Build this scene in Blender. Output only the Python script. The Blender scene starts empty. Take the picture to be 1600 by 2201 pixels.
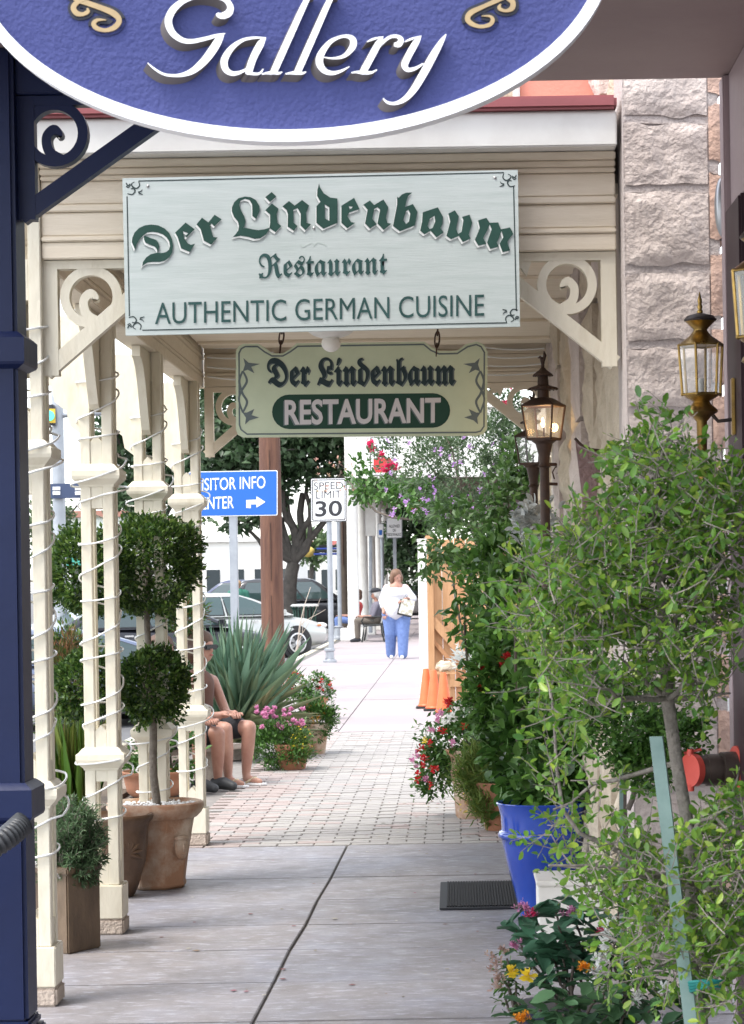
import bpy, bmesh, math, random
import numpy as np
from mathutils import Vector, Matrix, noise
random.seed(7); np.random.seed(7)
S = bpy.context.scene
# ------------------------------------------------------------------ camera
F = 5000.0; CX, CY = 975.0, 1250.0; H = 1.45; RHO = 0.0165
RV = Vector((math.cos(RHO), 0, -math.sin(RHO))); UV = Vector((math.sin(RHO), 0, math.cos(RHO)))
cam = bpy.data.cameras.new('camera'); cam.sensor_fit = 'VERTICAL'; cam.sensor_height = 24
cam.lens = F / 2201 * 24; cam.shift_x = (800 - CX) / 2201; cam.shift_y = (CY - 1100.5) / 2201
cam.clip_start = 0.1; cam.clip_end = 2000
cam.dof.use_dof = True; cam.dof.focus_distance = 10.0; cam.dof.aperture_fstop = 13
camo = bpy.data.objects.new('camera', cam); S.collection.objects.link(camo); S.camera = camo
camo.matrix_world = Matrix(((RV.x, UV.x, 0, 0), (RV.y, UV.y, -1, 0), (RV.z, UV.z, 0, H), (0, 0, 0, 1)))
# ------------------------------------------------------------------ sky, sun, exposure
SUN_EL, SUN_AZ = math.radians(62), math.radians(238)      # azimuth clockwise from +Y (street runs along +Y)
wd = bpy.data.worlds.new('World'); S.world = wd; wd.use_nodes = True
nt = wd.node_tree; bg = nt.nodes['Background']
sky = nt.nodes.new('ShaderNodeTexSky'); sky.sky_type = 'NISHITA'; sky.sun_disc = False
sky.sun_elevation = SUN_EL; sky.sun_rotation = SUN_AZ; sky.dust_density = 1.2; sky.air_density = 1.0; sky.ozone_density = 1.0
hs_ = nt.nodes.new('ShaderNodeHueSaturation'); hs_.inputs['Saturation'].default_value = .30; nt.links.new(sky.outputs[0], hs_.inputs['Color']); nt.links.new(hs_.outputs[0], bg.inputs[0]); bg.inputs[1].default_value = 0.15
sun = bpy.data.lights.new('sun', 'SUN'); sun.energy = .95; sun.angle = math.radians(20); sun.color = (1, .95, .87)
suno = bpy.data.objects.new('sun', sun); S.collection.objects.link(suno); suno.location = (-20, -20, 60)
sd = Vector((math.sin(SUN_AZ) * math.cos(SUN_EL), math.cos(SUN_AZ) * math.cos(SUN_EL), math.sin(SUN_EL)))
suno.rotation_euler = sd.to_track_quat('Z', 'Y').to_euler()
S.view_settings.view_transform = 'Standard'; S.view_settings.look = 'None'; S.view_settings.gamma = 1
S.view_settings.exposure = 2.0; S.view_settings.use_curve_mapping = False
# ------------------------------------------------------------------ pixel -> place
def W(px, py, Z):
    d = (RV * (px - CX) + UV * (CY - py)) * (Z / F)
    return Vector((d.x, Z, H + d.z))
def G(px, py, z=0.0):
    d = RV * (px - CX) + UV * (CY - py)
    return W(px, py, (z - H) * F / d.z)
# ------------------------------------------------------------------ materials
MAT = {}
def mat(name, col, rough=.6, col2=None, scale=6, bump=0, bscale=60, metal=0, spec=.5, emit=None, detail=6, thr=(.35, .65), coat=0, stretch=None, trans=0):
    if name in MAT: return MAT[name]
    m = bpy.data.materials.new(name); m.use_nodes = True; MAT[name] = m
    n = m.node_tree.nodes; L = m.node_tree.links; p = n['Principled BSDF']
    p.inputs['Base Color'].default_value = (*col, 1); p.inputs['Roughness'].default_value = rough
    p.inputs['Metallic'].default_value = metal; p.inputs['Specular IOR Level'].default_value = spec
    p.inputs['Coat Weight'].default_value = coat
    p.inputs['Transmission Weight'].default_value = trans
    if emit: p.inputs['Emission Color'].default_value = (*emit[0], 1); p.inputs['Emission Strength'].default_value = emit[1]
    tc = n.new('ShaderNodeTexCoord'); src = tc.outputs['Object']
    if stretch:
        mp = n.new('ShaderNodeMapping'); mp.inputs['Scale'].default_value = stretch; L.new(src, mp.inputs[0]); src = mp.outputs[0]
    if col2:
        t = n.new('ShaderNodeTexNoise'); t.inputs['Scale'].default_value = scale; t.inputs['Detail'].default_value = detail; t.inputs['Roughness'].default_value = .65
        L.new(src, t.inputs['Vector'])
        r = n.new('ShaderNodeMapRange'); r.inputs[1].default_value = thr[0]; r.inputs[2].default_value = thr[1]; L.new(t.outputs[0], r.inputs[0])
        mx = n.new('ShaderNodeMix'); mx.data_type = 'RGBA'; mx.inputs[6].default_value = (*col, 1); mx.inputs[7].default_value = (*col2, 1)
        L.new(r.outputs[0], mx.inputs[0]); L.new(mx.outputs[2], p.inputs['Base Color'])
        rr = n.new('ShaderNodeMapRange'); rr.inputs[3].default_value = rough * .85; rr.inputs[4].default_value = min(1, rough * 1.2); L.new(t.outputs[0], rr.inputs[0]); L.new(rr.outputs[0], p.inputs['Roughness'])
    if bump:
        t2 = n.new('ShaderNodeTexNoise'); t2.inputs['Scale'].default_value = bscale; t2.inputs['Detail'].default_value = 5; L.new(src, t2.inputs['Vector'])
        b = n.new('ShaderNodeBump'); b.inputs['Strength'].default_value = bump; b.inputs['Distance'].default_value = .02; L.new(t2.outputs[0], b.inputs['Height']); L.new(b.outputs[0], p.inputs['Normal'])
    return m
def slab_mat(name):
    m = bpy.data.materials.new(name); m.use_nodes = True; MAT[name] = m; n = m.node_tree.nodes; L = m.node_tree.links; p = n['Principled BSDF']
    tc = n.new('ShaderNodeTexCoord')
    def nz(scale, st=(1, 1, 1), det=8):
        mp = n.new('ShaderNodeMapping'); mp.inputs['Scale'].default_value = st; L.new(tc.outputs['Object'], mp.inputs[0]); t = n.new('ShaderNodeTexNoise'); t.inputs['Scale'].default_value = scale; t.inputs['Detail'].default_value = det; t.inputs['Roughness'].default_value = .7; L.new(mp.outputs[0], t.inputs['Vector']); return t.outputs[0]
    def rng(s, a, b, lo=0, hi=1):
        r = n.new('ShaderNodeMapRange'); r.inputs[1].default_value = a; r.inputs[2].default_value = b; r.inputs[3].default_value = lo; r.inputs[4].default_value = hi; L.new(s, r.inputs[0]); return r.outputs[0]
    def mix(f, a, b):
        x = n.new('ShaderNodeMix'); x.data_type = 'RGBA'; L.new(f, x.inputs[0])
        for i, v in ((6, a), (7, b)):
            if isinstance(v, tuple): x.inputs[i].default_value = (*v, 1)
            else: L.new(v, x.inputs[i])
        return x.outputs[2]
    c = mix(rng(nz(1.1, (1, .7, 1)), .38, .62), (.24, .215, .21), (.225, .225, .26))
    c = mix(rng(nz(4.5), .4, .7), c, (.165, .152, .15))
    c = mix(rng(nz(11, (1, 2.6, 1), 12), .53, .68, 0, .85), c, (.42, .42, .48))
    c = mix(rng(nz(60, det=2), .72, .76, 0, .7), c, (.05, .045, .04))
    L.new(c, p.inputs['Base Color']); L.new(rng(nz(6), .3, .7, .42, .7), p.inputs['Roughness'])
    b = n.new('ShaderNodeBump'); b.inputs['Strength'].default_value = .25; b.inputs['Distance'].default_value = .01; L.new(nz(90), b.inputs['Height']); L.new(b.outputs[0], p.inputs['Normal']); return m
def leafmat(name, cols, rough=.45, transl=.35):
    if name in MAT: return MAT[name]
    m = bpy.data.materials.new(name); m.use_nodes = True; MAT[name] = m
    n = m.node_tree.nodes; L = m.node_tree.links; p = n['Principled BSDF']; p.inputs['Roughness'].default_value = rough
    g = n.new('ShaderNodeNewGeometry'); oi = n.new('ShaderNodeObjectInfo')
    ad = n.new('ShaderNodeMath'); ad.operation = 'ADD'; L.new(g.outputs['Random Per Island'], ad.inputs[0]); L.new(oi.outputs['Random'], ad.inputs[1])
    fr = n.new('ShaderNodeMath'); fr.operation = 'FRACT'; L.new(ad.outputs[0], fr.inputs[0])
    cr = n.new('ShaderNodeValToRGB'); L.new(fr.outputs[0], cr.inputs[0]); e = cr.color_ramp.elements
    for i, c in enumerate(cols):
        pos = i / max(1, len(cols) - 1)
        if i < 2: e[i].position = pos if len(cols) > 1 else i; e[i].color = (*c, 1)
        else: q = e.new(pos); q.color = (*c, 1)
    if len(cols) > 2: e[1].position = 1 / (len(cols) - 1)
    L.new(cr.outputs[0], p.inputs['Base Color'])
    tr = n.new('ShaderNodeBsdfTranslucent'); L.new(cr.outputs[0], tr.inputs[0])
    mx = n.new('ShaderNodeMixShader'); mx.inputs[0].default_value = transl
    L.new(p.outputs[0], mx.inputs[1]); L.new(tr.outputs[0], mx.inputs[2]); L.new(mx.outputs[0], n['Material Output'].inputs[0])
    return m
# ------------------------------------------------------------------ objects
C = S.collection
ROOT = {}
def tag(o, label=None, cat=None, group=None, kind=None):
    if label: o['label'] = label
    if cat: o['category'] = cat
    if group: o['group'] = group
    if kind: o['kind'] = kind
    return o
def thing(name, label, cat, loc=(0, 0, 0), rz=0, group=None, local=False, scale=1):
    o = bpy.data.objects.new(name, None); C.objects.link(o); o.location = loc; o.rotation_euler = (0, 0, rz); o.empty_display_size = .1; o.scale = (scale,) * 3
    tag(o, label, cat, group); ROOT[o.name] = (local, Vector(loc)); return o
def link(o, parent):
    C.objects.link(o)
    if parent is not None:
        o.parent = parent
        r = ROOT.get(parent.name)
        if r and not r[0]: o.matrix_parent_inverse = Matrix.Translation(-r[1])
    return o
def copy_tree(root, loc, rz=None, label=None, group=None, scale=None):
    r = root.copy(); C.objects.link(r); r.location = loc
    if rz is not None: r.rotation_euler = (0, 0, rz)
    if scale is not None: r.scale = (scale,) * 3
    tag(r, label, None, group)
    for ch in list(root.children):
        c = ch.copy(); C.objects.link(c); c.parent = r; c.matrix_parent_inverse = ch.matrix_parent_inverse
        for g in list(ch.children):
            d = g.copy(); C.objects.link(d); d.parent = c; d.matrix_parent_inverse = g.matrix_parent_inverse
    return r
class MB:
    def __init__(s): s.v = []; s.f = []
    def add(s, vs, fs):
        k = len(s.v); s.v += [tuple(v) for v in vs]; s.f += [tuple(i + k for i in f) for f in fs]; return s
    def box(s, c, d, rot=None, tz=None):       # centre, full sizes; tz = top scale
        hx, hy, hz = d[0] / 2, d[1] / 2, d[2] / 2; t = tz or (1, 1)
        vs = [Vector((x * hx * (t[0] if z > 0 else 1), y * hy * (t[1] if z > 0 else 1), z * hz)) for z in (-1, 1) for y in (-1, 1) for x in (-1, 1)]
        if rot is not None: vs = [rot @ v for v in vs]
        c = Vector(c)
        return s.add([v + c for v in vs], [(0, 2, 3, 1), (4, 5, 7, 6), (0, 1, 5, 4), (2, 6, 7, 3), (0, 4, 6, 2), (1, 3, 7, 5)])
    def bb(s, x0, x1, y0, y1, z0, z1): return s.box(((x0 + x1) / 2, (y0 + y1) / 2, (z0 + z1) / 2), (x1 - x0, y1 - y0, z1 - z0))
    def tube(s, path, r, n=8, cap=True, closed=False):
        path = [Vector(p) for p in path]; m = len(path); rs = r if isinstance(r, (list, tuple)) else [r] * m
        up = None; vs = []
        for i, p in enumerate(path):
            a = path[(i - 1) % m] if (closed or i > 0) else p; b = path[(i + 1) % m] if (closed or i < m - 1) else p
            t = (b - a); t = t.normalized() if t.length > 1e-9 else Vector((0, 0, 1))
            if up is None: up = t.orthogonal().normalized()
            u = up - t * up.dot(t); u = u.normalized() if u.length > 1e-6 else t.orthogonal().normalized(); up = u; w = t.cross(u)
            vs += [p + (u * math.cos(6.28318 * k / n) + w * math.sin(6.28318 * k / n)) * rs[i] for k in range(n)]
        fs = [(i * n + k, i * n + (k + 1) % n, ((i + 1) % m) * n + (k + 1) % n, ((i + 1) % m) * n + k) for i in range(m if closed else m - 1) for k in range(n)]
        if cap and not closed: fs += [tuple(range(n))[::-1], tuple((m - 1) * n + k for k in range(n))]
        return s.add(vs, fs)
    def lathe(s, prof, c=(0, 0, 0), n=24, sx=1, sy=1, cap=True, ph=0, rot=None):
        vs = []
        for r, z in prof:
            for k in range(n):
                a = 6.28318 * k / n + ph; v = Vector((r * math.cos(a) * sx, r * math.sin(a) * sy, z))
                vs.append((rot @ v if rot is not None else v) + Vector(c))
        m = len(prof)
        fs = [(i * n + k, i * n + (k + 1) % n, (i + 1) * n + (k + 1) % n, (i + 1) * n + k) for i in range(m - 1) for k in range(n)]
        if cap: fs += [tuple(range(n))[::-1], tuple((m - 1) * n + k for k in range(n))]
        return s.add(vs, fs)
    def ball(s, c, r, n=12, m=8, rot=None):
        r = r if isinstance(r, (tuple, list)) else (r, r, r); vs = []; fs = []
        for i in range(m + 1):
            th = math.pi * i / m
            for k in range(n):
                a = 6.28318 * k / n; v = Vector((r[0] * math.sin(th) * math.cos(a), r[1] * math.sin(th) * math.sin(a), -r[2] * math.cos(th)))
                vs.append((rot @ v if rot is not None else v) + Vector(c))
        fs = [(i * n + k, i * n + (k + 1) % n, (i + 1) * n + (k + 1) % n, (i + 1) * n + k) for i in range(m) for k in range(n)]
        return s.add(vs, fs)
    def grid(s, fn, nu, nv):
        vs = [fn(i / nu, j / nv) for j in range(nv + 1) for i in range(nu + 1)]
        return s.add(vs, [(j * (nu + 1) + i, j * (nu + 1) + i + 1, (j + 1) * (nu + 1) + i + 1, (j + 1) * (nu + 1) + i) for j in range(nv) for i in range(nu)])
    def prism(s, poly, fn, d0, d1):            # simple polygon (a,b) -> fn(a,b,d); ngon caps
        n = len(poly); vs = [fn(a, b, d0) for a, b in poly] + [fn(a, b, d1) for a, b in poly]
        return s.add(vs, [tuple(range(n)), tuple(range(n, 2 * n))[::-1]] + [(i, (i + 1) % n, n + (i + 1) % n, n + i)[::-1] for i in range(n)])
    def mesh(s, name):
        me = bpy.data.meshes.new(name); me.from_pydata(s.v, [], s.f); me.update(); return me
    def build(s, name, m, parent=None, smooth=None, bevel=0, fix=True):
        me = s.mesh(name)
        if fix:
            b = bmesh.new(); b.from_mesh(me); bmesh.ops.remove_doubles(b, verts=b.verts, dist=1e-6); bmesh.ops.recalc_face_normals(b, faces=b.faces); b.to_mesh(me); b.free()
        if bevel:
            b = bmesh.new(); b.from_mesh(me); bmesh.ops.bevel(b, geom=[e for e in b.edges if e.is_manifold and e.calc_face_angle(0) > .5], offset=bevel, segments=2, affect='EDGES', clamp_overlap=True); b.to_mesh(me); b.free()
            smooth = smooth or 40
        if smooth: me.shade_smooth(); me.set_sharp_from_angle(angle=math.radians(smooth))
        if m: me.materials.append(m)
        return link(bpy.data.objects.new(name, me), parent)
def mobj(name, me, m, parent=None):
    if m and not me.materials: me.materials.append(m)
    return link(bpy.data.objects.new(name, me), parent)
# ------------------------------------------------------------------ outlines: filled shapes with holes, through a 2D curve
def fill2d(polys, depth=0.0):
    cu = bpy.data.curves.new('outline', 'CURVE'); cu.dimensions = '2D'; cu.fill_mode = 'BOTH'; cu.extrude = depth / 2
    for pl in polys:
        sp = cu.splines.new('POLY'); sp.points.add(len(pl) - 1); sp.use_cyclic_u = True
        for q, (a, b) in zip(sp.points, pl): q.co = (a, b, 0, 1)
    o = bpy.data.objects.new('outline', cu); C.objects.link(o)
    me = bpy.data.meshes.new_from_object(o.evaluated_get(bpy.context.evaluated_depsgraph_get())); bpy.data.objects.remove(o); bpy.data.curves.remove(cu); return me
def px_shape(name, polys, Z, m, parent, depth=.001, shear=(0, 0), z0=0, smooth=None):
    """outlines in photo pixels laid on the plane at depth Z, extruded towards the viewer by depth"""
    sc = 1000.0
    me = fill2d([[((a - 800) / sc, (1100 - b) / sc) for a, b in pl] for pl in polys], 1.0)
    for v in me.vertices:
        front = v.co.z > 0; a, b = v.co.x * sc + 800, 1100 - v.co.y * sc
        if not front: a += shear[0]; b += shear[1]
        p = W(a, b, Z); p.y = Z - z0 - (depth if front else 0); v.co = p
    if smooth: me.shade_smooth(); me.set_sharp_from_angle(angle=math.radians(smooth))
    return mobj(name, me, m, parent)
def crom(pts, n=8):
    out = []; P = [pts[0]] + list(pts) + [pts[-1]]
    for i in range(1, len(P) - 2):
        for k in range(n):
            t = k / n; q = []
            for j in range(len(pts[0])):
                a, b, c, d = P[i - 1][j], P[i][j], P[i + 1][j], P[i + 2][j]
                q.append(.5 * (2 * b + (c - a) * t + (2 * a - 5 * b + 4 * c - d) * t * t + (3 * b - a - 3 * c + d) * t ** 3))
            out.append(tuple(q))
    return out + [tuple(pts[-1])]
def ribbon(pts, n=8):                          # (x, y, width) -> outline polygon
    p = crom(pts, n); l = []; r = []
    for i, (x, y, w) in enumerate(p):
        a = p[max(0, i - 1)]; b = p[min(len(p) - 1, i + 1)]; dx, dy = b[0] - a[0], b[1] - a[1]; q = math.hypot(dx, dy) or 1
        l.append((x - dy / q * w / 2, y + dx / q * w / 2)); r.append((x + dy / q * w / 2, y - dx / q * w / 2))
    return l + r[::-1]
def text_px(name, body, x0, y0, x1, y1, h, Z, m, parent, bold=0.0, z0=.002, ref=None):
    """text whose bounding box starts at baseline (x0,y0), ends at (x1,y1); capitals h pixels tall"""
    cu = bpy.data.curves.new('lettering', 'FONT'); cu.body = body; cu.offset = bold; cu.resolution_u = 4
    o = bpy.data.objects.new('lettering', cu); C.objects.link(o)
    me = bpy.data.meshes.new_from_object(o.evaluated_get(bpy.context.evaluated_depsgraph_get())); bpy.data.objects.remove(o); bpy.data.curves.remove(cu)
    xs = [v.co.x for v in me.vertices]; ys = [v.co.y for v in me.vertices]; a, b = min(xs), max(xs); top = ref or max(ys)
    for v in me.vertices:
        t = (v.co.x - a) / (b - a); px = x0 + (x1 - x0) * t; py = y0 + (y1 - y0) * t - v.co.y / top * h
        q = W(px, py, Z); q.y = Z - z0; v.co = q
    me.materials.clear(); return mobj(name, me, m, parent)
def frak(t): return ''.join(chr(0x1D56C + ord(c) - 65) if 'A' <= c <= 'Z' else chr(0x1D586 + ord(c) - 97) if 'a' <= c <= 'z' else c for c in t)
# ------------------------------------------------------------------ leaves
LEAF = {'diamond': ([(0, 0, 0), (-.5, .5, .1), (0, 1, -.08), (.5, .5, .1), (0, .5, 0)], [(0, 4, 1), (1, 4, 2), (4, 3, 2), (0, 3, 4)]),
        'oval': ([(0, 0, 0), (-.36, .25, .06), (-.5, .6, .1), (-.26, .92, .04), (0, 1, -.04), (.26, .92, .04), (.5, .6, .1), (.36, .25, .06), (0, .5, 0)],
                 [(0, 8, 2, 1), (2, 8, 4, 3), (8, 6, 5, 4), (0, 7, 6, 8)]),
        'petal': ([(0, 0, 0), (-.4, .6, .1), (-.25, 1, .2), (.25, 1, .2), (.4, .6, .1)], [(0, 4, 3, 2, 1)]),
        'blade': ([(-.5, 0, 0), (.5, 0, 0), (-.5, .5, .06), (.5, .5, .06), (0, 1, 0), (0, .5, -.02), (0, 0, -.02)], [(0, 6, 5, 2), (6, 1, 3, 5), (2, 5, 4), (5, 3, 4)])}
def frames(dirs, ups):
    d = dirs / (np.linalg.norm(dirs, axis=1)[:, None] + 1e-9); x = np.cross(d, ups); x /= (np.linalg.norm(x, axis=1)[:, None] + 1e-9); n = np.cross(x, d)
    return x, d, n
def leaves(name, m, parent, P, D, size, aspect=.5, shape='diamond', up=None, parts=0, jit=.35, partname='leaf', droop=0):
    """P positions, D directions; the `parts` leaves nearest the camera become objects of their own, the rest one mesh of kind stuff"""
    P = np.asarray(P, float); D = np.asarray(D, float); N = len(P)
    if N == 0: return None
    sz = np.random.uniform(size[0], size[1], N); U = np.random.normal(0, 1, (N, 3)) * jit + (np.array(up) if up is not None else np.array((0, 0, 1.0)))
    X, Y, Zn = frames(D, U); vs0, fs = LEAF[shape]; vs = np.array(vs0)
    V = P[:, None, :] + sz[:, None, None] * (vs[None, :, 0:1] * aspect * X[:, None, :] + vs[None, :, 1:2] * Y[:, None, :] + vs[None, :, 2:3] * Zn[:, None, :])
    if droop: V[:, :, 2] -= droop * sz[:, None] * (vs[None, :, 1] ** 2)
    idx = np.arange(N)
    if parts:
        order = np.argsort(P[:, 1]); first = order[:parts]; idx = order[parts:]
        base = MB().add([(a * aspect, b, c) for a, b, c in vs0], fs).mesh(partname); base.materials.append(m); base.shade_smooth()
        inv = parent.matrix_parent_inverse if parent is not None else None
        for i in first:
            o = bpy.data.objects.new(partname, base)
            M4 = Matrix([[X[i][k] * sz[i], Y[i][k] * sz[i], Zn[i][k] * sz[i], P[i][k]] for k in range(3)] + [[0, 0, 0, 1]])
            link(o, parent); o.matrix_basis = M4
    if len(idx) == 0: return None
    V = V[idx]; n = len(vs0); me = bpy.data.meshes.new(name); flat = V.reshape(-1, 3)
    F_ = [[f[k] for k in range(len(f))] for f in fs]; nl = sum(len(f) for f in F_)
    me.vertices.add(len(flat)); me.vertices.foreach_set('co', flat.ravel()); loops = np.concatenate([np.array(f) for f in F_])
    me.loops.add(nl * len(idx)); me.polygons.add(len(F_) * len(idx))
    me.loops.foreach_set('vertex_index', (loops[None, :] + np.arange(len(idx))[:, None] * n).ravel().astype(np.int32))
    st = np.cumsum([0] + [len(f) for f in F_])[:-1]
    me.polygons.foreach_set('loop_start', (st[None, :] + np.arange(len(idx))[:, None] * nl).ravel().astype(np.int32))
    me.update(calc_edges=True); me.validate(); me.materials.append(m); me.shade_smooth()
    o = link(bpy.data.objects.new(name, me), parent); o['kind'] = 'stuff'; return o
def rdir(n, bias=(0, 0, 0), s=1):
    d = np.random.normal(0, s, (n, 3)) + np.array(bias); return d / np.linalg.norm(d, axis=1)[:, None]
def cloud(c, r, n, shell=.5, clumps=0, cs=.25):
    """n points in an ellipsoid; shell pushes them outwards; clumps gathers them"""
    c = np.array(c); r = np.array(r); d = rdir(n if not clumps else clumps); u = np.random.uniform(0, 1, len(d)) ** (1 / 3.); u = u * (1 - shell) + shell * np.random.uniform(.82, 1.0, len(d))
    p = d * u[:, None]
    if clumps:
        k = np.random.randint(0, clumps, n); p = p[k] + np.random.normal(0, cs, (n, 3)); d = p / (np.linalg.norm(p, axis=1)[:, None] + 1e-6)
    return c + p * r, d
# ================================================================== SETTING
cream = mat('cream_paint', (.70, .65, .53), .55, (.55, .48, .36), 14, bump=.15, bscale=40, thr=(.5, .85), stretch=(1, 1, .35), detail=10)
creamd = mat('cream_paint_beam', (.78, .69, .56), .6, (.68, .59, .46), 5, bump=.12, bscale=25, stretch=(1, 4, 8), thr=(.3, .75))
white = mat('white_paint', (.78, .77, .73), .5, (.68, .66, .62), 4)
slabm = slabm2 = slab_mat('pavement_concrete')
farcon = mat('pale_concrete', (.285, .245, .25), .8, (.33, .29, .29), .8, bump=.1, bscale=60)
brick1 = mat('paver_grey', (.32, .30, .285), .8, (.27, .255, .243), 9, bump=.3, bscale=90)
brick2 = mat('paver_pink', (.35, .288, .268), .8, (.295, .243, .226), 9, bump=.3, bscale=90)
brick3 = mat('paver_pale', (.345, .325, .303), .8, (.29, .273, .255), 9, bump=.3, bscale=90)
asph = mat('asphalt', (.10, .10, .105), .85, (.14, .14, .14), 2, bump=.2, bscale=80)
soil = mat('soil', (.07, .05, .035), .9, (.12, .09, .06), 14, bump=.5, bscale=60)
joint = mat('joint_sand', (.10, .095, .09), .9, (.16, .15, .14), 20)
joint2 = mat('paver_sand', (.17, .155, .145), .9, (.25, .23, .21), 20)
g = MB(); g.add([(-600, -200, -.16), (600, -200, -.16), (600, 1500, -.16), (-600, 1500, -.16)], [(0, 1, 2, 3)]); tag(g.build('ground', asph), kind='structure')
# near pavement: bed of dark joint filler and single slabs
PAVX0, PAVX1 = -1.72, 1.6
o = MB().bb(PAVX0, PAVX1, 1.0, 12.9, -.16, -.012).build('pavement', joint); tag(o, kind='structure'); pave = o
ys = [1.0, 2.4, 3.2, 3.95, 4.7, 5.45, 6.2, 6.95] + [G(500, y).y for y in (2197, 2113, 2043, 1990, 1937, 1889, 1848)] + [12.88]
crx = lambda y: -.70 + .015 * (y - 7) + .010 * noise.noise(Vector((y * 3.7, 1.3, 0)))
for a, b in zip(ys[:-1], ys[1:]):
    for k, (x0, x1) in enumerate(((PAVX0, None), (None, PAVX1))):
        gx = .004
        xa0 = PAVX0 if k == 0 else crx(a) + .006; xa1 = crx(a) - .006 if k == 0 else PAVX1
        xb0 = PAVX0 if k == 0 else crx(b) + .006; xb1 = crx(b) - .006 if k == 0 else PAVX1
        m = MB(); y0, y1 = a + gx, b - gx; dz = random.uniform(-.0015, .0015)
        m.add([(xa0, y0, -.06), (xa1, y0, -.06), (xb1, y1, -.06), (xb0, y1, -.06), (xa0, y0, dz), (xa1, y0, dz), (xb1, y1, dz), (xb0, y1, dz)],
              [(0, 3, 2, 1), (4, 5, 6, 7), (0, 1, 5, 4), (1, 2, 6, 5), (2, 3, 7, 6), (3, 0, 4, 7)])
        m.build('slab', slabm2 if (k == 0 and (a > 11.9 or a < 7.5)) or a > 12 else slabm, pave, bevel=.003)
# brick walk
BR0, BR1 = 12.9, 22.7
o = MB().bb(-2.3, 1.6, BR0, BR1, -.16, -.012).build('brick_walk', joint2); tag(o, kind='structure'); walk = o
bw, bl = .205, .104
protos = []
for mm in (brick1, brick2, brick3):
    m = MB().bb(-bw / 2 + .0025, bw / 2 - .0025, -bl / 2 + .0015, bl / 2 - .0015, -.05, 0); ob = m.build('paver', mm, None, bevel=.004); me = ob.data; bpy.data.objects.remove(ob); protos.append(me)
cells = []
nx = int(2.75 / bw) + 1
for i in range(nx):
    x = 0
    for j in range(-1, int((BR1 - BR0) / bl) + 1):
        y = BR0 + (j + .5) * bl; x = -1.62 + (i + .5) * bw + (bw / 2 if j % 2 else 0)
        if y - bl / 2 < BR0 or y + bl / 2 > BR1: continue
        kind = 1 if (x < -1.2 or x > .02) and random.random() < .7 else (2 if random.random() < .35 else 0)
        if random.random() < .06: kind = 1
        cells.append((y, x, kind, random.uniform(-.003, .002), random.uniform(-.02, .02), random.uniform(-.01, .01)))
vis = [c for c in cells if -1.45 < c[1] < .15]; vis.sort(); near = set(vis[:300])
rest = {0: MB(), 1: MB(), 2: MB()}
for c in cells:
    y, x, k, dz, rz, tl = c
    if c in near:
        ob = bpy.data.objects.new('paver', protos[k]); link(ob, walk); ob.location = (x, y, dz); ob.rotation_euler = (tl, tl, rz)
    else: rest[k].box((x, y, dz - .025), (bw - .006, bl - .004, .05), Matrix.Rotation(rz, 3, 'Z') @ Matrix.Rotation(tl, 3, 'X'))
for k, mm in ((0, brick1), (1, brick2), (2, brick3)):
    o = rest[k].build('paver_field', mm, walk, fix=False); o['kind'] = 'stuff'
# far sidewalk beyond the bricks, in poured panels
o = MB().bb(-3.0, 2.6, BR1, 140, -.16, -.008).build('sidewalk', joint); tag(o, kind='structure'); sw = o
yy = BR1
while yy < 110:
    d = 3.1
    for x0, x1 in ((-2.86, -1.15), (-1.15, .55), (.55, 2.6)):
        m = MB().bb(x0 + .006, x1 - .006, yy + .006, yy + d - .006, -.06, random.uniform(-.002, .002)); m.build('panel', farcon, sw)
    yy += d
kerbm = mat('kerb_concrete', (.52, .47, .36), .8, (.6, .56, .46), 2, bump=.2)
o = MB().bb(-3.16, -3.0, 22, 140, -.16, -.003).build('kerb', kerbm, bevel=.02); tag(o, kind='structure')
# planting strip on the street side
o = MB().bb(-3.0, PAVX0 - .004, 2, 12.9, -.16, -.03).build('terrace', mat('terrace_concrete', (.36, .34, .33), .8, (.3, .29, .28), 3)); tag(o, kind='structure')
o = MB().bb(-3.0, -2.304, 12.9, 22.0, -.16, .02).build('planting_bed', soil); tag(o, kind='structure')
# ================================================================== STONE: rough blocks
def stone_block(c, d, seed, rough=.02, nu=8, nv=8, face='y'):
    """a quarry-faced block: the shown face is a displaced grid that closes on a box behind it"""
    cx, cy, cz = c; dx, dy, dz = d; m = MB(); off = Vector((seed * 7.13, seed * 3.7, seed * 1.9))
    def h(u, v):
        e = min(u, 1 - u, v, 1 - v) * 6; e = min(1, e)
        p = Vector((u * (dx if face == 'y' else dy) * 6, v * dz * 6, 0)) + off
        return e * (.5 * rough + rough * noise.noise(p * 1.2) + rough * .55 * noise.noise(Vector((p.x * 5 + p.y * 2.6, p.y * 1.4, seed))) + rough * .25 * noise.noise(p * 9))
    if face == 'y':
        fn = lambda u, v: (cx - dx / 2 + u * dx, cy - dy / 2 - h(u, v), cz - dz / 2 + v * dz + .016 * abs(2 * v - 1) * noise.noise(Vector((u * 4 + seed * 3.3, seed * 9.1 + (7 if v > .5 else 0), 0))))
    else:
        fn = lambda u, v: (cx - dx / 2 - h(u, v), cy - dy / 2 + u * dy, cz - dz / 2 + v * dz)
    m.grid(fn, nu, nv)
    # sides
    b = [fn(0, 0), fn(1, 0), fn(1, 1), fn(0, 1)]; back = [(p[0], p[1] + dy, p[2]) if face == 'y' else (p[0] + dx, p[1], p[2]) for p in b]
    m.add(b + back, [(4, 5, 1, 0), (5, 6, 2, 1), (6, 7, 3, 2), (7, 4, 0, 3), (7, 6, 5, 4)])
    return m
stoneA = mat('limestone_mauve', (.60, .52, .475), .9, (.46, .39, .355), 7, bump=.7, bscale=45, detail=10)
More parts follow.
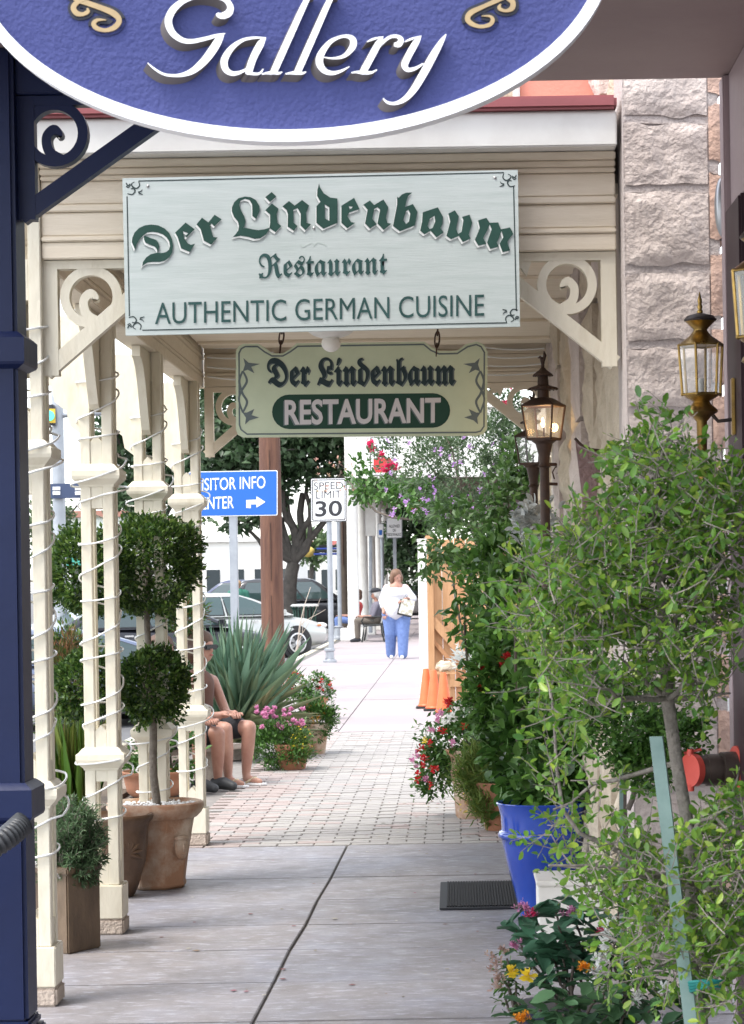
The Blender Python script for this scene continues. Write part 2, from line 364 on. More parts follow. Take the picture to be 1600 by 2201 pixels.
stoneB = mat('limestone_buff', (.58, .50, .39), .9, (.40, .335, .25), 6, bump=.7, bscale=40, detail=10)
stoneC = mat('sandstone_pink', (.52, .35, .27), .9, (.44, .31, .26), 6, bump=.7, bscale=40, detail=10)
mortar = mat('mortar', (.42, .365, .345), .95, (.48, .425, .40), 12, bump=.5, bscale=70)
# pier between gallery and restaurant: front faces the camera
PZ = 7.9; px0, px1 = W(1337, 600, PZ).x, W(1552, 600, PZ).x
pier = thing('stone_pier', 'rough mauve limestone pier rising behind the brass lantern', 'pier', (.74, PZ + .2, 0))
MB().bb(px0 + .012, px1 - .004, PZ + .005, PZ + .40, 0, 3.4).build('mortar_core', mortar, pier)
rows = [1990, 1845, 1700, 1560, 1440, 1310, 1165, 1025, 882, 740, 578, 404, 258, 120, -20]
def zrow(y): return W(1440, y, PZ).z
zr = [0.0] + [zrow(y) for y in rows if zrow(y) > .1]
for i, (a, b) in enumerate(zip(zr[:-1], zr[1:])):
    jt = .030
    m = stone_block(((px0 + px1) / 2 - .012, PZ + .17, (a + b) / 2), (px1 - px0 - .06, .34, b - a - jt), i + 1, .017, 18, 18)
    m.build('stone', stoneA, pier, smooth=70)
    # side return of warmer stone
    zc = (a + b) / 2 + .07
    m = stone_block((px1 - .012, PZ + .17, zc), (.05, .34, (b - a) * .8), i + 31, .012, 4, 8); m.build('stone', stoneC, pier, smooth=70)
# restaurant wall along the walk
WX = .60
rw = thing('restaurant_wall', 'buff rubble stone side wall running back behind the gas lamps', 'wall', (WX + .2, 10.5, 0))
MB().bb(WX + .02, WX + .35, PZ + .42, 15.2, 0, 4.4).build('mortar_core', mortar, rw)
y = PZ + .43; i = 0
while y < 15.1:
    l = min(random.uniform(.22, .5), 15.15 - y); z = 0; out = random.uniform(-.03, .035)
    while z < 4.3 and l > .08:
        hh = random.uniform(.35, 1.0); m = stone_block((WX + .15 - out + random.uniform(-.012, .012), y + l / 2, z + hh / 2), (.30, l - .02, hh - .022), i + 80, .04, 6, 8, 'x'); m.build('stone', random.choice((stoneB, stoneB, stoneB, stoneA)), rw, smooth=70); z += hh; i += 1
    y += l
# ================================================================== GALLERY SIDE
mauve = mat('mauve_paint', (.32, .235, .225), .6, (.29, .21, .205), 2, bump=.05)
mauve2 = mat('mauve_trim', (.40, .31, .32), .5, (.36, .28, .29), 3)
maroon = mat('maroon_paint', (.026, .005, .011), .55, (.021, .004, .009), 3)
glassd = mat('dark_glass', (.02, .03, .035), .05, spec=.8)
ZC = 7.5; zc = W(1300, 172, ZC).z
gp = thing('gallery_porch', 'mauve boarded ceiling of the gallery porch above the oval sign', 'porch', (0, 6.5, zc))
MB().bb(-1.75, 1.3, 4.35, ZC, zc, zc + .08).build('ceiling', mauve, gp, bevel=.004)
MB().bb(-1.75, 1.3, 4.36, ZC - .01, zc + .081, zc + .16).build('roof', mauve2, gp)
gw = thing('gallery_doorway', 'maroon framed gallery doorway at the right edge beside the stone pier', 'doorway', (.95, 6.2, 0))
wx = W(1558, 600, 7.46).x
MB().bb(wx, wx + .3, 7.43, 7.53, 0, zc - .004).build('jamb_trim', mauve2, gw, bevel=.006)
MB().bb(wx + .001, wx + .3, 7.08, 7.425, 0, 2.62).build('door_frame', maroon, gw, bevel=.008)
MB().bb(wx + .02, wx + .3, 3.5, 7.425, 2.625, zc - .004).build('header', mauve2, gw)
MB().bb(wx + .05, wx + .09, 4.6, 7.075, .25, 2.62).build('door_glass', glassd, gw)
MB().bb(wx + .02, wx + .3, 3.5, 4.59, 0, 2.62).build('door_frame', maroon, gw)
MB().bb(wx + .03, wx + .1, 4.6, 7.075, 0, .245).build('kick_panel', maroon, gw)
# ================================================================== RESTAURANT PORCH
FZ = 8.05                                    # front plane
PXR = -1.396; PW = .166                      # post plinth right edge and width
pcx = PXR - PW / 2
SH = .136                                    # shaft width
POSTZ = [FZ + .083, 9.69 + .083, 11.33 + .083, 12.97 + .083]
def zf(y, x=700, Z=FZ): return W(x, y, Z).z
porch = thing('restaurant_porch', 'cream wooden restaurant porch canopy with boarded beam and scroll brackets', 'porch', (-.4, 10.6, 2.6))
xl = -1.55; xr = px0 - .004
zb = zf(545)                                  # beam underside
# front beam as stacked boards and mouldings
bands = [(545, 508, 0.0), (508, 496, .008), (496, 444, -.003), (444, 428, .008), (428, 377, -.003), (377, 366, .011), (366, 352, .02), (352, 334, .034)]
def beam_boards(Z0, sgn, xa, xb, Zref, par):
    for a, b, pr in bands:
        z0, z1 = W(700, a, FZ).z + .0006, W(700, b, FZ).z - .0006
        y0 = Z0 - sgn * pr; y1 = Z0 + sgn * .09
        MB().bb(xa, xb, min(y0, y1), max(y0, y1), z0, z1).build('beam_board', creamd, par, bevel=.004)
beam_boards(FZ + .03, 1, xl + SH + .002, xr, FZ, porch)
fz0, fz1 = zf(333), zf(258)
MB().bb(xl - .10, xr, FZ - .09, FZ + .10, fz0, fz1).build('fascia', white, porch, bevel=.005)
redm = mat('red_flashing', (.30, .085, .09), .5, (.25, .07, .075), 4)
salmon = mat('salmon_paint', (.62, .27, .20), .55, (.55, .23, .17), 3, bump=.1)
MB().bb(xl - .14, xr, FZ - .12, 13.6, fz1 + .002, fz1 + .048).build('roof_edge', redm, porch, bevel=.01)
ZCEIL = 2.80
MB().bb(xl + .15, WX + .02, FZ + .125, 13.25, ZCEIL, ZCEIL + .04).build('ceiling', creamd, porch)
MB().bb(xl - .1, WX + .02, FZ + .125, 13.5, fz1 - .06, fz1).build('roof_deck', creamd, porch)
beam_boards(13.36, 1, xl + SH + .002, WX + .015, 13.3, porch)
# side beam over the posts
for a, b, pr in bands:
    z0, z1 = W(700, a, FZ).z + .0006, W(700, b, FZ).z - .0006
    MB().bb(xl - pr + .01, xl + SH - .01 + (pr if pr > 0 else 0) * .4, FZ + .10, 13.5, z0, z1).build('beam_board', creamd, porch, bevel=.004)
MB().bb(xl - .10, xl + SH, FZ + .101, 13.6, fz0, fz1).build('fascia', white, porch)
for k in range(6):                            # inside batten joints of the ceiling
    yb = 8.6 + k * .85; MB().bb(xl + .16, WX, yb, yb + .03, ZCEIL - .016, ZCEIL - .001).build('batten', creamd, porch)
# upper panel above the roof edge
up = thing('upper_wall', 'salmon painted panel with white trim above the red roof edge', 'wall', (.4, 9.2, fz1 + .05))
MB().bb(W(1118, 200, 9.0).x, W(1290, 200, 9.0).x, 9.0, 9.06, fz1 + .05, fz1 + 1.2).build('panel', salmon, up)
MB().bb(W(1283, 200, 9.0).x, W(1300, 200, 9.0).x, 8.96, 9.0, fz1 + .05, fz1 + 1.2).build('trim', salmon, up, bevel=.01)
MB().bb(W(1104, 200, 9.0).x, W(1116, 200, 9.0).x, 8.97, 9.06, fz1 + .05, fz1 + 1.2).build('trim', white, up, bevel=.004)
MB().bb(W(900, 200, 9.1).x, W(1103, 200, 9.0).x, 9.02, 9.1, fz1 + .05, fz1 + 1.2).build('wall', stoneB, up)
MB().bb(W(1301, 200, 9.0).x, WX + .4, 9.0, 9.2, fz1 + .05, fz1 + 1.2).build('wall', stoneA, up)
# ------------------------------------------------------------------ scroll brackets (flat sawn boards)
def scroll_polys(w, h, flip=1, t=.052, ring=None):
    """local (a along the beam away from the post, b down from the beam) outline pieces"""
    P = []
    P.append([(0, 0), (t, 0), (t, h), (0, h)])                        # arm on the post
    P.append([(0, 0), (w, 0), (w, t * .55), (0, t * .55)])            # arm under the beam
    dx, dy = w * .97, -h * .93; q = math.hypot(dx, dy); nx_, ny_ = -dy / q * t / 2, dx / q * t / 2
    P.append([(t * .1 + nx_, h * .97 + ny_), (w * .97 + nx_, h * .04 + ny_), (w * .97 - nx_, h * .04 - ny_), (t * .1 - nx_, h * .97 - ny_)])
    cx_, cy_, R = ring
    a = [(cx_ + R * math.cos(k * .1963), cy_ + R * math.sin(k * .1963)) for k in range(32)]; r2 = R * .70
    b = [(cx_ + r2 * math.cos(k * .1963), cy_ + r2 * math.sin(k * .1963)) for k in range(32)]
    P.append((a, b))
    # curl inside the ring
    cur = [(cx_ + R * .22, cy_ + R * .80, R * .30), (cx_ - R * .16, cy_ + R * .55, R * .30), (cx_ - R * .24, cy_ + R * .12, R * .28), (cx_ - R * .02, cy_ - R * .12, R * .28), (cx_ + R * .14, cy_ + R * .04, R * .22), (cx_ + R * .06, cy_ + R * .10, R * .12)]
    P.append(ribbon(cur, 6))
    P.append([(w * .62, t * .5), (w * .78, t * .5), (w * .80, h * .16), (w * .70, h * .13), (w * .66, h * .2)])
    return P
def scroll_bracket(name, parent, fn, w, h, th, m, t=.052, ring=None):
    """fn(a,b,d) -> world point; th thickness"""
    polys = scroll_polys(w, h, 1, t, ring); vs = []; fs = []; k = 0; eps = 0
    for p in polys:
        pl = list(p) if isinstance(p, tuple) else [p]
        me = fill2d([[(a, -b) for a, b in q] for q in pl], 1.0); base = len(vs)
        for v in me.vertices: vs.append(fn(v.co.x, -v.co.y, (v.co.z + .5) * (th - 2 * eps) + eps))
        fs += [tuple(i + base for i in f.vertices) for f in me.polygons]; bpy.data.meshes.remove(me); eps += .0008
    return MB().add(vs, fs).build(name, m, parent, smooth=30)
# front left / right, across the walk
zt = zb - .002
def fr_left(a, b, d): return Vector((xl + SH - .002 + a, FZ + .05 + d, zt - b))
scroll_bracket('bracket', porch, fr_left, .46, .40, .05, cream, .054, (.170, .128, .108))
def fr_right(a, b, d): return Vector((xr - .002 - a, FZ + .05 + d, zt - b))
scroll_bracket('bracket', porch, fr_right, .47, .40, .05, cream, .052, (.170, .112, .104))
def rr_left(a, b, d): return Vector((xl + SH - .002 + a, 13.38 + d, zt - b))
scroll_bracket('bracket', porch, rr_left, .46, .40, .05, creamd, .05, (.170, .115, .106))
def rr_right(a, b, d): return Vector((WX - a, 13.38 + d, zt - b))
scroll_bracket('bracket', porch, rr_right, .47, .40, .05, creamd, .052, (.170, .112, .104))
# ------------------------------------------------------------------ posts
stonebase = mat('plinth_stone', (.50, .42, .35), .9, (.40, .33, .28), 12, bump=.6, bscale=70)
def post(idx, label):
    y = POSTZ[idx]; x = xl + SH / 2
    p = thing('porch_post', label, 'post', (x, y, 0), group='cream porch posts')
    s = SH / 2; b = .044
    MB().bb(x - .086, x + .086, y - .086, y + .086, 0, .066).build('stone_base', stonebase, p, bevel=.008)
    MB().bb(x - .083, x + .083, y - .083, y + .083, .068, .207).build('plinth', cream, p, bevel=.004)
    for sx in (-1, 1):
        for sy in (-1, 1):
            xa = x + sx * s; ya = y + sy * s
            MB().bb(min(xa, xa - sx * b), max(xa, xa - sx * b), min(ya, ya - sy * b), max(ya, ya - sy * b), .2075, zb + .002 if idx else fz0 - .002).build('board', cream, p, bevel=.003)
    # fillers that close the slots at the ends, with pointed tops
    gw_ = SH - 2 * b - .002
    for z0, z1, pt in ((.208, .30, 1), (.64, .70, -1), (.765, .85, 1), (1.78, 1.88, -1), (1.965, 2.06, 1), (2.45, zb, 0)):
        m = MB().bb(x - gw_ / 2, x + gw_ / 2, y - s + .004, y + s - .004, z0, z1)
        if pt == 1:
            for yy_ in (0,): m.add([(x - gw_ / 2, y - s + .004, z1), (x + gw_ / 2, y - s + .004, z1), (x, y - s + .004, z1 + .025), (x - gw_ / 2, y + s - .004, z1), (x + gw_ / 2, y + s - .004, z1), (x, y + s - .004, z1 + .025)], [(0, 1, 2), (3, 5, 4), (0, 2, 5, 3), (1, 4, 5, 2)])
        m.bb(x - s + .004, x - gw_ / 2 - .0003, y - gw_ / 2, y + gw_ / 2, z0 + .0005, z1 - .0005); m.bb(x + gw_ / 2 + .0003, x + s - .004, y - gw_ / 2, y + gw_ / 2, z0 + .0005, z1 - .0005)
        m.build('filler_block', cream, p)
    for zc_ in (.732, 1.915):
        e = .031
        prof = [(s + .003, -.045), (s + .006, -.036), (s + .022, -.02), (s + .030, -.012), (s + .033, 0), (s + .033, .022), (s + .022, .030), (s + .010, .045), (s + .002, .05)]
        MB().lathe([(r * 1.41421, z_ + zc_) for r, z_ in prof], (x, y, 0), 4, ph=math.pi / 4).build('collar', cream, p)
    # lengthwise sawn brackets under the side beam, towards and away from the viewer, and one to the street
    if True:
        for sg in ((1,) if idx == 0 else (-1, 1)):
            def fn(a, b_, d, sg=sg): return Vector((x - .02 + d, y + sg * (s + a), zt - b_))
            poly = [(0, 0), (.36, 0), (.36, .05), (.31, .06), (.24, .10), (.18, .17), (.12, .27), (.05, .38), (0, .40)]
            m = MB().prism(poly, fn, 0, .04); m.build('bracket', cream, p, smooth=30)
    def fs_(a, b_, d): return Vector((x - s - a, y - .02 + d, zt - b_))
    poly = [(0, 0), (.30, 0), (.30, .06), (.26, .09), (.25, .13), (.20, .16), (.17, .22), (.16, .27), (.12, .30), (.11, .36), (.06, .40), (.05, .46), (0, .50)]
    MB().prism(poly, fs_, 0, .04).build('bracket', cream, p, smooth=30)
    return p
POSTL = ['nearest cream slotted porch post, right behind the navy post', 'second cream porch post, beside the square brown planter', 'third cream porch post, behind the two-ball topiary', 'farthest cream porch post, in front of the seated pair']
for i in range(4): post(i, POSTL[i])
# rope lights wound round the posts
rope = mat('clear_rope_light', (.72, .72, .70), .25, spec=.6, coat=.3)
def rope_light(i, label, n=11, ph=0):
    y = POSTZ[i]; x = xl + SH / 2; pts = []; s = SH / 2 + .008; random.seed(50 + i)
    steps = n * 28; z = .35
    for k in range(steps):
        a = 6.28318 * k / 28 + ph + .25 * math.sin(k * .031 + i); z = .42 + (2.40 - .42) * k / steps + .03 * math.sin(k * .13 + i)
        c, s_ = math.cos(a), math.sin(a); q = s / (abs(c) ** 8 + abs(s_) ** 8) ** .125
        rr = q + .012 * max(0, abs(c) - .75) * 4 * (1 if math.sin(k * .05 + i) > -.4 else .3)
        if abs(z - .732) < .07 or abs(z - 1.915) < .07: rr += .035
        pts.append((x + rr * c, y + rr * s_, z + .012 * math.sin(a + .4)))
    o = MB().tube(pts, .0042, 6).build('rope_light', rope, None, smooth=60); tag(o, label, 'rope light', 'rope lights on the posts'); return o
RL = ['clear rope light spiralling up the nearest cream post', 'clear rope light spiralling up the second cream post', 'clear rope light spiralling up the post behind the topiary', 'clear rope light spiralling up the post before the seated pair']
for i in range(4): rope_light(i, RL[i], 15, .6 + i)
random.seed(11)
for sgn, lab in ((0, 'clear light strings on the rear beam left of the small sign'), (1, 'clear light strings on the rear beam right of the small sign')):
    m = MB()
    for k in range(4):
        z0 = zb + .05 + k * .055; xa_, xb_ = ((xl + SH + .03, -1.0) if sgn == 0 else (.08, WX - .06))
        m.tube([(xa_ + (xb_ - xa_) * q / 10, 13.26, z0 - .02 * math.sin(q / 10 * 3.14) - .012 * k * q / 10 * (1 if sgn else -1)) for q in range(11)], .005, 5)
    tag(m.build('light_string', rope, None, smooth=60), lab, 'rope light', 'light strings on the rear beam')
# ------------------------------------------------------------------ navy post of the gallery
navy = mat('navy_paint', (.002, .0095, .055), .45, (.0016, .0075, .045), 2.5, spec=.3, bump=.04, bscale=30)
BZ = 6.9; bx1 = W(46, 1300, BZ).x; bw_ = .17; bx = bx1 - bw_ / 2; by = BZ + bw_ / 2
np_ = thing('navy_post', 'tall navy blue gallery porch post at the left edge', 'post', (bx, by, 0))
MB().bb(bx - .085, bx + .085, by - .085, by + .085, .16, zc - .002).build('shaft', navy, np_, bevel=.012)
MB().bb(bx - .105, bx + .105, by - .105, by + .105, 0, .135).build('plinth', navy, np_, bevel=.006)
MB().bb(bx - .093, bx + .093, by - .093, by + .093, .1355, .165).build('plinth_cap', navy, np_, bevel=.008)
for y0_, y1_ in ((712, 792), (1683, 1770)):
    za, zb_ = W(40, y1_, BZ).z, W(40, y0_, BZ).z; s = .085
    MB().lathe([(q * 1.41421, z_) for q, z_ in ((s + .002, za), (s + .022, za + .012), (s + .026, za + .02), (s + .026, zb_ - .02), (s + .018, zb_ - .012), (s + .008, zb_ - .004), (s + .002, zb_))], (bx, by, 0), 4, ph=math.pi / 4).build('collar', navy, np_, smooth=25)
zbl = W(100, 195, BZ).z
MB().bb(bx1 + .001, W(330, 190, BZ).x, by - .05, by + .05, zbl, zc - .003).build('beam', navy, np_, bevel=.004)
def fn_navy(a, b, d): return Vector((bx1 - .001 + a, by - .025 + d, zbl - .002 - b))
scroll_bracket('bracket', np_, fn_navy, .52, .37, .05, navy, .052, (.112, .112, .100))
# ribbed handle at the left edge in front of the navy post
hz = thing('ribbed_hose', 'black ribbed hose end poking in before the navy post', 'hose', W(0, 1800, 6.4))
a_, b_ = W(-40, 1835, 6.4), W(52, 1768, 6.5); pts = crom([(-2.05, 6.3, .03), (-1.95, 6.3, .25), (-1.72, 6.33, .52), tuple(a_), tuple(b_)], 40)
MB().tube(pts, [.031 + (.004 if k % 3 == 0 else 0) for k in range(len(pts) - 1)] + [.02], 14).build('hose', mat('black_rubber', (.03, .032, .036), .45), hz, smooth=50)
MB().tube([b_ + Vector((-.002, 0, 0)), b_ + (b_ - a_).normalized() * .012], [.024, .010], 14).build('end_cap', MAT['black_rubber'], hz, smooth=50)
# ================================================================== OVAL GALLERY SIGN
GZ = 4.5
blue = mat('sign_blue', (.040, .050, .175), .85, (.054, .064, .195), 5, bump=.35, bscale=110)
swhite = mat('sign_white', (.86, .86, .88), .45)
sgrey = mat('letter_side_grey', (.13, .115, .115), .7)
gold = mat('dull_gold', (.42, .30, .15), .45, (.35, .25, .13), 30)
sblack = mat('sign_black', (.012, .014, .03), .6)
gs = thing('oval_sign', 'blue oval hanging sign with raised white script lettering', 'sign', W(624, -94, GZ))
def ell(a, b, n=96, t=.0165): return [(624 + a * math.cos(k * 6.28318 / n) * math.cos(t) + b * math.sin(k * 6.28318 / n) * math.sin(t), -94 - a * math.cos(k * 6.28318 / n) * math.sin(t) + b * math.sin(k * 6.28318 / n) * math.cos(t)) for k in range(n)]
px_shape('panel', [ell(672, 388)], GZ, blue, gs, .03, smooth=30)
px_shape('rim', [ell(692, 408), ell(666, 382)], GZ, swhite, gs, .045, smooth=30)
LT = {'G': (0, [[(692, 168, 26), (705, 185, 40), (740, 190, 55), (790, 165, 62), (803, 110, 52), (755, 50, 42), (640, 22, 30), (520, 27, 32), (400, 68, 45), (312, 145, 60), (277, 240, 62), (312, 335, 55), (390, 395, 44), (470, 408, 38), (580, 388, 32), (690, 358, 26), (762, 340, 4)], [(752, 343, 6), (712, 385, 58), (660, 470, 72), (580, 575, 66), (480, 660, 50), (370, 696, 28), (250, 690, 20), (160, 642, 16), (100, 590, 6)]]),
      'a': (0, [[(1107, 378, 8), (1000, 378, 20), (905, 400, 28), (815, 465, 46), (755, 560, 60), (762, 640, 54), (815, 680, 40), (885, 672, 28), (960, 632, 14)], [(1098, 376, 20), (1060, 430, 60), (1000, 545, 60), (962, 660, 58), (955, 690, 40)], [(950, 676, 30), (1030, 684, 20), (1065, 668, 16), (1082, 640, 8)]]),
      'l': (0, [[(1545, 2, 8), (1495, 14, 20), (1452, 58, 46), (1330, 320, 56), (1185, 640, 58), (1168, 680, 40)], [(1072, 686, 10), (1110, 678, 18), (1170, 674, 34), (1215, 678, 22), (1244, 668, 8)]]),
      'l2': (300, [[(552, 2, 8), (500, 12, 20), (452, 52, 46), (330, 320, 56), (188, 640, 58), (170, 680, 40)], [(72, 684, 10), (110, 678, 18), (170, 674, 34), (215, 678, 22), (247, 666, 8)]]),
      'e': (300, [[(402, 544, 8), (480, 552, 16), (570, 532, 32), (640, 460, 54), (648, 400, 54), (610, 368, 34), (540, 370, 24), (450, 415, 38), (378, 510, 58), (362, 590, 62), (400, 655, 48), (470, 678, 34), (545, 660, 22), (616, 622, 6)]]),
      'r': (300, [[(765, 412, 8), (820, 388, 18), (905, 368, 6)], [(895, 372, 20), (860, 430, 54), (790, 560, 58), (740, 650, 58), (728, 676, 40)], [(632, 674, 10), (680, 668, 20), (735, 672, 34), (800, 672, 22), (850, 648, 8)], [(850, 480, 10), (900, 415, 26), (960, 370, 26), (1020, 364, 30), (1055, 392, 44), (1035, 430, 52), (995, 434, 30)]]),
      'y': (300, [[(1086, 412, 8), (1140, 388, 18), (1228, 362, 6)], [(1218, 368, 20), (1180, 420, 54), (1110, 545, 58), (1086, 610, 56), (1112, 648, 38), (1175, 638, 28), (1245, 596, 12)], [(1438, 346, 6), (1400, 405, 40), (1330, 525, 64), (1240, 690, 66), (1160, 820, 58), (1085, 898, 44), (1005, 934, 28), (940, 926, 22), (902, 892, 10)]])}
for ch, (ox, strokes) in LT.items():
    root = None
    for k, st in enumerate(strokes):
        ps = ribbon([(300 + (x if ox == 0 else x + 1200) / 4, y / 4, w / 4) for x, y, w in st], 8)
        o = px_shape('letter' if k == 0 else 'stroke', [ps], GZ, sgrey, gs if root is None else root, .020 - k * .0006, (-12, 11), .0302)
        if root is None: root = o
        f = px_shape('letter_face', [ps], GZ, swhite, root, .001, (0, 0), .0502 - k * .0006)
for ox, sx, ex in ((0, 1, 0), (0, -1, 0)):
    def tr(l): return [((100 + x / 6.154) if sx == 1 else (960 + x / 8), (y / 6.154 if sx == 1 else y / 8), w / (6.154 if sx == 1 else 8)) for x, y, w in l]
    if sx == 1: S_ = [[(310, -60, 50), (440, 50, 70), (560, 95, 70), (760, 165, 70), (930, 240, 80), (1000, 330, 70), (940, 420, 70), (820, 460, 50), (700, 430, 60), (665, 370, 60), (720, 325, 40), (830, 325, 10)], [(850, -40, 30), (620, 30, 40), (470, 80, 60), (400, 160, 70), (440, 235, 70), (520, 250, 50), (590, 215, 50), (580, 170, 20)]]
    else: S_ = [[(1150, -120, 60), (1000, 10, 90), (880, 80, 80), (640, 190, 70), (430, 290, 90), (360, 390, 90), (420, 480, 80), (580, 535, 60), (740, 500, 70), (790, 420, 70), (740, 360, 40), (600, 355, 10)], [(960, -60, 60), (1040, 40, 80), (1130, 120, 90), (1120, 220, 90), (1020, 268, 50), (920, 240, 60), (900, 200, 60), (930, 150, 15)]]
    root = None
    for k, st in enumerate(S_):
        q = tr(st); o = px_shape('scroll' if root is None else 'scroll_backing', [ribbon([(x, y, w + 14) for x, y, w in q])], GZ, sblack, root or gs, .003 + k * .0004, z0=.0302)
        if root is None: root = o
        px_shape('gilding', [ribbon(q)], GZ, gold, root, .004 + k * .0004, z0=.0338)
# hanging rods up to the porch ceiling
for px in (300, 950):
    p = W(px, -400, GZ); MB().tube([(p.x, GZ - .015, p.z - .05), (p.x, GZ - .015, zc - .001)], .008, 8).build('hanger', sblack, gs)
# ================================================================== BIG RESTAURANT SIGN
DZ = FZ - .055
board = mat('pale_green_board', (.50, .565, .545), .55, (.58, .635, .62), 4, bump=.06, bscale=18, stretch=(1, 1, 14), detail=8)
green = mat('sign_green', (.008, .052, .038), .6, (.02, .08, .062), 9, thr=(.4, .75))
greenb = mat('sign_green_grey', (.014, .062, .056), .6, (.03, .095, .09), 12)
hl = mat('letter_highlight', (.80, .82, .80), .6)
line = mat('sign_line', (.03, .05, .05), .6)
bs = thing('restaurant_sign', 'large pale green board sign with arched dark green blackletter', 'sign', W(690, 545, DZ))
o = px_shape('board', [[(265, 385), (1113, 367), (1118, 703), (272, 722)]], DZ, board, bs, .018)
zq = .0182
# border line with notched corners
def seg(a, b, w=3): return ribbon([(a[0], a[1], w), ((a[0] + b[0]) / 2, (a[1] + b[1]) / 2, w), (b[0], b[1], w)], 1)
for k, (a, b) in enumerate((((300, 391), (1083, 373)), ((275, 424), (280, 681)), ((308, 711), (1090, 695)), ((1104, 401), (1110, 670)))):
    px_shape('border', [seg(a, b, 2.4)], DZ, line, bs, .0006, z0=zq)
for (x, y, sx, sy) in ((289, 405, 1, 1), (1094, 388, -1, 1), (292, 697, 1, -1), (1100, 681, -1, -1)):
    polys = [[(11, -13, 2), (13, -4, 2.5), (6, 2, 3), (-2, -2, 3), (-4, -8, 2), (2, -12, 1.5)], [(-13, 13, 2), (-3, 15, 2.5), (3, 8, 3), (0, 2, 3), (-6, 3, 2)], [(-16, -10, 2), (-12, -4, 3), (-7, -8, 2)], [(-16, -3, 2), (-11, 0, 2), (-6, -6, 1)], [(10, 10, 3), (16, 8, 2), (19, 4, 1)], [(11, 12, 3), (17, 14, 2), (20, 15, 1)]]
    root = None
    for k, pl in enumerate(polys):
        o = px_shape('corner_ornament' if root is None else 'ornament_stroke', [ribbon([(x + a * sx, y + b * sy, w) for a, b, w in pl], 6)], DZ, line, root or bs, .0005 + k * .0001, z0=zq)
        if root is None: root = o
def Lz(p): return [(260 + a / 3.636, 360 + b / 3.636) for a, b in p]
def Rz(p): return [(680 + a / 3.5556, 360 + b / 3.5556) for a, b in p]
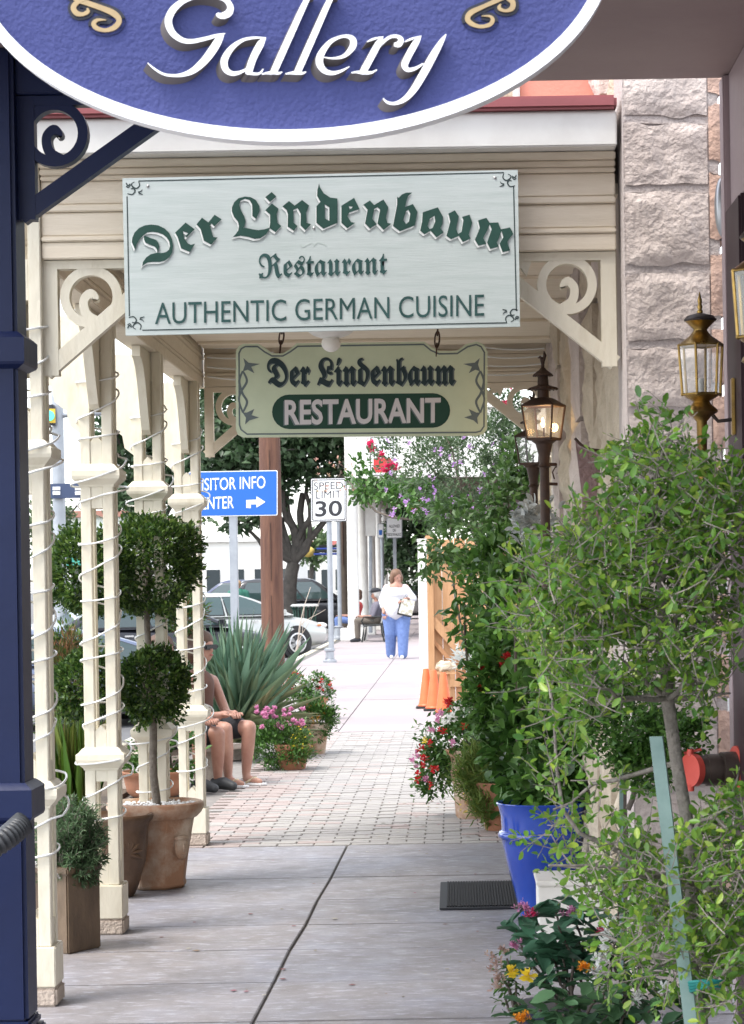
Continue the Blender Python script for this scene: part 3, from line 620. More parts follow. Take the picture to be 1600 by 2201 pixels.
GL = [
 ('D', [Lz([(120, 650), (93, 590), (97, 555), (115, 515), (150, 480), (195, 460), (245, 453), (300, 460), (350, 485), (385, 520), (405, 565), (415, 620), (408, 670), (385, 710), (350, 735), (310, 745), (250, 745), (215, 750), (190, 765), (172, 780), (180, 745), (205, 710), (240, 685), (290, 672), (330, 675), (360, 668), (382, 650), (390, 620), (385, 585), (365, 555), (335, 530), (295, 515), (250, 510), (215, 515), (180, 540), (150, 575), (130, 610)])]),
 ('D', [Lz([(188, 538), (250, 562), (285, 575), (300, 595), (308, 625), (300, 655), (293, 671), (288, 645), (270, 625), (230, 610), (200, 595), (188, 570)])]),
 ('e', [Lz([(430, 517), (512, 438), (583, 490), (518, 556), (514, 540), (533, 522), (492, 505), (500, 560), (530, 600), (555, 612), (587, 602), (545, 667), (478, 640), (450, 550)])]),
 ('r', [Lz([(597, 452), (640, 400), (690, 437), (738, 377), (793, 413), (737, 467), (715, 445), (700, 462), (705, 475), (728, 550), (762, 555), (712, 610), (655, 580), (630, 490)])]),
 ('L', [Lz([(1062, 410), (1075, 380), (1090, 345), (1088, 310), (1060, 262), (1020, 240), (975, 235), (925, 248), (890, 280), (873, 320), (873, 350), (890, 395), (920, 430), (928, 465), (922, 500), (905, 525), (880, 552), (940, 540), (1000, 550), (1050, 565), (1095, 560), (1140, 530), (1175, 475), (1130, 490), (1080, 497), (1030, 490), (975, 478), (960, 482), (970, 470), (980, 430), (970, 390), (945, 345), (930, 300), (940, 268), (975, 252), (1010, 262), (1030, 295), (1033, 345), (1032, 385)])]),
 ('i', [Lz([(1133, 342), (1185, 290), (1237, 330), (1222, 370), (1228, 440), (1258, 465), (1213, 513), (1165, 480), (1172, 440), (1170, 375)])]), ('i', [Lz([(1133, 240), (1183, 200), (1220, 235), (1170, 278)])]),
 ('n', [Lz([(1267, 312), (1318, 270), (1362, 306), (1420, 262), (1475, 305), (1452, 360), (1455, 440), (1490, 450), (1447, 498), (1408, 460), (1410, 370), (1385, 325), (1352, 340), (1355, 440), (1385, 465), (1357, 502), (1308, 470), (1310, 375), (1300, 340)])]),
 ('d', [Rz([(25, 130), (12, 175), (10, 225), (35, 270), (5, 305), (5, 430), (58, 475), (165, 430), (165, 245), (110, 238), (60, 205), (32, 160)]), Rz([(68, 290), (103, 312), (103, 415), (70, 398)])]),
 ('e', [Rz([(195, 300), (292, 240), (333, 325), (255, 352), (240, 380), (270, 425), (300, 430), (240, 472), (195, 430)]), Rz([(252, 302), (283, 308), (256, 336)])]),
 ('n', [Rz([(362, 292), (412, 260), (445, 295), (515, 252), (552, 310), (535, 395), (545, 430), (575, 437), (517, 485), (470, 435), (490, 330), (470, 310), (445, 325), (430, 400), (465, 440), (413, 475), (375, 435), (395, 330)])]),
 ('b', [Rz([(620, 230), (632, 240), (655, 215), (690, 200), (735, 200), (705, 225), (690, 265), (680, 310), (740, 287), (775, 345), (755, 450), (640, 495), (588, 455), (620, 290)]), Rz([(688, 342), (705, 330), (720, 360), (710, 420), (690, 440), (665, 410)])]),
 ('a', [Rz([(815, 350), (930, 312), (970, 385), (965, 440), (950, 470), (975, 502), (920, 542), (875, 490), (828, 518), (795, 490), (810, 420)]), Rz([(868, 400), (905, 375), (910, 420), (890, 470), (868, 478), (852, 455)])]),
 ('u', [Rz([(1010, 360), (1060, 335), (1090, 380), (1070, 480), (1085, 515), (1110, 500), (1125, 410), (1115, 385), (1172, 368), (1192, 430), (1165, 520), (1180, 550), (1120, 577), (1090, 530), (1030, 555), (995, 530), (1025, 420)])]),
 ('m', [Rz([(1237, 412), (1300, 392), (1325, 430), (1390, 427), (1410, 480), (1480, 465), (1505, 513), (1460, 575), (1480, 640), (1425, 655), (1400, 590), (1430, 540), (1415, 492), (1390, 560), (1378, 580), (1395, 610), (1330, 630), (1305, 580), (1340, 480), (1325, 442), (1300, 500), (1275, 545), (1300, 590), (1240, 605), (1212, 560), (1250, 470)])])]
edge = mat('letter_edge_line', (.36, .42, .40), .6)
for k, (ch, pl) in enumerate(GL):
    o = px_shape('letter', pl, DZ, green, bs, .0004, z0=zq + .0032)
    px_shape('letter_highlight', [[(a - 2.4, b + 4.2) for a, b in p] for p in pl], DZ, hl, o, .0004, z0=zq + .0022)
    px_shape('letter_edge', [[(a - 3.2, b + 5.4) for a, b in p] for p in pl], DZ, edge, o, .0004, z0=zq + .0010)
for k, st in enumerate(([(646, 527, 2), (652, 532, 3), (662, 528, 2), (672, 524, 2), (676, 531, 2)], [(676, 531, 2), (684, 523, 2), (696, 527, 2), (704, 531, 1)])):
    px_shape('flourish', [ribbon(st)], DZ, mat('faded_line', (.5, .57, .54), .7), bs, .0004 + k * .0002, z0=zq)
text_px('lettering', frak('Restaurant'), 557, 599, 833, 590, 52, DZ, greenb, bs, .004, zq + .002)
text_px('lettering', 'AUTHENTIC GERMAN CUISINE', 335, 698, 1041, 680, 46, DZ, greenb, bs, 0, zq + .002)
steel = mat('zinc_bolt', (.5, .5, .48), .35, metal=.9)
for (a, b) in ((676, 492), (1064, 384), (320, 402)):
    p = W(a, b, DZ); MB().ball((p.x, DZ - .018, p.z), (.006, .004, .006), 10, 6).build('bolt', steel, bs, smooth=60)
# ================================================================== SMALL HANGING SIGN
HZ = 11.0
cr2 = mat('sign_cream_green', (.62, .70, .52), .55, (.56, .64, .47), 5)
pill = mat('pill_green', (.004, .05, .03), .5); slate = mat('slate_line', (.13, .17, .18), .6)
silver = mat('silver_letter', (.66, .64, .66), .5); dkl = mat('dark_letter', (.012, .035, .045), .5)
hs = thing('hanging_sign', 'small cream sign with scalloped top hanging on chains', 'sign', W(780, 840, HZ))
def Hz(p): return [(500 + a / 2.667, 700 + b / 2.667) for a, b in p]
outl = Hz([(60, 642), (35, 628), (22, 600), (22, 150), (35, 122), (65, 106), (150, 106), (190, 130), (230, 162), (290, 162), (330, 138), (370, 104), (735, 99), (1100, 94), (1140, 123), (1185, 148), (1285, 147), (1340, 108), (1400, 93), (1440, 110), (1462, 150), (1460, 590), (1440, 622), (1400, 632)])
px_shape('board', [outl], HZ, cr2, hs, .022)
inn = Hz([(85, 628), (48, 600), (38, 570), (36, 160), (50, 132), (75, 118), (148, 118), (190, 150), (230, 172), (290, 172), (332, 148), (375, 117), (735, 111), (1098, 106), (1140, 140), (1185, 160), (1288, 158), (1345, 120), (1398, 106), (1428, 120), (1448, 155), (1446, 580), (1425, 610), (1395, 618)])
c0 = (sum(a for a, b in inn) / len(inn), sum(b for a, b in inn) / len(inn))
def inset(pl, d):
    n = len(pl); out = []
    for i in range(n):
        a, b, c = pl[i - 1], pl[i], pl[(i + 1) % n]; d1 = (b[0] - a[0], b[1] - a[1]); d2 = (c[0] - b[0], c[1] - b[1])
        n1 = math.hypot(*d1) or 1; n2 = math.hypot(*d2) or 1; nx_ = -(d1[1] / n1 + d2[1] / n2); ny_ = d1[0] / n1 + d2[0] / n2; q = math.hypot(nx_, ny_) or 1
        out.append((b[0] + nx_ / q * d, b[1] + ny_ / q * d))
    return out
px_shape('border', [inn, inset(inn, 3.4)], HZ, slate, hs, .0006, z0=.0224)
px_shape('pill_panel', [[(586 + 37 * (1 - math.cos(t)) if False else 623 + 37 * math.cos(t), 886 + 37 * math.sin(t)) for t in [math.pi / 2 + k * math.pi / 12 for k in range(13)]] + [(931 + 37 * math.cos(t), 883 + 37 * math.sin(t)) for t in [-math.pi / 2 + k * math.pi / 12 for k in range(13)]]], HZ, pill, hs, .0008, z0=.0224)
text_px('lettering', 'RESTAURANT', 610, 914, 946, 909, 52, HZ, slate, hs, .024, .0238); text_px('lettering', 'RESTAURANT', 613, 912, 948, 907, 52, HZ, silver, hs, .026, .0250)
text_px('lettering', frak('Der Lindenbaum'), 578, 832, 982, 829, 60, HZ, slate, hs, .012, .0236); text_px('lettering', frak('Der Lindenbaum'), 575, 830, 979, 827, 60, HZ, dkl, hs, .014, .0248)
for sx, x0 in ((1, 500), (-1, 1056)):
    f = lambda a, b: (x0 + sx * a / 2.667 + (0 if sx == 1 else 0), 700 + b / 2.667)
    st = [[(62, 262, 4), (85, 320, 5), (52, 380, 5), (40, 430, 4), (62, 500, 4)], [(62, 262, 4), (42, 320, 5), (60, 390, 5), (86, 440, 5), (62, 500, 4)]]
    root = None
    for k, s_ in enumerate(st):
        o = px_shape('vine' if root is None else 'vine_stem', [ribbon([(*f(a, b), w) for a, b, w in s_])], HZ, slate, root or hs, .0004 + k * .0003, z0=.0224)
        if root is None: root = o
    for k, pl in enumerate(([(62, 265), (75, 225), (65, 188), (95, 215), (160, 222), (110, 238), (128, 275), (90, 255)], [(60, 500), (80, 530), (75, 568), (100, 545), (155, 528), (112, 515), (128, 480), (85, 500)])):
        px_shape('tulip', [[f(a, b) for a, b in pl]], HZ, slate, root, .0012, z0=.0224)
iron = mat('rusty_iron', (.05, .03, .022), .7, (.09, .045, .03), 20, metal=.3)
for i, (x0, y0, x1, y1) in enumerate(((602, 757, 615, 690), (938, 766, 946, 690))):
    p0, p1 = W(x0, y0, HZ - .01), W(x1, y1, HZ - .01); n = 5
    p1.z = ZCEIL; cn = MB()
    for k in range(n):
        c = p0.lerp(p1, (k + .4) / n); dr = (p1 - p0).normalized(); sd_ = Vector((1, 0, 0)) if k % 2 else Vector((0, 1, 0)); L_ = (p1 - p0).length / n * .68
        cn.tube([c + dr * math.cos(t) * L_ + sd_ * math.sin(t) * .011 for t in [j * 6.28318 / 14 for j in range(14)]], .0042, 6, closed=True)
    cn.build('chain', iron, hs, smooth=60)
# ceiling globe lamp seen under the big sign
gl = thing('ceiling_lamp', 'white globe ceiling lamp just under the big sign', 'lamp', W(712, 735, 9.6))
p = W(712, 738, 9.6); MB().ball(p, (.040, .040, .036), 20, 12).build('globe', mat('opal_glass', (.85, .83, .78), .3, spec=.5), gl, smooth=60)
MB().lathe([(.040, p.z + .022), (.075, p.z + .034), (.095, p.z + .05), (.095, ZCEIL - .001)], (p.x, p.y, 0), 24).build('canopy', white, gl, smooth=40)
# ================================================================== POTS AND PLANTS, STREET SIDE
terra = mat('terracotta', (.40, .17, .09), .75, (.32, .15, .09), 8, bump=.15)
terraw = mat('weathered_terracotta', (.33, .175, .10), .8, (.50, .40, .31), 4, bump=.25, bscale=40, detail=12, thr=(.42, .58))
brownglaze = mat('brown_glaze', (.06, .03, .015), .35, (.12, .07, .04), 7, bump=.2, bscale=25)
bark = mat('grey_bark', (.20, .17, .14), .9, (.12, .10, .08), 20, bump=.6, bscale=70)
barkd = mat('dark_bark', (.08, .06, .045), .9, (.13, .11, .09), 16, bump=.6, bscale=60)
gravel = mat('white_gravel', (.7, .69, .67), .8)
lf_box = leafmat('boxwood_leaf', [(0.018, 0.044, 0.010), (0.028, 0.070, 0.013), (0.050, 0.109, 0.019), (0.089, 0.156, 0.028), (0.152, 0.234, 0.046)], .4)
lf_dark = leafmat('dark_leaf', [(0.046, 0.107, 0.023), (0.066, 0.160, 0.031), (0.112, 0.230, 0.044), (0.148, 0.304, 0.064)], .35)
lf_mid = leafmat('mid_leaf', [(0.028, 0.077, 0.016), (0.049, 0.119, 0.023), (0.070, 0.168, 0.029), (0.105, 0.210, 0.046)], .4)
lf_lime = leafmat('yaupon_leaf', [(0.078, 0.186, 0.024), (0.114, 0.261, 0.029), (0.155, 0.321, 0.044), (0.232, 0.388, 0.047), (0.084, 0.204, 0.054), (0.340, 0.457, 0.061), (0.131, 0.288, 0.082)], .35, .45)
lf_rose = leafmat('rosemary_leaf', [(0.075, 0.140, 0.066), (0.105, 0.179, 0.086), (0.143, 0.226, 0.112), (0.060, 0.117, 0.046)], .6)
lf_grass = leafmat('grass_blade', [(.06, .14, .015), (.10, .20, .025), (.16, .26, .04), (.24, .24, .06), (.05, .12, .02)], .5)
lf_yucca = leafmat('yucca_blade', [(0.124, 0.242, 0.162), (0.168, 0.304, 0.207), (0.214, 0.347, 0.229), (0.270, 0.378, 0.217), (0.112, 0.210, 0.131)], .45, .2)
lf_yuccad = leafmat('yucca_low_blade', [(0.146, 0.220, 0.105), (0.260, 0.321, 0.175), (0.390, 0.371, 0.210), (0.114, 0.203, 0.105)], .5, .2)
lf_gray = leafmat('grey_leaf', [(0.540, 0.570, 0.570), (0.660, 0.690, 0.690), (0.450, 0.495, 0.495)], .8, .2)
lf_brown = leafmat('dead_leaf', [(.16, .08, .03), (.22, .10, .04), (.10, .09, .03), (.06, .08, .02)], .7, .2)
def petal(n, cols): return leafmat(n, cols, .6, .4)
pt_pink = petal('pink_petal', [(.62, .25, .42), (.7, .33, .5), (.55, .2, .38)]); pt_red = petal('red_petal', [(.55, .015, .02), (.62, .03, .03), (.45, .01, .03)])
pt_white = petal('white_petal', [(.8, .8, .78), (.75, .76, .7)]); pt_yel = petal('yellow_petal', [(.75, .55, .03), (.8, .62, .05)])
pt_or = petal('orange_petal', [(.75, .28, .02), (.8, .36, .03)]); pt_pur = petal('purple_petal', [(.42, .2, .55), (.5, .28, .62), (.6, .4, .66)])
pt_mag = petal('magenta_petal', [(.62, .03, .12), (.7, .06, .18), (.55, .02, .1)])
def limb(m, a, b, r0, r1, wob=.06, n=7, seed=0):
    a, b = Vector(a), Vector(b); L_ = (b - a).length; pts = []
    for k in range(n + 1):
        t = k / n; p = a.lerp(b, t); w = math.sin(t * math.pi) * L_ * wob
        p += Vector((noise.noise(Vector((t * 2.3, seed * 3.1, .5))), noise.noise(Vector((seed * 1.7, t * 2.3, 4.5))), noise.noise(Vector((seed, 7.7, t * 2.3))))) * w * 2.2; pts.append(p)
    m.tube(pts, [r0 + (r1 - r0) * k / n for k in range(n + 1)], 7); return pts
def flowers(name, m, parent, P, D, r, petals=6, shape='petal', asp=.8):
    """each head a rosette of petals; one object of kind stuff for the lot"""
    PP = []; DD = []
    for p, d in zip(P, D):
        d = Vector(d).normalized(); u = d.orthogonal().normalized(); w = d.cross(u); a0 = random.random() * 6
        for k in range(petals):
            a = a0 + k * 6.28318 / petals; v = (u * math.cos(a) + w * math.sin(a)) * .85 + d * .5; PP.append(tuple(p)); DD.append(tuple(v))
    return leaves(name, m, parent, PP, DD, r, asp, shape, jit=.3)
# ---- topiaries
def topiary(label, base, zs, potfn, seed):
    t = thing('topiary_tree', label, 'topiary', base, group='two-ball topiaries')
    m = MB(); top = zs[-1][2]
    limb(m, (base[0] + .01, base[1], base[2]), (zs[0][0], zs[0][1], zs[0][2]), .021, .017, .02, 8, seed); limb(m, (zs[0][0], zs[0][1], zs[0][2]), (zs[1][0], zs[1][1], zs[1][2]), .017, .013, .03, 8, seed + 1)
    for k in range(5):
        c = zs[k % 2]; q = Vector(c[:3]) + Vector((random.uniform(-.1, .1), random.uniform(-.1, .1), random.uniform(-.02, .08))); limb(m, (c[0], c[1], c[2] - .06), q, .007, .003, .05, 4, k + seed)
    m.build('trunk', bark, t, smooth=60)
    for k, (x, y, z, rx, rz, n) in enumerate(zs):
        P, D = cloud((x, y, z), (rx, rx, rz), n, .72); P2, D2 = cloud((x, y, z), (rx * 1.08, rx * 1.08, rz * 1.1), n // 5, .9, 60, .07)
        P = np.vstack([P, P2]); D = np.vstack([D, D2]); cc = np.array((x, y, z)); lump = np.array([1 + .30 * noise.noise(Vector(q) * 1.9 + Vector((seed, k * 5, 0))) + .10 * noise.noise(Vector(q) * 6) for q in D]); P = cc + (P - cc) * lump[:, None]; D = D + rdir(len(P), (0, 0, .25), .55)
        leaves('crown', lf_box, t, P, D, (.018, .034), .55, 'diamond', jit=.8)
    return t
ob = G(338, 1905)                           # octagonal pot
oy = ob.y - .02
def octpot(x, y):
    p = thing('octagonal_pot', 'large weathered terracotta pot with panelled sides, white gravel inside', 'pot', (x, y, 0))
    prof = [(.140, 0), (.152, .014), (.146, .036), (.160, .14), (.185, .28), (.198, .345)]
    MB().lathe(prof + [(.170, .347)], (x, y, 0), 8, ph=math.pi / 8).build('body', terraw, p, bevel=.004)
    MB().lathe([(.20, .338), (.222, .36), (.236, .388), (.233, .408), (.218, .414), (.205, .40), (.196, .38), (.0, .38)], (x, y, 0), 32, cap=False).build('rim', terraw, p, smooth=50)
    a = -.65; d = Vector((math.cos(a), math.sin(a), 0)); f = MB()          # relief mask on one panel
    c = Vector((x, y, .20)) + d * .172; rt = Matrix.Rotation(a, 3, 'Z')
    f.ball(c, (.015, .045, .06), 10, 8, rt); f.ball(c + d * .012 + Vector((0, 0, .0)), (.010, .008, .018), 8, 6, rt); f.ball(c + Vector((0, 0, .045)) + d * .003, (.012, .05, .015), 8, 6, rt); f.ball(c + Vector((0, 0, -.03)) + d * .01, (.008, .016, .007), 8, 6, rt)
    f.build('relief_mask', terraw, p, smooth=60)
    g_ = MB()
    for k in range(230):
        aa = random.random() * 6.283; rr = .19 * math.sqrt(random.random()); g_.ball((x + rr * math.cos(aa), y + rr * math.sin(aa), .389 + random.uniform(0, .012)), (random.uniform(.007, .013), random.uniform(.007, .013), .008), 6, 4)
    o = g_.build('gravel', gravel, p); o['kind'] = 'stuff'
octpot(ob.x, oy)
zA = lambda px, py, Z: tuple(W(px, py, Z))
topiary('tall two-ball topiary in the weathered octagonal pot', (ob.x + .0, oy, .385), [(*zA(325, 1470, oy), .185, .175, 5600), (*zA(322, 1215, oy), .25, .245, 9000)], None, 3)
ub = G(238, 1935); uy = ub.y + .15
u = thing('brown_urn', 'tall brown glazed urn behind the second porch post', 'pot', (ub.x, uy, 0))
prof = [(.085, 0), (.095, .01), (.115, .06), (.145, .16), (.158, .25), (.160, .31), (.166, .34), (.182, .36), (.186, .375), (.178, .385), (.165, .375), (.15, .36), (0, .355)]
MB().lathe(prof, (ub.x, uy, 0), 28, cap=False).build('body', brownglaze, u, smooth=60)
rl = MB(); c = Vector((ub.x, uy, .21)); d = Vector((.55, -.83, 0))
for k in range(9):
    a = -1.9 + k * .475; t_ = Vector((d.y, -d.x, 0)) * math.sin(a) * -1 + Vector((0, 0, math.cos(a))); rl.tube([c + d * .145 + t_ * .012, c + d * .15 + t_ * .05 , c + d * .146 + t_ * .075], [.009, .011, .003], 6)
rl.build('relief_rosette', brownglaze, u, smooth=60)
topiary('darker two-ball topiary half hidden by the second porch post', (ub.x, uy, .35), [(*zA(190, 1475, uy), .165, .16, 3800), (*zA(190, 1232, uy), .21, .20, 6000)], None, 9)
# ---- square planter with rosemary
sb = G(120, 2052); sy = sb.y + .13; sxx = W(140, 1900, sy).x
sp = thing('square_planter', 'square brown clay planter standing behind the nearest cream post', 'planter', (sxx, sy, 0))
rt = Matrix.Rotation(math.radians(58), 3, 'Z')
MB().box((sxx, sy, .16), (.20, .20, .32), rt).build('body', mat('brown_clay', (.055, .036, .022), .5, (.17, .115, .07), 6, bump=.2, detail=10, stretch=(1, 1, .4)), sp, bevel=.006)
MB().box((sxx, sy, .327), (.215, .215, .03), rt).build('rim', MAT['brown_clay'], sp, bevel=.006)
ro = thing('rosemary_bush', 'shaggy grey-green rosemary bush in the square planter', 'bush', (sxx, sy, .34))
rc = W(150, 1815, sy); m = MB(); P = []; D = []
for k in range(210):
    c_, d_ = cloud((rc.x, sy, rc.z), (.17, .16, .23), 1, .75); b = Vector(c_[0]); a = Vector((sxx + random.uniform(-.05, .05), sy + random.uniform(-.05, .05), .33)); pts = limb(m, a, b, .003, .0012, .08, 5, k)
    for q in range(58):
        t = .30 + .65 * random.random(); i = min(4, int(t * 5)); p = pts[i].lerp(pts[i + 1], t * 5 - i); P.append(tuple(p)); D.append(tuple((b - a).normalized() * .8 + Vector(rdir(1)[0])))
m.build('stems', bark, ro); leaves('foliage', lf_rose, ro, P, D, (.022, .038), .2, 'diamond')
# ---- green grass clump and things behind the posts
gc = W(165, 1700, 14.5); gr = thing('grass_clump', 'bright green spiky grass clump beside the rosemary bush', 'grass', (gc.x, 14.5, 0))
P = []; D = []
for k in range(260):
    a = random.random() * 6.28; rr = random.uniform(0, .10); P.append((gc.x + rr * math.cos(a), 14.5 + rr * math.sin(a), .0)); D.append((math.cos(a) * .35 * random.random(), math.sin(a) * .3 * random.random(), 1))
leaves('blade', lf_grass, gr, P, D, (.3, .75), .018, 'blade', parts=120, partname='blade', jit=1, up=(0, -1, .1))
tb = G(325, 1716); tbw = thing('terracotta_bowl', 'wide terracotta bowl planter behind the octagonal pot', 'pot', (tb.x, tb.y + .25, 0))
MB().lathe([(.17, 0), (.20, .03), (.205, .06), (.215, .1), (.22, .13), (.235, .14), (.24, .165), (.225, .17), (.21, .15), (0, .14)], (tb.x, tb.y + .25, 0), 30, cap=False).build('body', terra, tbw, smooth=50)
bp = thing('leafy_bedding', 'bright green leafy plant growing in the terracotta bowl', 'plant', (tb.x, tb.y + .25, .14))
P, D = cloud((tb.x + .05, tb.y + .25, .28), (.24, .2, .2), 900, .4, 40, .15); leaves('foliage', lf_mid, bp, P, D + rdir(900, (0, 0, .4)), (.03, .06), .6, 'oval')
db = W(140, 1465, 15.5); dbt = thing('browned_shrub', 'browning feathery shrub left of the second post', 'shrub', (db.x, 15.5, 0))
P, D = cloud((db.x, 15.5, db.z), (.17, .2, .30), 2600, .4, 60, .16); leaves('foliage', lf_brown, dbt, P, D + rdir(2600, (0, 0, .6), .5), (.03, .07), .12, 'blade')
P, D = cloud((db.x + .05, 15.6, db.z - .05), (.24, .2, .38), 2200, .4, 60, .16); leaves('foliage', lf_box, dbt, P, D + rdir(2200, (0, 0, .6), .5), (.03, .05), .4)
m = MB(); limb(m, (db.x, 15.5, -.03), (db.x, 15.5, db.z), .025, .012, .04, 6, 3); m.build('trunk', barkd, dbt, smooth=60)
sc_ = W(392, 1318, 17); sh = thing('bottlebrush_shrub', 'small feathery conifer shrub behind the farthest post', 'shrub', (sc_.x, 17, 0))
P, D = cloud((sc_.x, 17, sc_.z), (.16, .16, .15), 1600, .4, 40, .16); leaves('foliage', lf_brown, sh, P[:500], D[:500] + rdir(500, (0, 0, .4), .5), (.04, .07), .12, 'blade'); leaves('foliage', lf_mid, sh, P[500:], D[500:] + rdir(1100, (0, 0, .4), .5), (.04, .08), .1, 'blade')
m = MB(); limb(m, (sc_.x - .1, 17, -.03), (sc_.x, 17, sc_.z), .02, .01, .04, 6, 3); m.build('trunk', barkd, sh, smooth=60)
# ---- yucca
yb = Vector((-1.80, 19.4, 0)); yu = thing('yucca_plant', 'big blue-green yucca with sword leaves beside the seated pair', 'yucca', yb)
def yblades(n, lo, hi, Ls, m, parts, cx=0):
    P = []; D = []
    for k in range(n):
        a = random.random() * 6.283; el = random.uniform(lo, hi); P.append((yb.x + cx + random.uniform(-.10, .10), yb.y + random.uniform(-.12, .12), .12 + random.uniform(0, .22))); D.append((math.cos(a) * math.cos(el), math.sin(a) * math.cos(el), math.sin(el)))
    leaves('blade', m, yu, P, D, Ls, .020, 'blade', parts=parts, partname='blade', jit=.25, up=(0, -.3, 1))
yblades(620, .7, 1.5, (.55, .98), lf_yucca, 150, -.03); yblades(150, .0, .7, (.45, .72), lf_yuccad, 80, .0); yblades(90, -.35, .2, (.35, .6), lf_yuccad, 60, .1)
MB().lathe([(.14, 0), (.12, .2), (.09, .4)], (yb.x, yb.y, 0), 10).build('stump', barkd, yu)
dt = thing('dead_twig', 'bare pale twig standing above the yucca', 'twig', W(640, 1500, 20.5))
m = MB(); a = W(600, 1560, 20.5); b = W(668, 1262, 20.5); ps = limb(m, a, b, .008, .003, .05, 8, 2)
for k, (px, py) in enumerate(((690, 1285), (655, 1300), (650, 1330), (700, 1310))): limb(m, ps[3 + k % 4], W(px, py, 20.5), .004, .0015, .05, 4, k)
m.build('twig', mat('dry_twig', (.5, .42, .35), .8), dt, smooth=60)
# ---- flower pots by the walk
def flower_pot(label, base, r, h, zs=0, col=terra):
    p = thing('flower_pot', label, 'pot', base, group='flower pots by the brick walk'); x, y, z = base
    MB().lathe([(r * .66, zs), (r * .72, zs + .01), (r * .92, zs + h * .78), (r * 1.0, zs + h * .80), (r * 1.03, zs + h * .9), (r * 1.0, zs + h), (r * .9, zs + h), (r * .88, zs + h * .86), (0, zs + h * .86)], (x, y, 0), 26, cap=False).build('body', col, p, smooth=45); return p
def bed(name, label, cat, c, r, n, lm, size, asp=.5, shape='oval', clumps=40, cs=.2, base=None, bias=.4):
    t = thing(name, label, cat, base or (c[0], c[1], c[2] - r[2])); P, D = cloud(c, r, n, .5, clumps, cs); leaves('foliage', lm, t, P, D + rdir(n, (0, 0, bias), .6), size, asp, shape); return t
def heads(t, c, r, n, m, size, petals=6, top=.1, name='flowers', front=True):
    P = []; D = []
    while len(P) < n:
        d = rdir(1)[0]
        if d[2] < top or (front and d[1] > .5): continue
        P.append(np.array(c) + d * np.array(r) * random.uniform(.95, 1.12)); D.append(d + np.array((0, -.4, .5)))
    flowers(name, m, t, P, D, size, petals)
p1 = G(612, 1658); y1 = p1.y + .17
flower_pot('terracotta pot of pink flowers at the foot of the yucca', (p1.x + .05, y1 + .03, 0), .14, .2)
b1 = W(603, 1606, y1); t = bed('pink_mums', 'mound of pale pink flowers over green leaves by the yucca', 'flowers', (b1.x, y1, b1.z), (.235, .20, .165), 3600, lf_mid, (.03, .055), .35, 'diamond', 60, .18)
for k in range(34):
    q = W(random.uniform(550, 655), random.uniform(1522, 1565), y1 - .05 + random.uniform(-.08, .1)); flowers('flower_head', pt_pink, t, [tuple(q + Vector(rdir(1)[0]) * .01) for _ in range(8)], [(random.gauss(0, .4), -.6, .8)] * 8, (.014, .024), 5)
q = W(648, 1600, y1 - .1); P, D = cloud(tuple(q), (.07, .07, .14), 700, .4, 20, .2); leaves('foliage', leafmat('yellow_green_leaf', [(.14, .2, .03), (.2, .26, .04), (.1, .16, .02)]), t, P, D + rdir(700), (.012, .025), .25)
heads(t, q, (.08, .08, .15), 24, pt_yel, (.008, .012), 5, -.6)
p2 = G(682, 1622); y2 = p2.y + .12
flower_pot('terracotta pot with orange marigolds next to the walk', (p2.x - .03, y2, 0), .13, .26, 0, terraw)
b2 = W(680, 1548, y2); t = bed('orange_marigolds', 'leafy clump of orange and yellow flowers over the walk', 'flowers', (b2.x, y2, b2.z), (.15, .14, .17), 1900, lf_mid, (.035, .065), .3, 'diamond', 40, .2)
heads(t, b2, (.13, .12, .13), 20, pt_or, (.014, .022), 7, -.1); heads(t, b2 + Vector((-.07, 0, -.04)), (.09, .1, .14), 26, pt_yel, (.008, .013), 5, -.6, 'yellow_flowers')
p3 = G(672, 1548); y3 = p3.y + .15
flower_pot('terracotta pot of white and red flowers, farthest along the walk', (p3.x + .01, y3, 0), .15, .24)
b3 = W(672, 1484, y3); t = bed('white_begonias', 'white and red begonias in the farthest flower pot', 'flowers', (b3.x, y3, b3.z), (.18, .16, .15), 1600, lf_mid, (.03, .05), .6, 'oval', 40, .2)
heads(t, b3, (.16, .15, .14), 130, pt_white, (.02, .032), 5, -.4); heads(t, b3 + Vector((.06, 0, 0)), (.14, .14, .13), 26, pt_red, (.018, .03), 5, 0, 'red_flowers')
q = W(628, 1475, y3 + .1); t = bed('red_begonias', 'red and white flower bed between yucca and far pot', 'flowers', tuple(q), (.16, .12, .12), 500, lf_dark, (.03, .05), .5, 'oval', 20, .2, base=(q.x, y3 + .1, 0))
heads(t, q, (.17, .12, .14), 46, pt_red, (.024, .036), 5, -.2); heads(t, q - Vector((.05, 0, .1)), (.2, .12, .12), 50, pt_white, (.015, .024), 5, -.3, 'white_flowers')
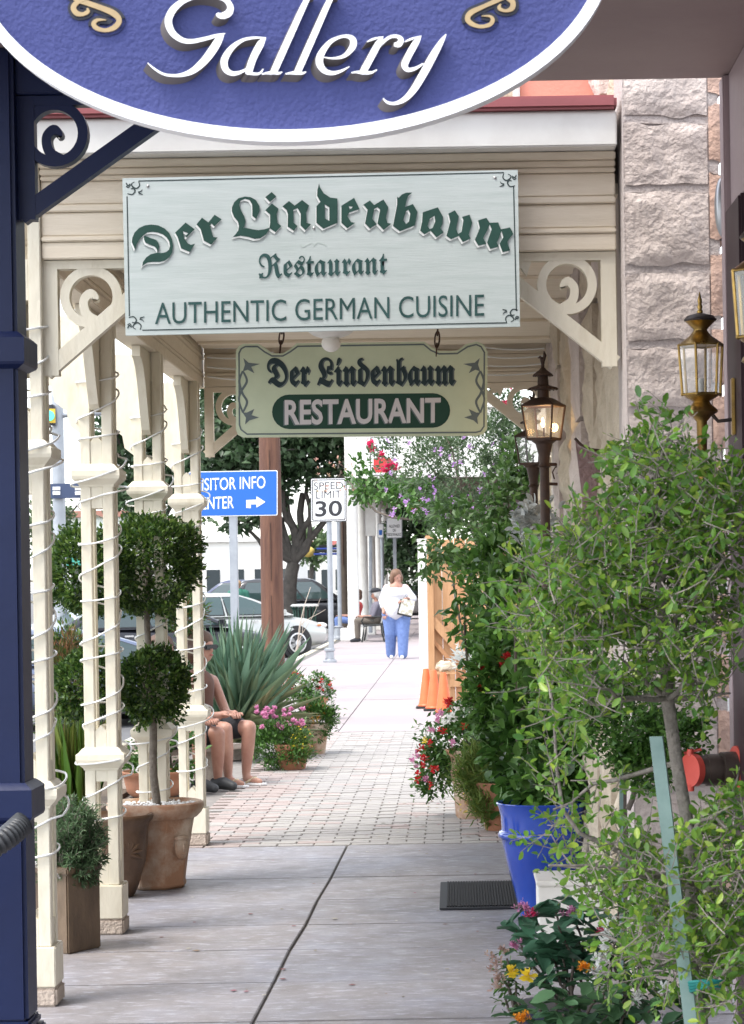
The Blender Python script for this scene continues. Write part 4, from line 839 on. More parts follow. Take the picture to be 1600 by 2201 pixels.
# ================================================================== RIGHT SIDE
# ---- gas lamp posts
rustbr = mat('rust_brown_metal', (.055, .035, .028), .55, (.085, .05, .038), 18, metal=.4, bump=.1)
clearg = mat('lantern_glass', (.9, .92, .92), .04, spec=.5, trans=1.0)
def pane_mat():
    if 'thin_pane' in MAT: return MAT['thin_pane']
    m = bpy.data.materials.new('thin_pane'); m.use_nodes = True; MAT['thin_pane'] = m; n = m.node_tree.nodes; L = m.node_tree.links
    tr = n.new('ShaderNodeBsdfTransparent'); gl = n.new('ShaderNodeBsdfGlossy'); gl.inputs['Roughness'].default_value = .06
    df = n.new('ShaderNodeBsdfDiffuse'); df.inputs[0].default_value = (.55, .6, .62, 1); a = n.new('ShaderNodeMixShader'); a.inputs[0].default_value = .5; L.new(gl.outputs[0], a.inputs[1]); L.new(df.outputs[0], a.inputs[2])
    mx = n.new('ShaderNodeMixShader'); mx.inputs[0].default_value = .2; L.new(tr.outputs[0], mx.inputs[1]); L.new(a.outputs[0], mx.inputs[2]); L.new(mx.outputs[0], n['Material Output'].inputs[0]); return m
pane = pane_mat()
def gas_lamp(label, px, ytop, ybot, Z, lit, zg=0):
    """lantern glass from ytop to ybot pixels; six-sided head on a pole"""
    c = W(px, (ytop + ybot) / 2, Z); x, y = c.x, Z; z0, z1 = W(px, ybot, Z).z, W(px, ytop, Z).z; h = z1 - z0; k = h / .24
    t = thing('gas_lamp', label, 'lamp', (x, y, zg), group='gas lamps on posts')
    MB().lathe([(.045, zg), (.05, zg + .03), (.032, zg + .06), (.024, zg + .12), (.022, z0 - .2 * k), (.03, z0 - .19 * k), (.022, z0 - .17 * k), (.028, z0 - .10 * k), (.06 * k, z0 - .03 * k), (.085 * k, z0 - .012 * k), (.085 * k, z0)], (x, y, 0), 18).build('pole', rustbr, t, smooth=40)
    ph = .35; n = 4; r0, r1 = .125 * k, .165 * k
    MB().lathe([(r0 * 1.02, z0 - .004), (r0 * 1.05, z0 + .012 * k), (r0 * .9, z0 + .014 * k)], (x, y, 0), 4, ph=ph).build('base_ring', rustbr, t)
    fr = MB()
    for j in range(n):
        a = ph + j * 6.28318 / n; p0 = Vector((x + r0 * math.cos(a), y + r0 * math.sin(a), z0)); p1 = Vector((x + r1 * math.cos(a), y + r1 * math.sin(a), z1)); fr.tube([p0, p1], .0075 * k, 6)
        a2 = ph + (j + 1) * 6.28318 / n; q0 = Vector((x + r0 * math.cos(a2), y + r0 * math.sin(a2), z0)); q1 = Vector((x + r1 * math.cos(a2), y + r1 * math.sin(a2), z1)); fr.tube([p1, q1], .008 * k, 6)
        MB().add([p0.lerp(q0, .04), p0.lerp(q0, .96), p1.lerp(q1, .96), p1.lerp(q1, .04)], [(0, 1, 2, 3)]).build('pane', pane, t)
    fr.build('frame', rustbr, t, smooth=50)
    MB().lathe([(r1 * 1.08, z1), (r1 * .95, z1 + .012 * k), (r1 * .5, z1 + .05 * k), (r1 * .42, z1 + .055 * k)], (x, y, 0), 4, ph=ph).build('roof', rustbr, t)
    zz = z1 + .055 * k; cr = MB().lathe([(.04 * k, zz), (.04 * k, zz + .055 * k), (.095 * k, zz + .06 * k), (.1 * k, zz + .072 * k), (.04 * k, zz + .09 * k), (.036 * k, zz + .15 * k), (.066 * k, zz + .155 * k), (.068 * k, zz + .168 * k), (.03 * k, zz + .195 * k), (.012 * k, zz + .215 * k), (.012 * k, zz + .23 * k)], (x, y, 0), 20)
    for j in range(18):
        a = j * 6.28318 / 18; cr.ball((x + .1 * k * math.cos(a), y + .1 * k * math.sin(a), zz + .062 * k), .008 * k, 6, 4); cr.ball((x + .068 * k * math.cos(a), y + .068 * k * math.sin(a), zz + .157 * k), .006 * k, 6, 4)
    cr.build('chimney', rustbr, t, smooth=40)
    zz += .23 * k; e = MB(); e.tube([(x, y, zz - .005), (x, y, zz + .03 * k), (x - .006, y, zz + .055 * k)], [.010 * k, .016 * k, .012 * k], 8); e.tube([(x - .004, y, zz + .045 * k), (x - .02 * k, y, zz + .06 * k), (x - .034 * k, y, zz + .052 * k)], [.012 * k, .010 * k, .002], 8)
    for s in (-1, 1): e.tube([(x + .004, y + s * .008, zz + .03 * k), (x + .016 * k, y + s * .014 * k, zz + .07 * k), (x + .010 * k, y + s * .01 * k, zz + .1 * k)], [.010 * k, .012 * k, .002], 7)
    e.build('eagle_finial', rustbr, t, smooth=60)
    MB().tube([(x, y, z0), (x, y, z0 + .085 * k)], .006 * k, 8).build('burner', rustbr, t)
    if lit:
        MB().lathe([(.003, z0 + .088 * k), (.013 * k, z0 + .105 * k), (.011 * k, z0 + .125 * k), (.002, z0 + .155 * k)], (x - .004, y, 0), 10).build('flame', mat('flame', (1, .7, .3), .5, emit=((1, .55, .18), 14)), t, smooth=60)
        L = bpy.data.lights.new('flame_light', 'POINT'); L.energy = .5; L.color = (1, .6, .25); L.shadow_soft_size = .02; lo = bpy.data.objects.new('flame_light', L); C.objects.link(lo); lo.location = (x - .004, y - .0, z0 + .12 * k)
        lo.parent = t; lo.matrix_parent_inverse = Matrix.Translation(-Vector((x, y, zg)))
    return t
gas_lamp('rust brown gas lamp with a burning flame, bird finial on top', 1169, 872, 945, 10.7, True)
gas_lamp('unlit dark gas lamp just left behind the burning one', 1146, 938, 998, 12.4, False)
# wrought-iron bracket on the wall
wi = thing('iron_bracket', 'black wrought-iron scroll bracket on the stone wall', 'bracket', W(1210, 1020, 12.2))
m = MB(); Z = 12.2
m.tube([W(1170, 998, Z), W(1248, 999, Z)], .009, 6); m.tube([W(1170, 1040, Z), W(1228, 1041, Z)], .008, 6); m.tube([W(1226, 1010, Z), W(1229, 1058, Z)], .005, 6)
sp_ = [(1192, 1030), (1188, 1015), (1194, 1004), (1206, 1002), (1212, 1012), (1206, 1022), (1198, 1018), (1200, 1011)]
m.tube([W(a, b, Z) for a, b in sp_], .004, 6); m.tube([W(a, b, Z) for a, b in ((1222, 1040), (1224, 1018), (1218, 1006), (1206, 1001))], .004, 6); m.build('scroll', iron, wi, smooth=60)
# mauve stucco panel with scalloped top
st = thing('stucco_panel', 'mauve stucco panel with scooped top and iron rim by the pier', 'panel', W(1285, 1000, 9.6)); Z = 9.3
o = px_shape('panel', [[(1236, 942), (1250, 957), (1270, 966), (1292, 969), (1310, 963), (1322, 950), (1328, 944), (1330, 1250), (1262, 1250), (1250, 1060)]], Z, mat('mauve_stucco', (.30, .20, .195), .95, (.24, .165, .165), 20, bump=1.0, bscale=60), st, .03)
MB().tube([W(a, b, Z - .03) for a, b in ((1236, 942), (1250, 957), (1270, 966), (1292, 969), (1310, 963), (1322, 950), (1324, 930), (1328, 924))], .006, 6).build('iron_rim', iron, st, smooth=60)
# ---- brass wall lanterns
brass = mat('brass', (.42, .27, .075), .28, (.22, .14, .05), 14, metal=.9)
brassd = mat('tarnished_brass', (.05, .045, .05), .4, (.10, .07, .05), 14, metal=.7)
def brass_lantern(label, px, y0, y1, Z, arm):
    c = W(px, (y0 + y1) / 2, Z); x, y = c.x, Z; za, zb2 = W(px, y1, Z).z, W(px, y0, Z).z; h = zb2 - za; k = h / .155
    t = thing('brass_lantern', label, 'lantern', (x, y, za), group='brass wall lanterns')
    n = 6; ph = .2; r0, r1 = .062 * k, .072 * k; fr = MB()
    for j in range(n):
        a = ph + j * 6.28318 / n; a2 = a + 6.28318 / n
        p0 = Vector((x + r0 * math.cos(a), y + r0 * math.sin(a), za)); p1 = Vector((x + r1 * math.cos(a), y + r1 * math.sin(a), zb2)); q0 = Vector((x + r0 * math.cos(a2), y + r0 * math.sin(a2), za)); q1 = Vector((x + r1 * math.cos(a2), y + r1 * math.sin(a2), zb2))
        fr.tube([p0, p1], .0042 * k, 6); fr.tube([p0, q0], .004 * k, 6); fr.tube([p1, q1], .004 * k, 6); fr.ball(p0, .006 * k, 6, 4)
        MB().add([p0.lerp(q0, .05), p0.lerp(q0, .95), p1.lerp(q1, .95), p1.lerp(q1, .05)], [(0, 1, 2, 3)]).build('pane', pane, t)
    fr.build('frame', brass, t, smooth=50)
    MB().lathe([(r1 * 1.02, zb2), (.066 * k, zb2 + .006 * k), (.05 * k, zb2 + .018 * k), (.034 * k, zb2 + .03 * k), (.022 * k, zb2 + .045 * k), (.022 * k, zb2 + .05 * k), (.04 * k, zb2 + .068 * k), (.048 * k, zb2 + .075 * k)], (x, y, 0), 24).build('roof', brass, t, smooth=50)
    MB().lathe([(.05 * k, zb2 + .0755 * k), (.052 * k, zb2 + .08 * k), (.042 * k, zb2 + .092 * k), (.014 * k, zb2 + .1 * k)], (x, y, 0), 24).build('cap', brassd, t, smooth=50)
    MB().lathe([(.008 * k, zb2 + .1 * k), (.01 * k, zb2 + .106 * k), (.006 * k, zb2 + .112 * k), (.009 * k, zb2 + .12 * k), (.006 * k, zb2 + .128 * k), (.0075 * k, zb2 + .14 * k), (.001, zb2 + .168 * k)], (x, y, 0), 14).build('finial', brass, t, smooth=60)
    MB().lathe([(.012 * k, za - .27 * k), (.014 * k, za - .262 * k), (.017 * k, za - .085 * k), (.03 * k, za - .07 * k), (.052 * k, za - .055 * k), (.05 * k, za - .048 * k), (.03 * k, za - .03 * k), (.026 * k, za - .022 * k), (.05 * k, za - .008 * k), (.056 * k, za)], (x, y, 0), 24).build('stem', brass, t, smooth=50)
    xw = x + arm
    MB().tube([(x + .03 * k, y, za - .06 * k), (x + arm * .5, y, za - .085 * k), (xw - .008, y, za - .08 * k)], .006 * k, 8).build('arm', brassd, t, smooth=60)
    MB().bb(xw - .010, xw, y - .02 * k, y + .02 * k, za - .13 * k, za + .05 * k).build('wall_plate', brass, t, bevel=.003)
    MB().tube([(x, y, za), (x, y, za + .05 * k)], .009 * k, 8).build('candle_socket', MAT['white_paint'], t, smooth=60)
    return t
wxl = wx
cl = W(1507, 790, 7.25); brass_lantern('brass hexagonal lantern with pointed finial before the stone pier', 1507, 742, 848, 7.25, wxl - cl.x - .001)
c2 = W(1640, 650, 5.3); brass_lantern('second brass lantern cut off by the right edge', 1640, 582, 725, 5.3, wxl + .02 - c2.x - .001)
# grey metal fixture on the jamb
gf = thing('metal_fixture', 'brushed grey metal wall fixture high on the stone pier', 'fixture', W(1550, 445, 7.6)); Z = 7.55
m = MB(); p = W(1553, 445, Z); m.ball(p, (.026, .03, .098), 16, 12); m.build('housing', mat('brushed_metal', (.42, .43, .45), .35, metal=.8), gf, smooth=60)
MB().bb(p.x + .0, wx, Z - .01, Z + .012, p.z - .06, p.z + .06).build('mount', MAT['brushed_metal'], gf, bevel=.003)
# ---- fire hose connection
fc = thing('fire_connection', 'fire hose inlet pipe with red round cap on the jamb', 'hose inlet', W(1500, 1652, 7.3))
Z = 7.3; a = W(1487, 1655, Z); pipem = mat('bronze_pipe', (.12, .09, .075), .45, (.08, .06, .05), 10, metal=.6); b = Vector((wx + .004, Z + .03, a.z - .004)); redc = mat('red_plastic', (.62, .085, .06), .5, (.55, .07, .05), 10)
d = (b - a).normalized(); m = MB(); L_ = (b - a).length
m.tube([a + d * t for t in (.012, L_ * .3, L_ * .3 + .001, L_ * .55, L_ * .55 + .001, L_ * .62, L_ * .62 + .001, L_)], [.046, .046, .05, .05, .044, .044, .056, .058], 28); m.build('pipe', pipem, fc, smooth=40)
MB().tube([b - d * .014, b - d * .002], [.075, .075], 28).build('flange', redc, fc, smooth=40)
nrm = Vector((-.62, -.78, 0)).normalized()
MB().tube([a + d * .012, a - nrm * 0 + nrm * .012], [.052, .052], 28).build('cap', redc, fc, smooth=40)
m = MB(); 
for s in (-1, 1): m.tube([a + nrm * .006 + Vector((0, 0, s * .045)), a + nrm * .006 + Vector((0, 0, s * .066))], [.012, .010], 8)
m.tube([a + Vector((-.02, .03, .05)), a + Vector((.035, .03, .062))], .005, 6); m.build('cap_lug', redc, fc, smooth=60)
# ---- blue glazed pot
bluegl = mat('cobalt_glaze', (.012, .05, .34), .12, (.02, .075, .42), 3, coat=.6, bump=.02)
bpb = W(1170, 1985, 9.95); BX, BY = bpb.x, 9.95
bpt = thing('blue_pot', 'tall glossy cobalt blue glazed pot beside the door mat', 'pot', (BX, BY, 0))
zt_ = W(1170, 1722, BY).z; R = .195
MB().lathe([(.095, 0), (.10, .01), (.108, .05), (.13, .14), (.155, .24), (.172, .32), (.178, zt_ - .155), (.188, zt_ - .15), (.192, zt_ - .138), (.186, zt_ - .125), (.176, zt_ - .12), (.178, zt_ - .06), (.188, zt_ - .02), (R + .003, zt_ - .004), (R, zt_), (R - .014, zt_ - .004), (R - .02, zt_ - .04), (0, zt_ - .05)], (BX, BY, 0), 40, cap=False).build('body', bluegl, bpt, smooth=60)
# ---- door mat
mp0, mp1 = G(945, 1957), G(945, 1900); mt = thing('door_mat', 'black ribbed rubber door mat on the pavement', 'mat', (.15, (mp0.y + mp1.y) / 2, 0)); mm_ = mat('mat_rubber', (.008, .0085, .010), .85, (.012, .0125, .014), 30)
MB().bb(mp0.x, .56, mp0.y, mp1.y, .0025, .010).build('backing', mat('mat_edge', (.018, .02, .024), .7), mt, bevel=.002)
m = MB(); n = 46
for k in range(n):
    xx = mp0.x + .03 + (.56 - mp0.x - .06) * (k + .5) / n; m.bb(xx - .0042, xx + .0042, mp0.y + .03, mp1.y - .03, .0101, .016)
m.build('ribs', mm_, mt)
# ---- white box planter
wb = thing('white_box', 'white wooden box in front of the blue pot', 'box', W(1230, 1940, 9.2)); Z = 9.0
q0 = W(1158, 1895, Z); q1 = W(1305, 1895, Z); zt2 = W(1200, 1898, Z).z
MB().bb(q0.x, q1.x, Z, Z + .32, 0, zt2 - .012).build('body', white, wb, bevel=.004); MB().bb(q0.x - .008, q1.x + .008, Z - .008, Z + .328, zt2 - .0115, zt2 + .008).build('lid', white, wb, bevel=.004)
# ---- terracotta pots on the right
def rpot(label, px, py, r, h, mm):
    b = G(px, py); y = b.y + r * .8; p = thing('tall_pot', label, 'pot', (b.x, y, 0), group='terracotta pots along the restaurant wall')
    MB().lathe([(r * .6, 0), (r * .66, .015), (r * .72, h * .4), (r * .92, h * .85), (r * 1.02, h * .93), (r * 1.04, h), (r * .94, h), (r * .9, h * .93), (0, h * .92)], (b.x, y, 0), 26, cap=False).build('body', mm, p, smooth=50); return b.x, y, h
r1 = rpot('tapered clay pot with trailing red flowers by the walk', 1020, 1762, .17, .42, terraw); r2 = rpot('short rough clay pot between the tapered pot and the blue pot', 1075, 1788, .13, .28, terra)
# ---- foliage masses along the wall (each plant its own thing)
def shrub(name, label, cat, blobs, lm, size, asp, shape='diamond', stems=None, base=None, bias=.3, fl=None, parts=0, barkm=None, up=None, hub=None):
    x, y, z = base; t = thing(name, label, cat, base); P = []; D = []; random.seed(int(abs(x * 1000) + y * 10))
    for (px, py, Z, rx, rz, n, cl, cs) in blobs:
        c = W(px, py, Z); sc = Z / F; p, d = cloud(tuple(c), (rx * sc, max(rx, rz) * sc * .8, rz * sc), n, .35, cl, cs); P.append(p); D.append(d)
    P = np.vstack(P); D = np.vstack(D); ok = (P[:, 2] > .03) & (P[:, 0] < WX + .02 if P[:, 1].max() < 15.2 and P[:, 1].min() > 8 else np.ones(len(P), bool)); P, D = P[ok], D[ok]
    leaves('foliage', lm, t, P, D * .7 + rdir(len(P), (0, 0, bias), .6), size, asp, shape, parts=parts, up=up, jit=.6)
    m = MB()
    hb = Vector(base)
    if hub: hb = W(*hub); limb(m, base, hb, .03, .02, .05, 8, 1)
    for k, (px, py, Z) in enumerate(stems or []): limb(m, hb + Vector((random.uniform(-.03, .03), random.uniform(-.03, .03), 0)), W(px, py, Z), .014, .005, .06, 8, k + 3)
    if stems: m.build('stems', barkm or barkd, t, smooth=60)
    for f in (fl or []):
        nm, fm, pts, s, pet, rep = f; PP = []; DD = []
        for px, py, Z in pts:
            for _ in range(rep): q = W(px + random.gauss(0, 3.2 * (rep > 1) + .01 * rep), py + random.gauss(0, 3 * (rep > 1)), Z + random.uniform(-.03, .03)); PP.append(tuple(q)); DD.append((random.gauss(0, .5), -1, random.gauss(.4, .4)))
        flowers(nm, fm, t, PP, DD, s, pet)
    random.seed(5); return t
def scat(n, x0, x1, y0, y1, Z): return [(random.uniform(x0, x1), random.uniform(y0, y1), Z + random.uniform(-.3, .3)) for _ in range(n)]
shrub('hibiscus_shrub', 'big dark leafy hibiscus shrub with red flowers behind the blue pot', 'shrub',
      [(1130, 1330, 12.8, 95, 165, 1700, 60, .19), (1025, 1290, 13.2, 60, 110, 420, 34, .22), (1090, 1480, 12.6, 90, 110, 1500, 50, .2), (1180, 1500, 12.2, 85, 150, 1400, 45, .2), (1085, 1215, 13.4, 85, 70, 700, 36, .2)],
      lf_dark, (.05, .095), .48, 'diamond', [(1120, 1330, 12.8), (1000, 1300, 13.2), (1060, 1200, 13), (1180, 1400, 12.4)], (.38, 12.7, .0), .1,
      [('red_flowers', pt_red, [(1110, 1432, 12.3), (1082, 1432, 12.4), (1150, 1400, 12.2), (1092, 1410, 12.4), (1035, 1436, 12.5), (968, 1508, 12.5), (1140, 1435, 12.2), (1026, 1480, 12.5)], (.016, .03), 5, 7)])
shrub('flowering_vine', 'loose tall shrub with small lilac flowers reaching over the cedar fence', 'shrub',
      [(1000, 1010, 16.5, 130, 90, 3000, 110, .13), (900, 980, 17, 100, 70, 1500, 70, .12), (1080, 950, 16, 70, 70, 1500, 50, .15), (1000, 1110, 16.5, 90, 50, 1300, 50, .16), (1085, 870, 16.2, 55, 60, 900, 30, .18)],
      leafmat('vine_leaf', [(.04, .08, .03), (.06, .11, .045), (.085, .14, .06), (.12, .17, .09), (.03, .065, .02)], .5), (.025, .05), .4, 'diamond', [(900, 980, 17), (1000, 1010, 16.5), (1080, 930, 16), (960, 940, 16.5), (1000, 1120, 16.4)], (.42, 16.2, 0), .2,
      [('lilac_flowers', pt_pur, scat(60, 830, 1120, 940, 1110, 16.0), (.016, .03), 5, 1)], hub=(1060, 1150, 16.3))
shrub('green_vine', 'bright green broad-leaved vine below the gas lamps', 'vine',
      [(1105, 1080, 14.9, 60, 80, 700, 40, .2), (985, 1110, 15.2, 60, 40, 300, 26, .2), (1115, 990, 14.9, 30, 45, 160, 12, .25), (1000, 1170, 14.7, 90, 50, 500, 30, .2), (920, 1210, 15, 30, 40, 90, 10, .25)],
      leafmat('vine_bright_leaf', [(.04, .09, .02), (.055, .12, .028), (.08, .15, .04), (.03, .065, .018)], .45, .45), (.045, .08), .5, 'diamond', [(1090, 1060, 14.9), (970, 1090, 15.2), (1110, 980, 14.9)], (.45, 14.8, 0), .1)
shrub('crape_myrtle_branch', 'crape myrtle bough with crimson blossom hanging across the speed sign', 'tree',
      [(805, 1050, 19, 50, 32, 460, 26, .2), (880, 1068, 18.5, 60, 32, 700, 40, .2), (765, 1010, 19.5, 26, 40, 90, 8, .25), (930, 1095, 18, 55, 28, 450, 20, .2)],
      lf_mid, (.04, .075), .5, 'oval', [(800, 1000, 19), (740, 1030, 19.5), (860, 1075, 18.5), (980, 930, 18)], (.35, 17.8, 0), .1,
      [('crimson_blossom', pt_mag, [(838, 1000, 18.6), (848, 1005, 18.6), (830, 1010, 18.6), (820, 980, 18.7), (795, 955, 18.8), (800, 965, 18.8), (1090, 828, 17.5), (1085, 870, 17.5)], (.02, .035), 5, 16), ('pale_buds', petal('bud_petal', [(.5, .28, .2), (.55, .3, .25), (.3, .25, .1)]), scat(26, 680, 760, 985, 1060, 19.5), (.015, .028), 4, 1)], hub=(1015, 1135, 17.9))
shrub('dusty_plant', 'silvery grey felt-leaved plant under the gas lamps', 'plant', [(1150, 1140, 11.6, 42, 50, 260, 12, .25)], lf_gray, (.05, .085), .4, 'oval', [(1150, 1140, 11.6), (1140, 1160, 11.6)], (.42, 11.8, 0), .2)
shrub('trailing_petunias', 'trailing plant with red and coral flowers spilling from the tapered pot', 'flowers',
      [(990, 1595, 14.3, 80, 60, 1800, 46, .2), (938, 1660, 14.4, 40, 52, 560, 24, .22), (1010, 1540, 14.2, 60, 40, 700, 24, .2)], lf_mid, (.03, .06), .45, 'diamond', [(985, 1560, 14.3), (930, 1640, 14.4)], (r1[0], r1[1], .38), .2,
      [('red_flowers', pt_red, [(905, 1610, 14.2), (912, 1630, 14.2), (908, 1645, 14.2), (922, 1690, 14.2), (960, 1510, 14.1), (898, 1672, 14.2), (925, 1600, 14.1), (950, 1575, 14.1), (930, 1655, 14.1), (1000, 1560, 14)], (.018, .032), 5, 3), ('coral_flowers', pt_pink, [(893, 1625, 14.2), (945, 1530, 14.1), (940, 1545, 14.1), (890, 1638, 14.2), (930, 1570, 14.1), (970, 1600, 14), (915, 1675, 14.2)], (.016, .028), 5, 4), ('yellow_flowers', pt_yel, [(912, 1592, 14.2)], (.014, .024), 5, 3), ('white_flowers', pt_white, [(985, 1530, 14), (975, 1540, 14), (1010, 1420, 14), (1020, 1410, 14), (955, 1555, 14), (1000, 1525, 14), (965, 1545, 14)], (.018, .03), 5, 4)])
shrub('feathery_herb', 'feathery pale green herb between the clay pots', 'plant', [(1035, 1665, 13.6, 62, 60, 2600, 50, .2), (1050, 1730, 13.5, 30, 36, 600, 14, .25)], leafmat('herb_leaf', [(0.120, 0.195, 0.039), (0.165, 0.240, 0.052), (0.090, 0.165, 0.033), (0.225, 0.255, 0.052)], .6), (.04, .08), .12, 'blade', None, (1.0 * r2[0] - .05, r2[1] - .1, .26), .5,
      [('yellow_flowers', pt_yel, [(random.uniform(990, 1030), random.uniform(1690, 1750), 13.6) for _ in range(26)], (.008, .014), 4, 1)])
shrub('white_spiky_plant', 'white silvery spiky plant behind the orange cones', 'plant', [(1015, 1425, 15.5, 30, 30, 160, 10, .3)], petal('silver_leaf', [(.6, .63, .62), (.7, .72, .7)]), (.05, .1), .2, 'diamond', None, (.25, 15.6, 0), .5)
shrub('potted_vine', 'heart-leaved climber growing out of the blue pot', 'plant', [(1130, 1600, 10.6, 75, 110, 900, 40, .2), (1220, 1620, 10.3, 70, 100, 700, 30, .2), (1180, 1690, 10, 80, 40, 400, 20, .22)], lf_mid, (.05, .085), .62, 'oval', [(1130, 1560, 10.6), (1220, 1600, 10.3)], (BX, BY, zt_ - .06), .1)
shrub('dark_boxwood', 'dark small-leaved shrub with bare trunk beside its own stake, near the pier', 'shrub', [(1340, 1540, 7.45, 95, 105, 2400, 60, .19), (1385, 1650, 7.45, 60, 60, 800, 30, .2), (1290, 1490, 7.5, 60, 60, 700, 30, .2), (1440, 1590, 7.4, 70, 60, 1100, 30, .2), (1480, 1540, 7.4, 40, 40, 350, 16, .2)], lf_dark, (.016, .03), .5, 'oval', None, (.52, 7.5, 0), .2)
m = MB(); limb(m, G(1345, 1995) * 0 + Vector((W(1340, 1800, 7.7).x, 7.7, 0)), W(1345, 1560, 7.9), .018, .012, .03, 8, 2); limb(m, W(1350, 1740, 7.75), W(1400, 1600, 7.8), .01, .006, .05, 6, 4)
o = m.build('shrub_trunk', barkd, bpy.data.objects['dark_boxwood'], smooth=60)
tk = thing('thin_stake', 'thin grey-green stake beside the dark shrub trunk', 'stake', (W(1335, 1800, 7.6).x, 7.6, 0))
MB().tube([(W(1330, 1800, 7.6).x, 7.6, 0), W(1336, 1640, 7.6)], .008, 4).build('stake', mat('stake_green', (.24, .34, .31), .5, (.17, .26, .24), 9, metal=.2), tk)
# ---- big foreground yaupon with stake
FZt = 5.2
ty = thing('yaupon_tree', 'light green small-leaved young tree filling the right foreground', 'tree', (W(1500, 2200, FZt).x, FZt, 0))
m = MB(); base = Vector((W(1515, 2200, FZt).x + .02, FZt, 0))
trunk = [base, W(1500, 2180, FZt), W(1478, 2060, FZt), W(1490, 1900, FZt), W(1480, 1780, FZt), W(1455, 1640, FZt), W(1435, 1500, FZt), W(1430, 1380, FZt), W(1420, 1250, FZt), W(1400, 1120, FZt)]
m.tube(trunk, [.026, .022, .021, .016, .015, .0145, .0155, .013, .009, .005], 10)
tips = []
def br(a, b, r0, r1, k):
    pts = limb(m, a, b, r0, r1, .08, 7, k); tips.append(pts); return pts
tg = [(1560, 2150, 1), (1600, 1980, 2), (1230, 1290, 7), (1130, 1330, 7), (1190, 1480, 6), (1190, 1740, 5), (1290, 1480, 6), (1340, 1420, 6), (1350, 1120, 8), (1250, 1200, 7), (1480, 1080, 8), (1560, 1200, 7), (1590, 1300, 7), (1520, 1450, 6), (1570, 1490, 6), (1300, 1050, 8), (1440, 930, 9), (1470, 900, 9), (1580, 1080, 8), (1390, 1010, 9), (1270, 1350, 7), (1180, 1860, 3), (1240, 1790, 3), (1330, 1830, 3), (1380, 1960, 3), (1560, 1780, 4), (1590, 1880, 3), (1270, 2010, 2), (1400, 2080, 2), (1580, 2080, 2), (1440, 1830, 3)]
for k, (px, py, i) in enumerate(tg):
    q = W(px, py, FZt + random.uniform(-.35, .35)); br(trunk[i], q, .007, .0025, k)
# drooping twig on the left
tw = [W(1185, 1480, FZt - .1), W(1192, 1560, FZt - .1), W(1197, 1650, FZt - .1), W(1210, 1740, FZt - .1), W(1245, 1790, FZt - .1), W(1330, 1830, FZt - .05)]
m.tube(tw, [.002, .003, .004, .0045, .005, .006], 7); tips.append(tw); tips.append(tw)
P = []; D = []; mt2 = MB()
def twig_leaves(o, d, L_, n):
    e = o + d * L_; mt2.tube([o, o.lerp(e, .5) + Vector(rdir(1)[0]) * L_ * .06, e], [.0016, .0013, .0008], 4, cap=False)
    for q in range(n):
        t = .12 + .88 * (q + random.random()) / n; s = Vector(rdir(1)[0]); P.append(tuple(o.lerp(e, min(1, t)) + s * .003)); D.append(tuple(d * .55 + s * .8))
crowns = [(1390, 1190, 190, 150, 230), (1500, 1130, 110, 130, 110), (1260, 1270, 150, 110, 130), (1170, 1350, 80, 60, 50), (1330, 1400, 170, 70, 75), (1520, 1370, 90, 110, 70), (1440, 960, 55, 70, 34), (1380, 1010, 70, 60, 36), (1560, 1060, 50, 70, 36), (1570, 1860, 70, 150, 120), (1375, 1890, 130, 90, 100), (1450, 2040, 150, 90, 100), (1215, 1790, 45, 60, 16), (1200, 1600, 38, 110, 22), (1545, 2080, 60, 90, 50), (1240, 1480, 110, 70, 50), (1500, 1480, 70, 50, 16), (1300, 1700, 40, 60, 6)]
allb = [p for t in tips for p in t[3:]]
for (px, py, rx, ry, n) in crowns:
    for k in range(int(n * 1.6)):
        a = random.random() * 6.283; rr = math.sqrt(random.random()); Z = FZt + random.gauss(0, .2); o = W(px + rx * rr * math.cos(a), py + ry * rr * math.sin(a), Z)
        d = Vector((random.gauss(0, .7), random.gauss(0, .6), random.gauss(.25, .6))).normalized(); twig_leaves(o, d, random.uniform(.05, .11), random.randint(6, 10))
        if random.random() < .45:
            nb = random.choice(sorted(allb, key=lambda v: (v - o).length_squared)[:5])
            if (nb - o).length < .09: mt2.tube([nb, nb.lerp(o, .5) + Vector(rdir(1)[0]) * .012, o], [.0022, .0019, .0015], 4, cap=False)
m.build('trunk', mat('pale_bark', (.27, .235, .205), .9, (.17, .15, .13), 30, bump=.5, bscale=90), ty, smooth=60)
o = mt2.build('twigs', MAT['pale_bark'], ty, fix=False); o['kind'] = 'stuff'
leaves('foliage', lf_lime, ty, P, D, (.010, .030), .5, 'oval', parts=300, jit=.9)
# berries
bm_ = MB()
for k in range(160):
    c_ = crowns[random.randint(0, 4)]; o_ = W(c_[0] + random.gauss(0, c_[2] * .5), c_[1] + random.gauss(0, c_[3] * .5), FZt + random.gauss(-.05, .15))
    for _ in range(3): bm_.ball(o_ + Vector(rdir(1)[0]) * .008, .0028, 6, 4)
o = bm_.build('berries', mat('green_berry', (.2, .26, .05), .4), ty, fix=False); o['kind'] = 'stuff'
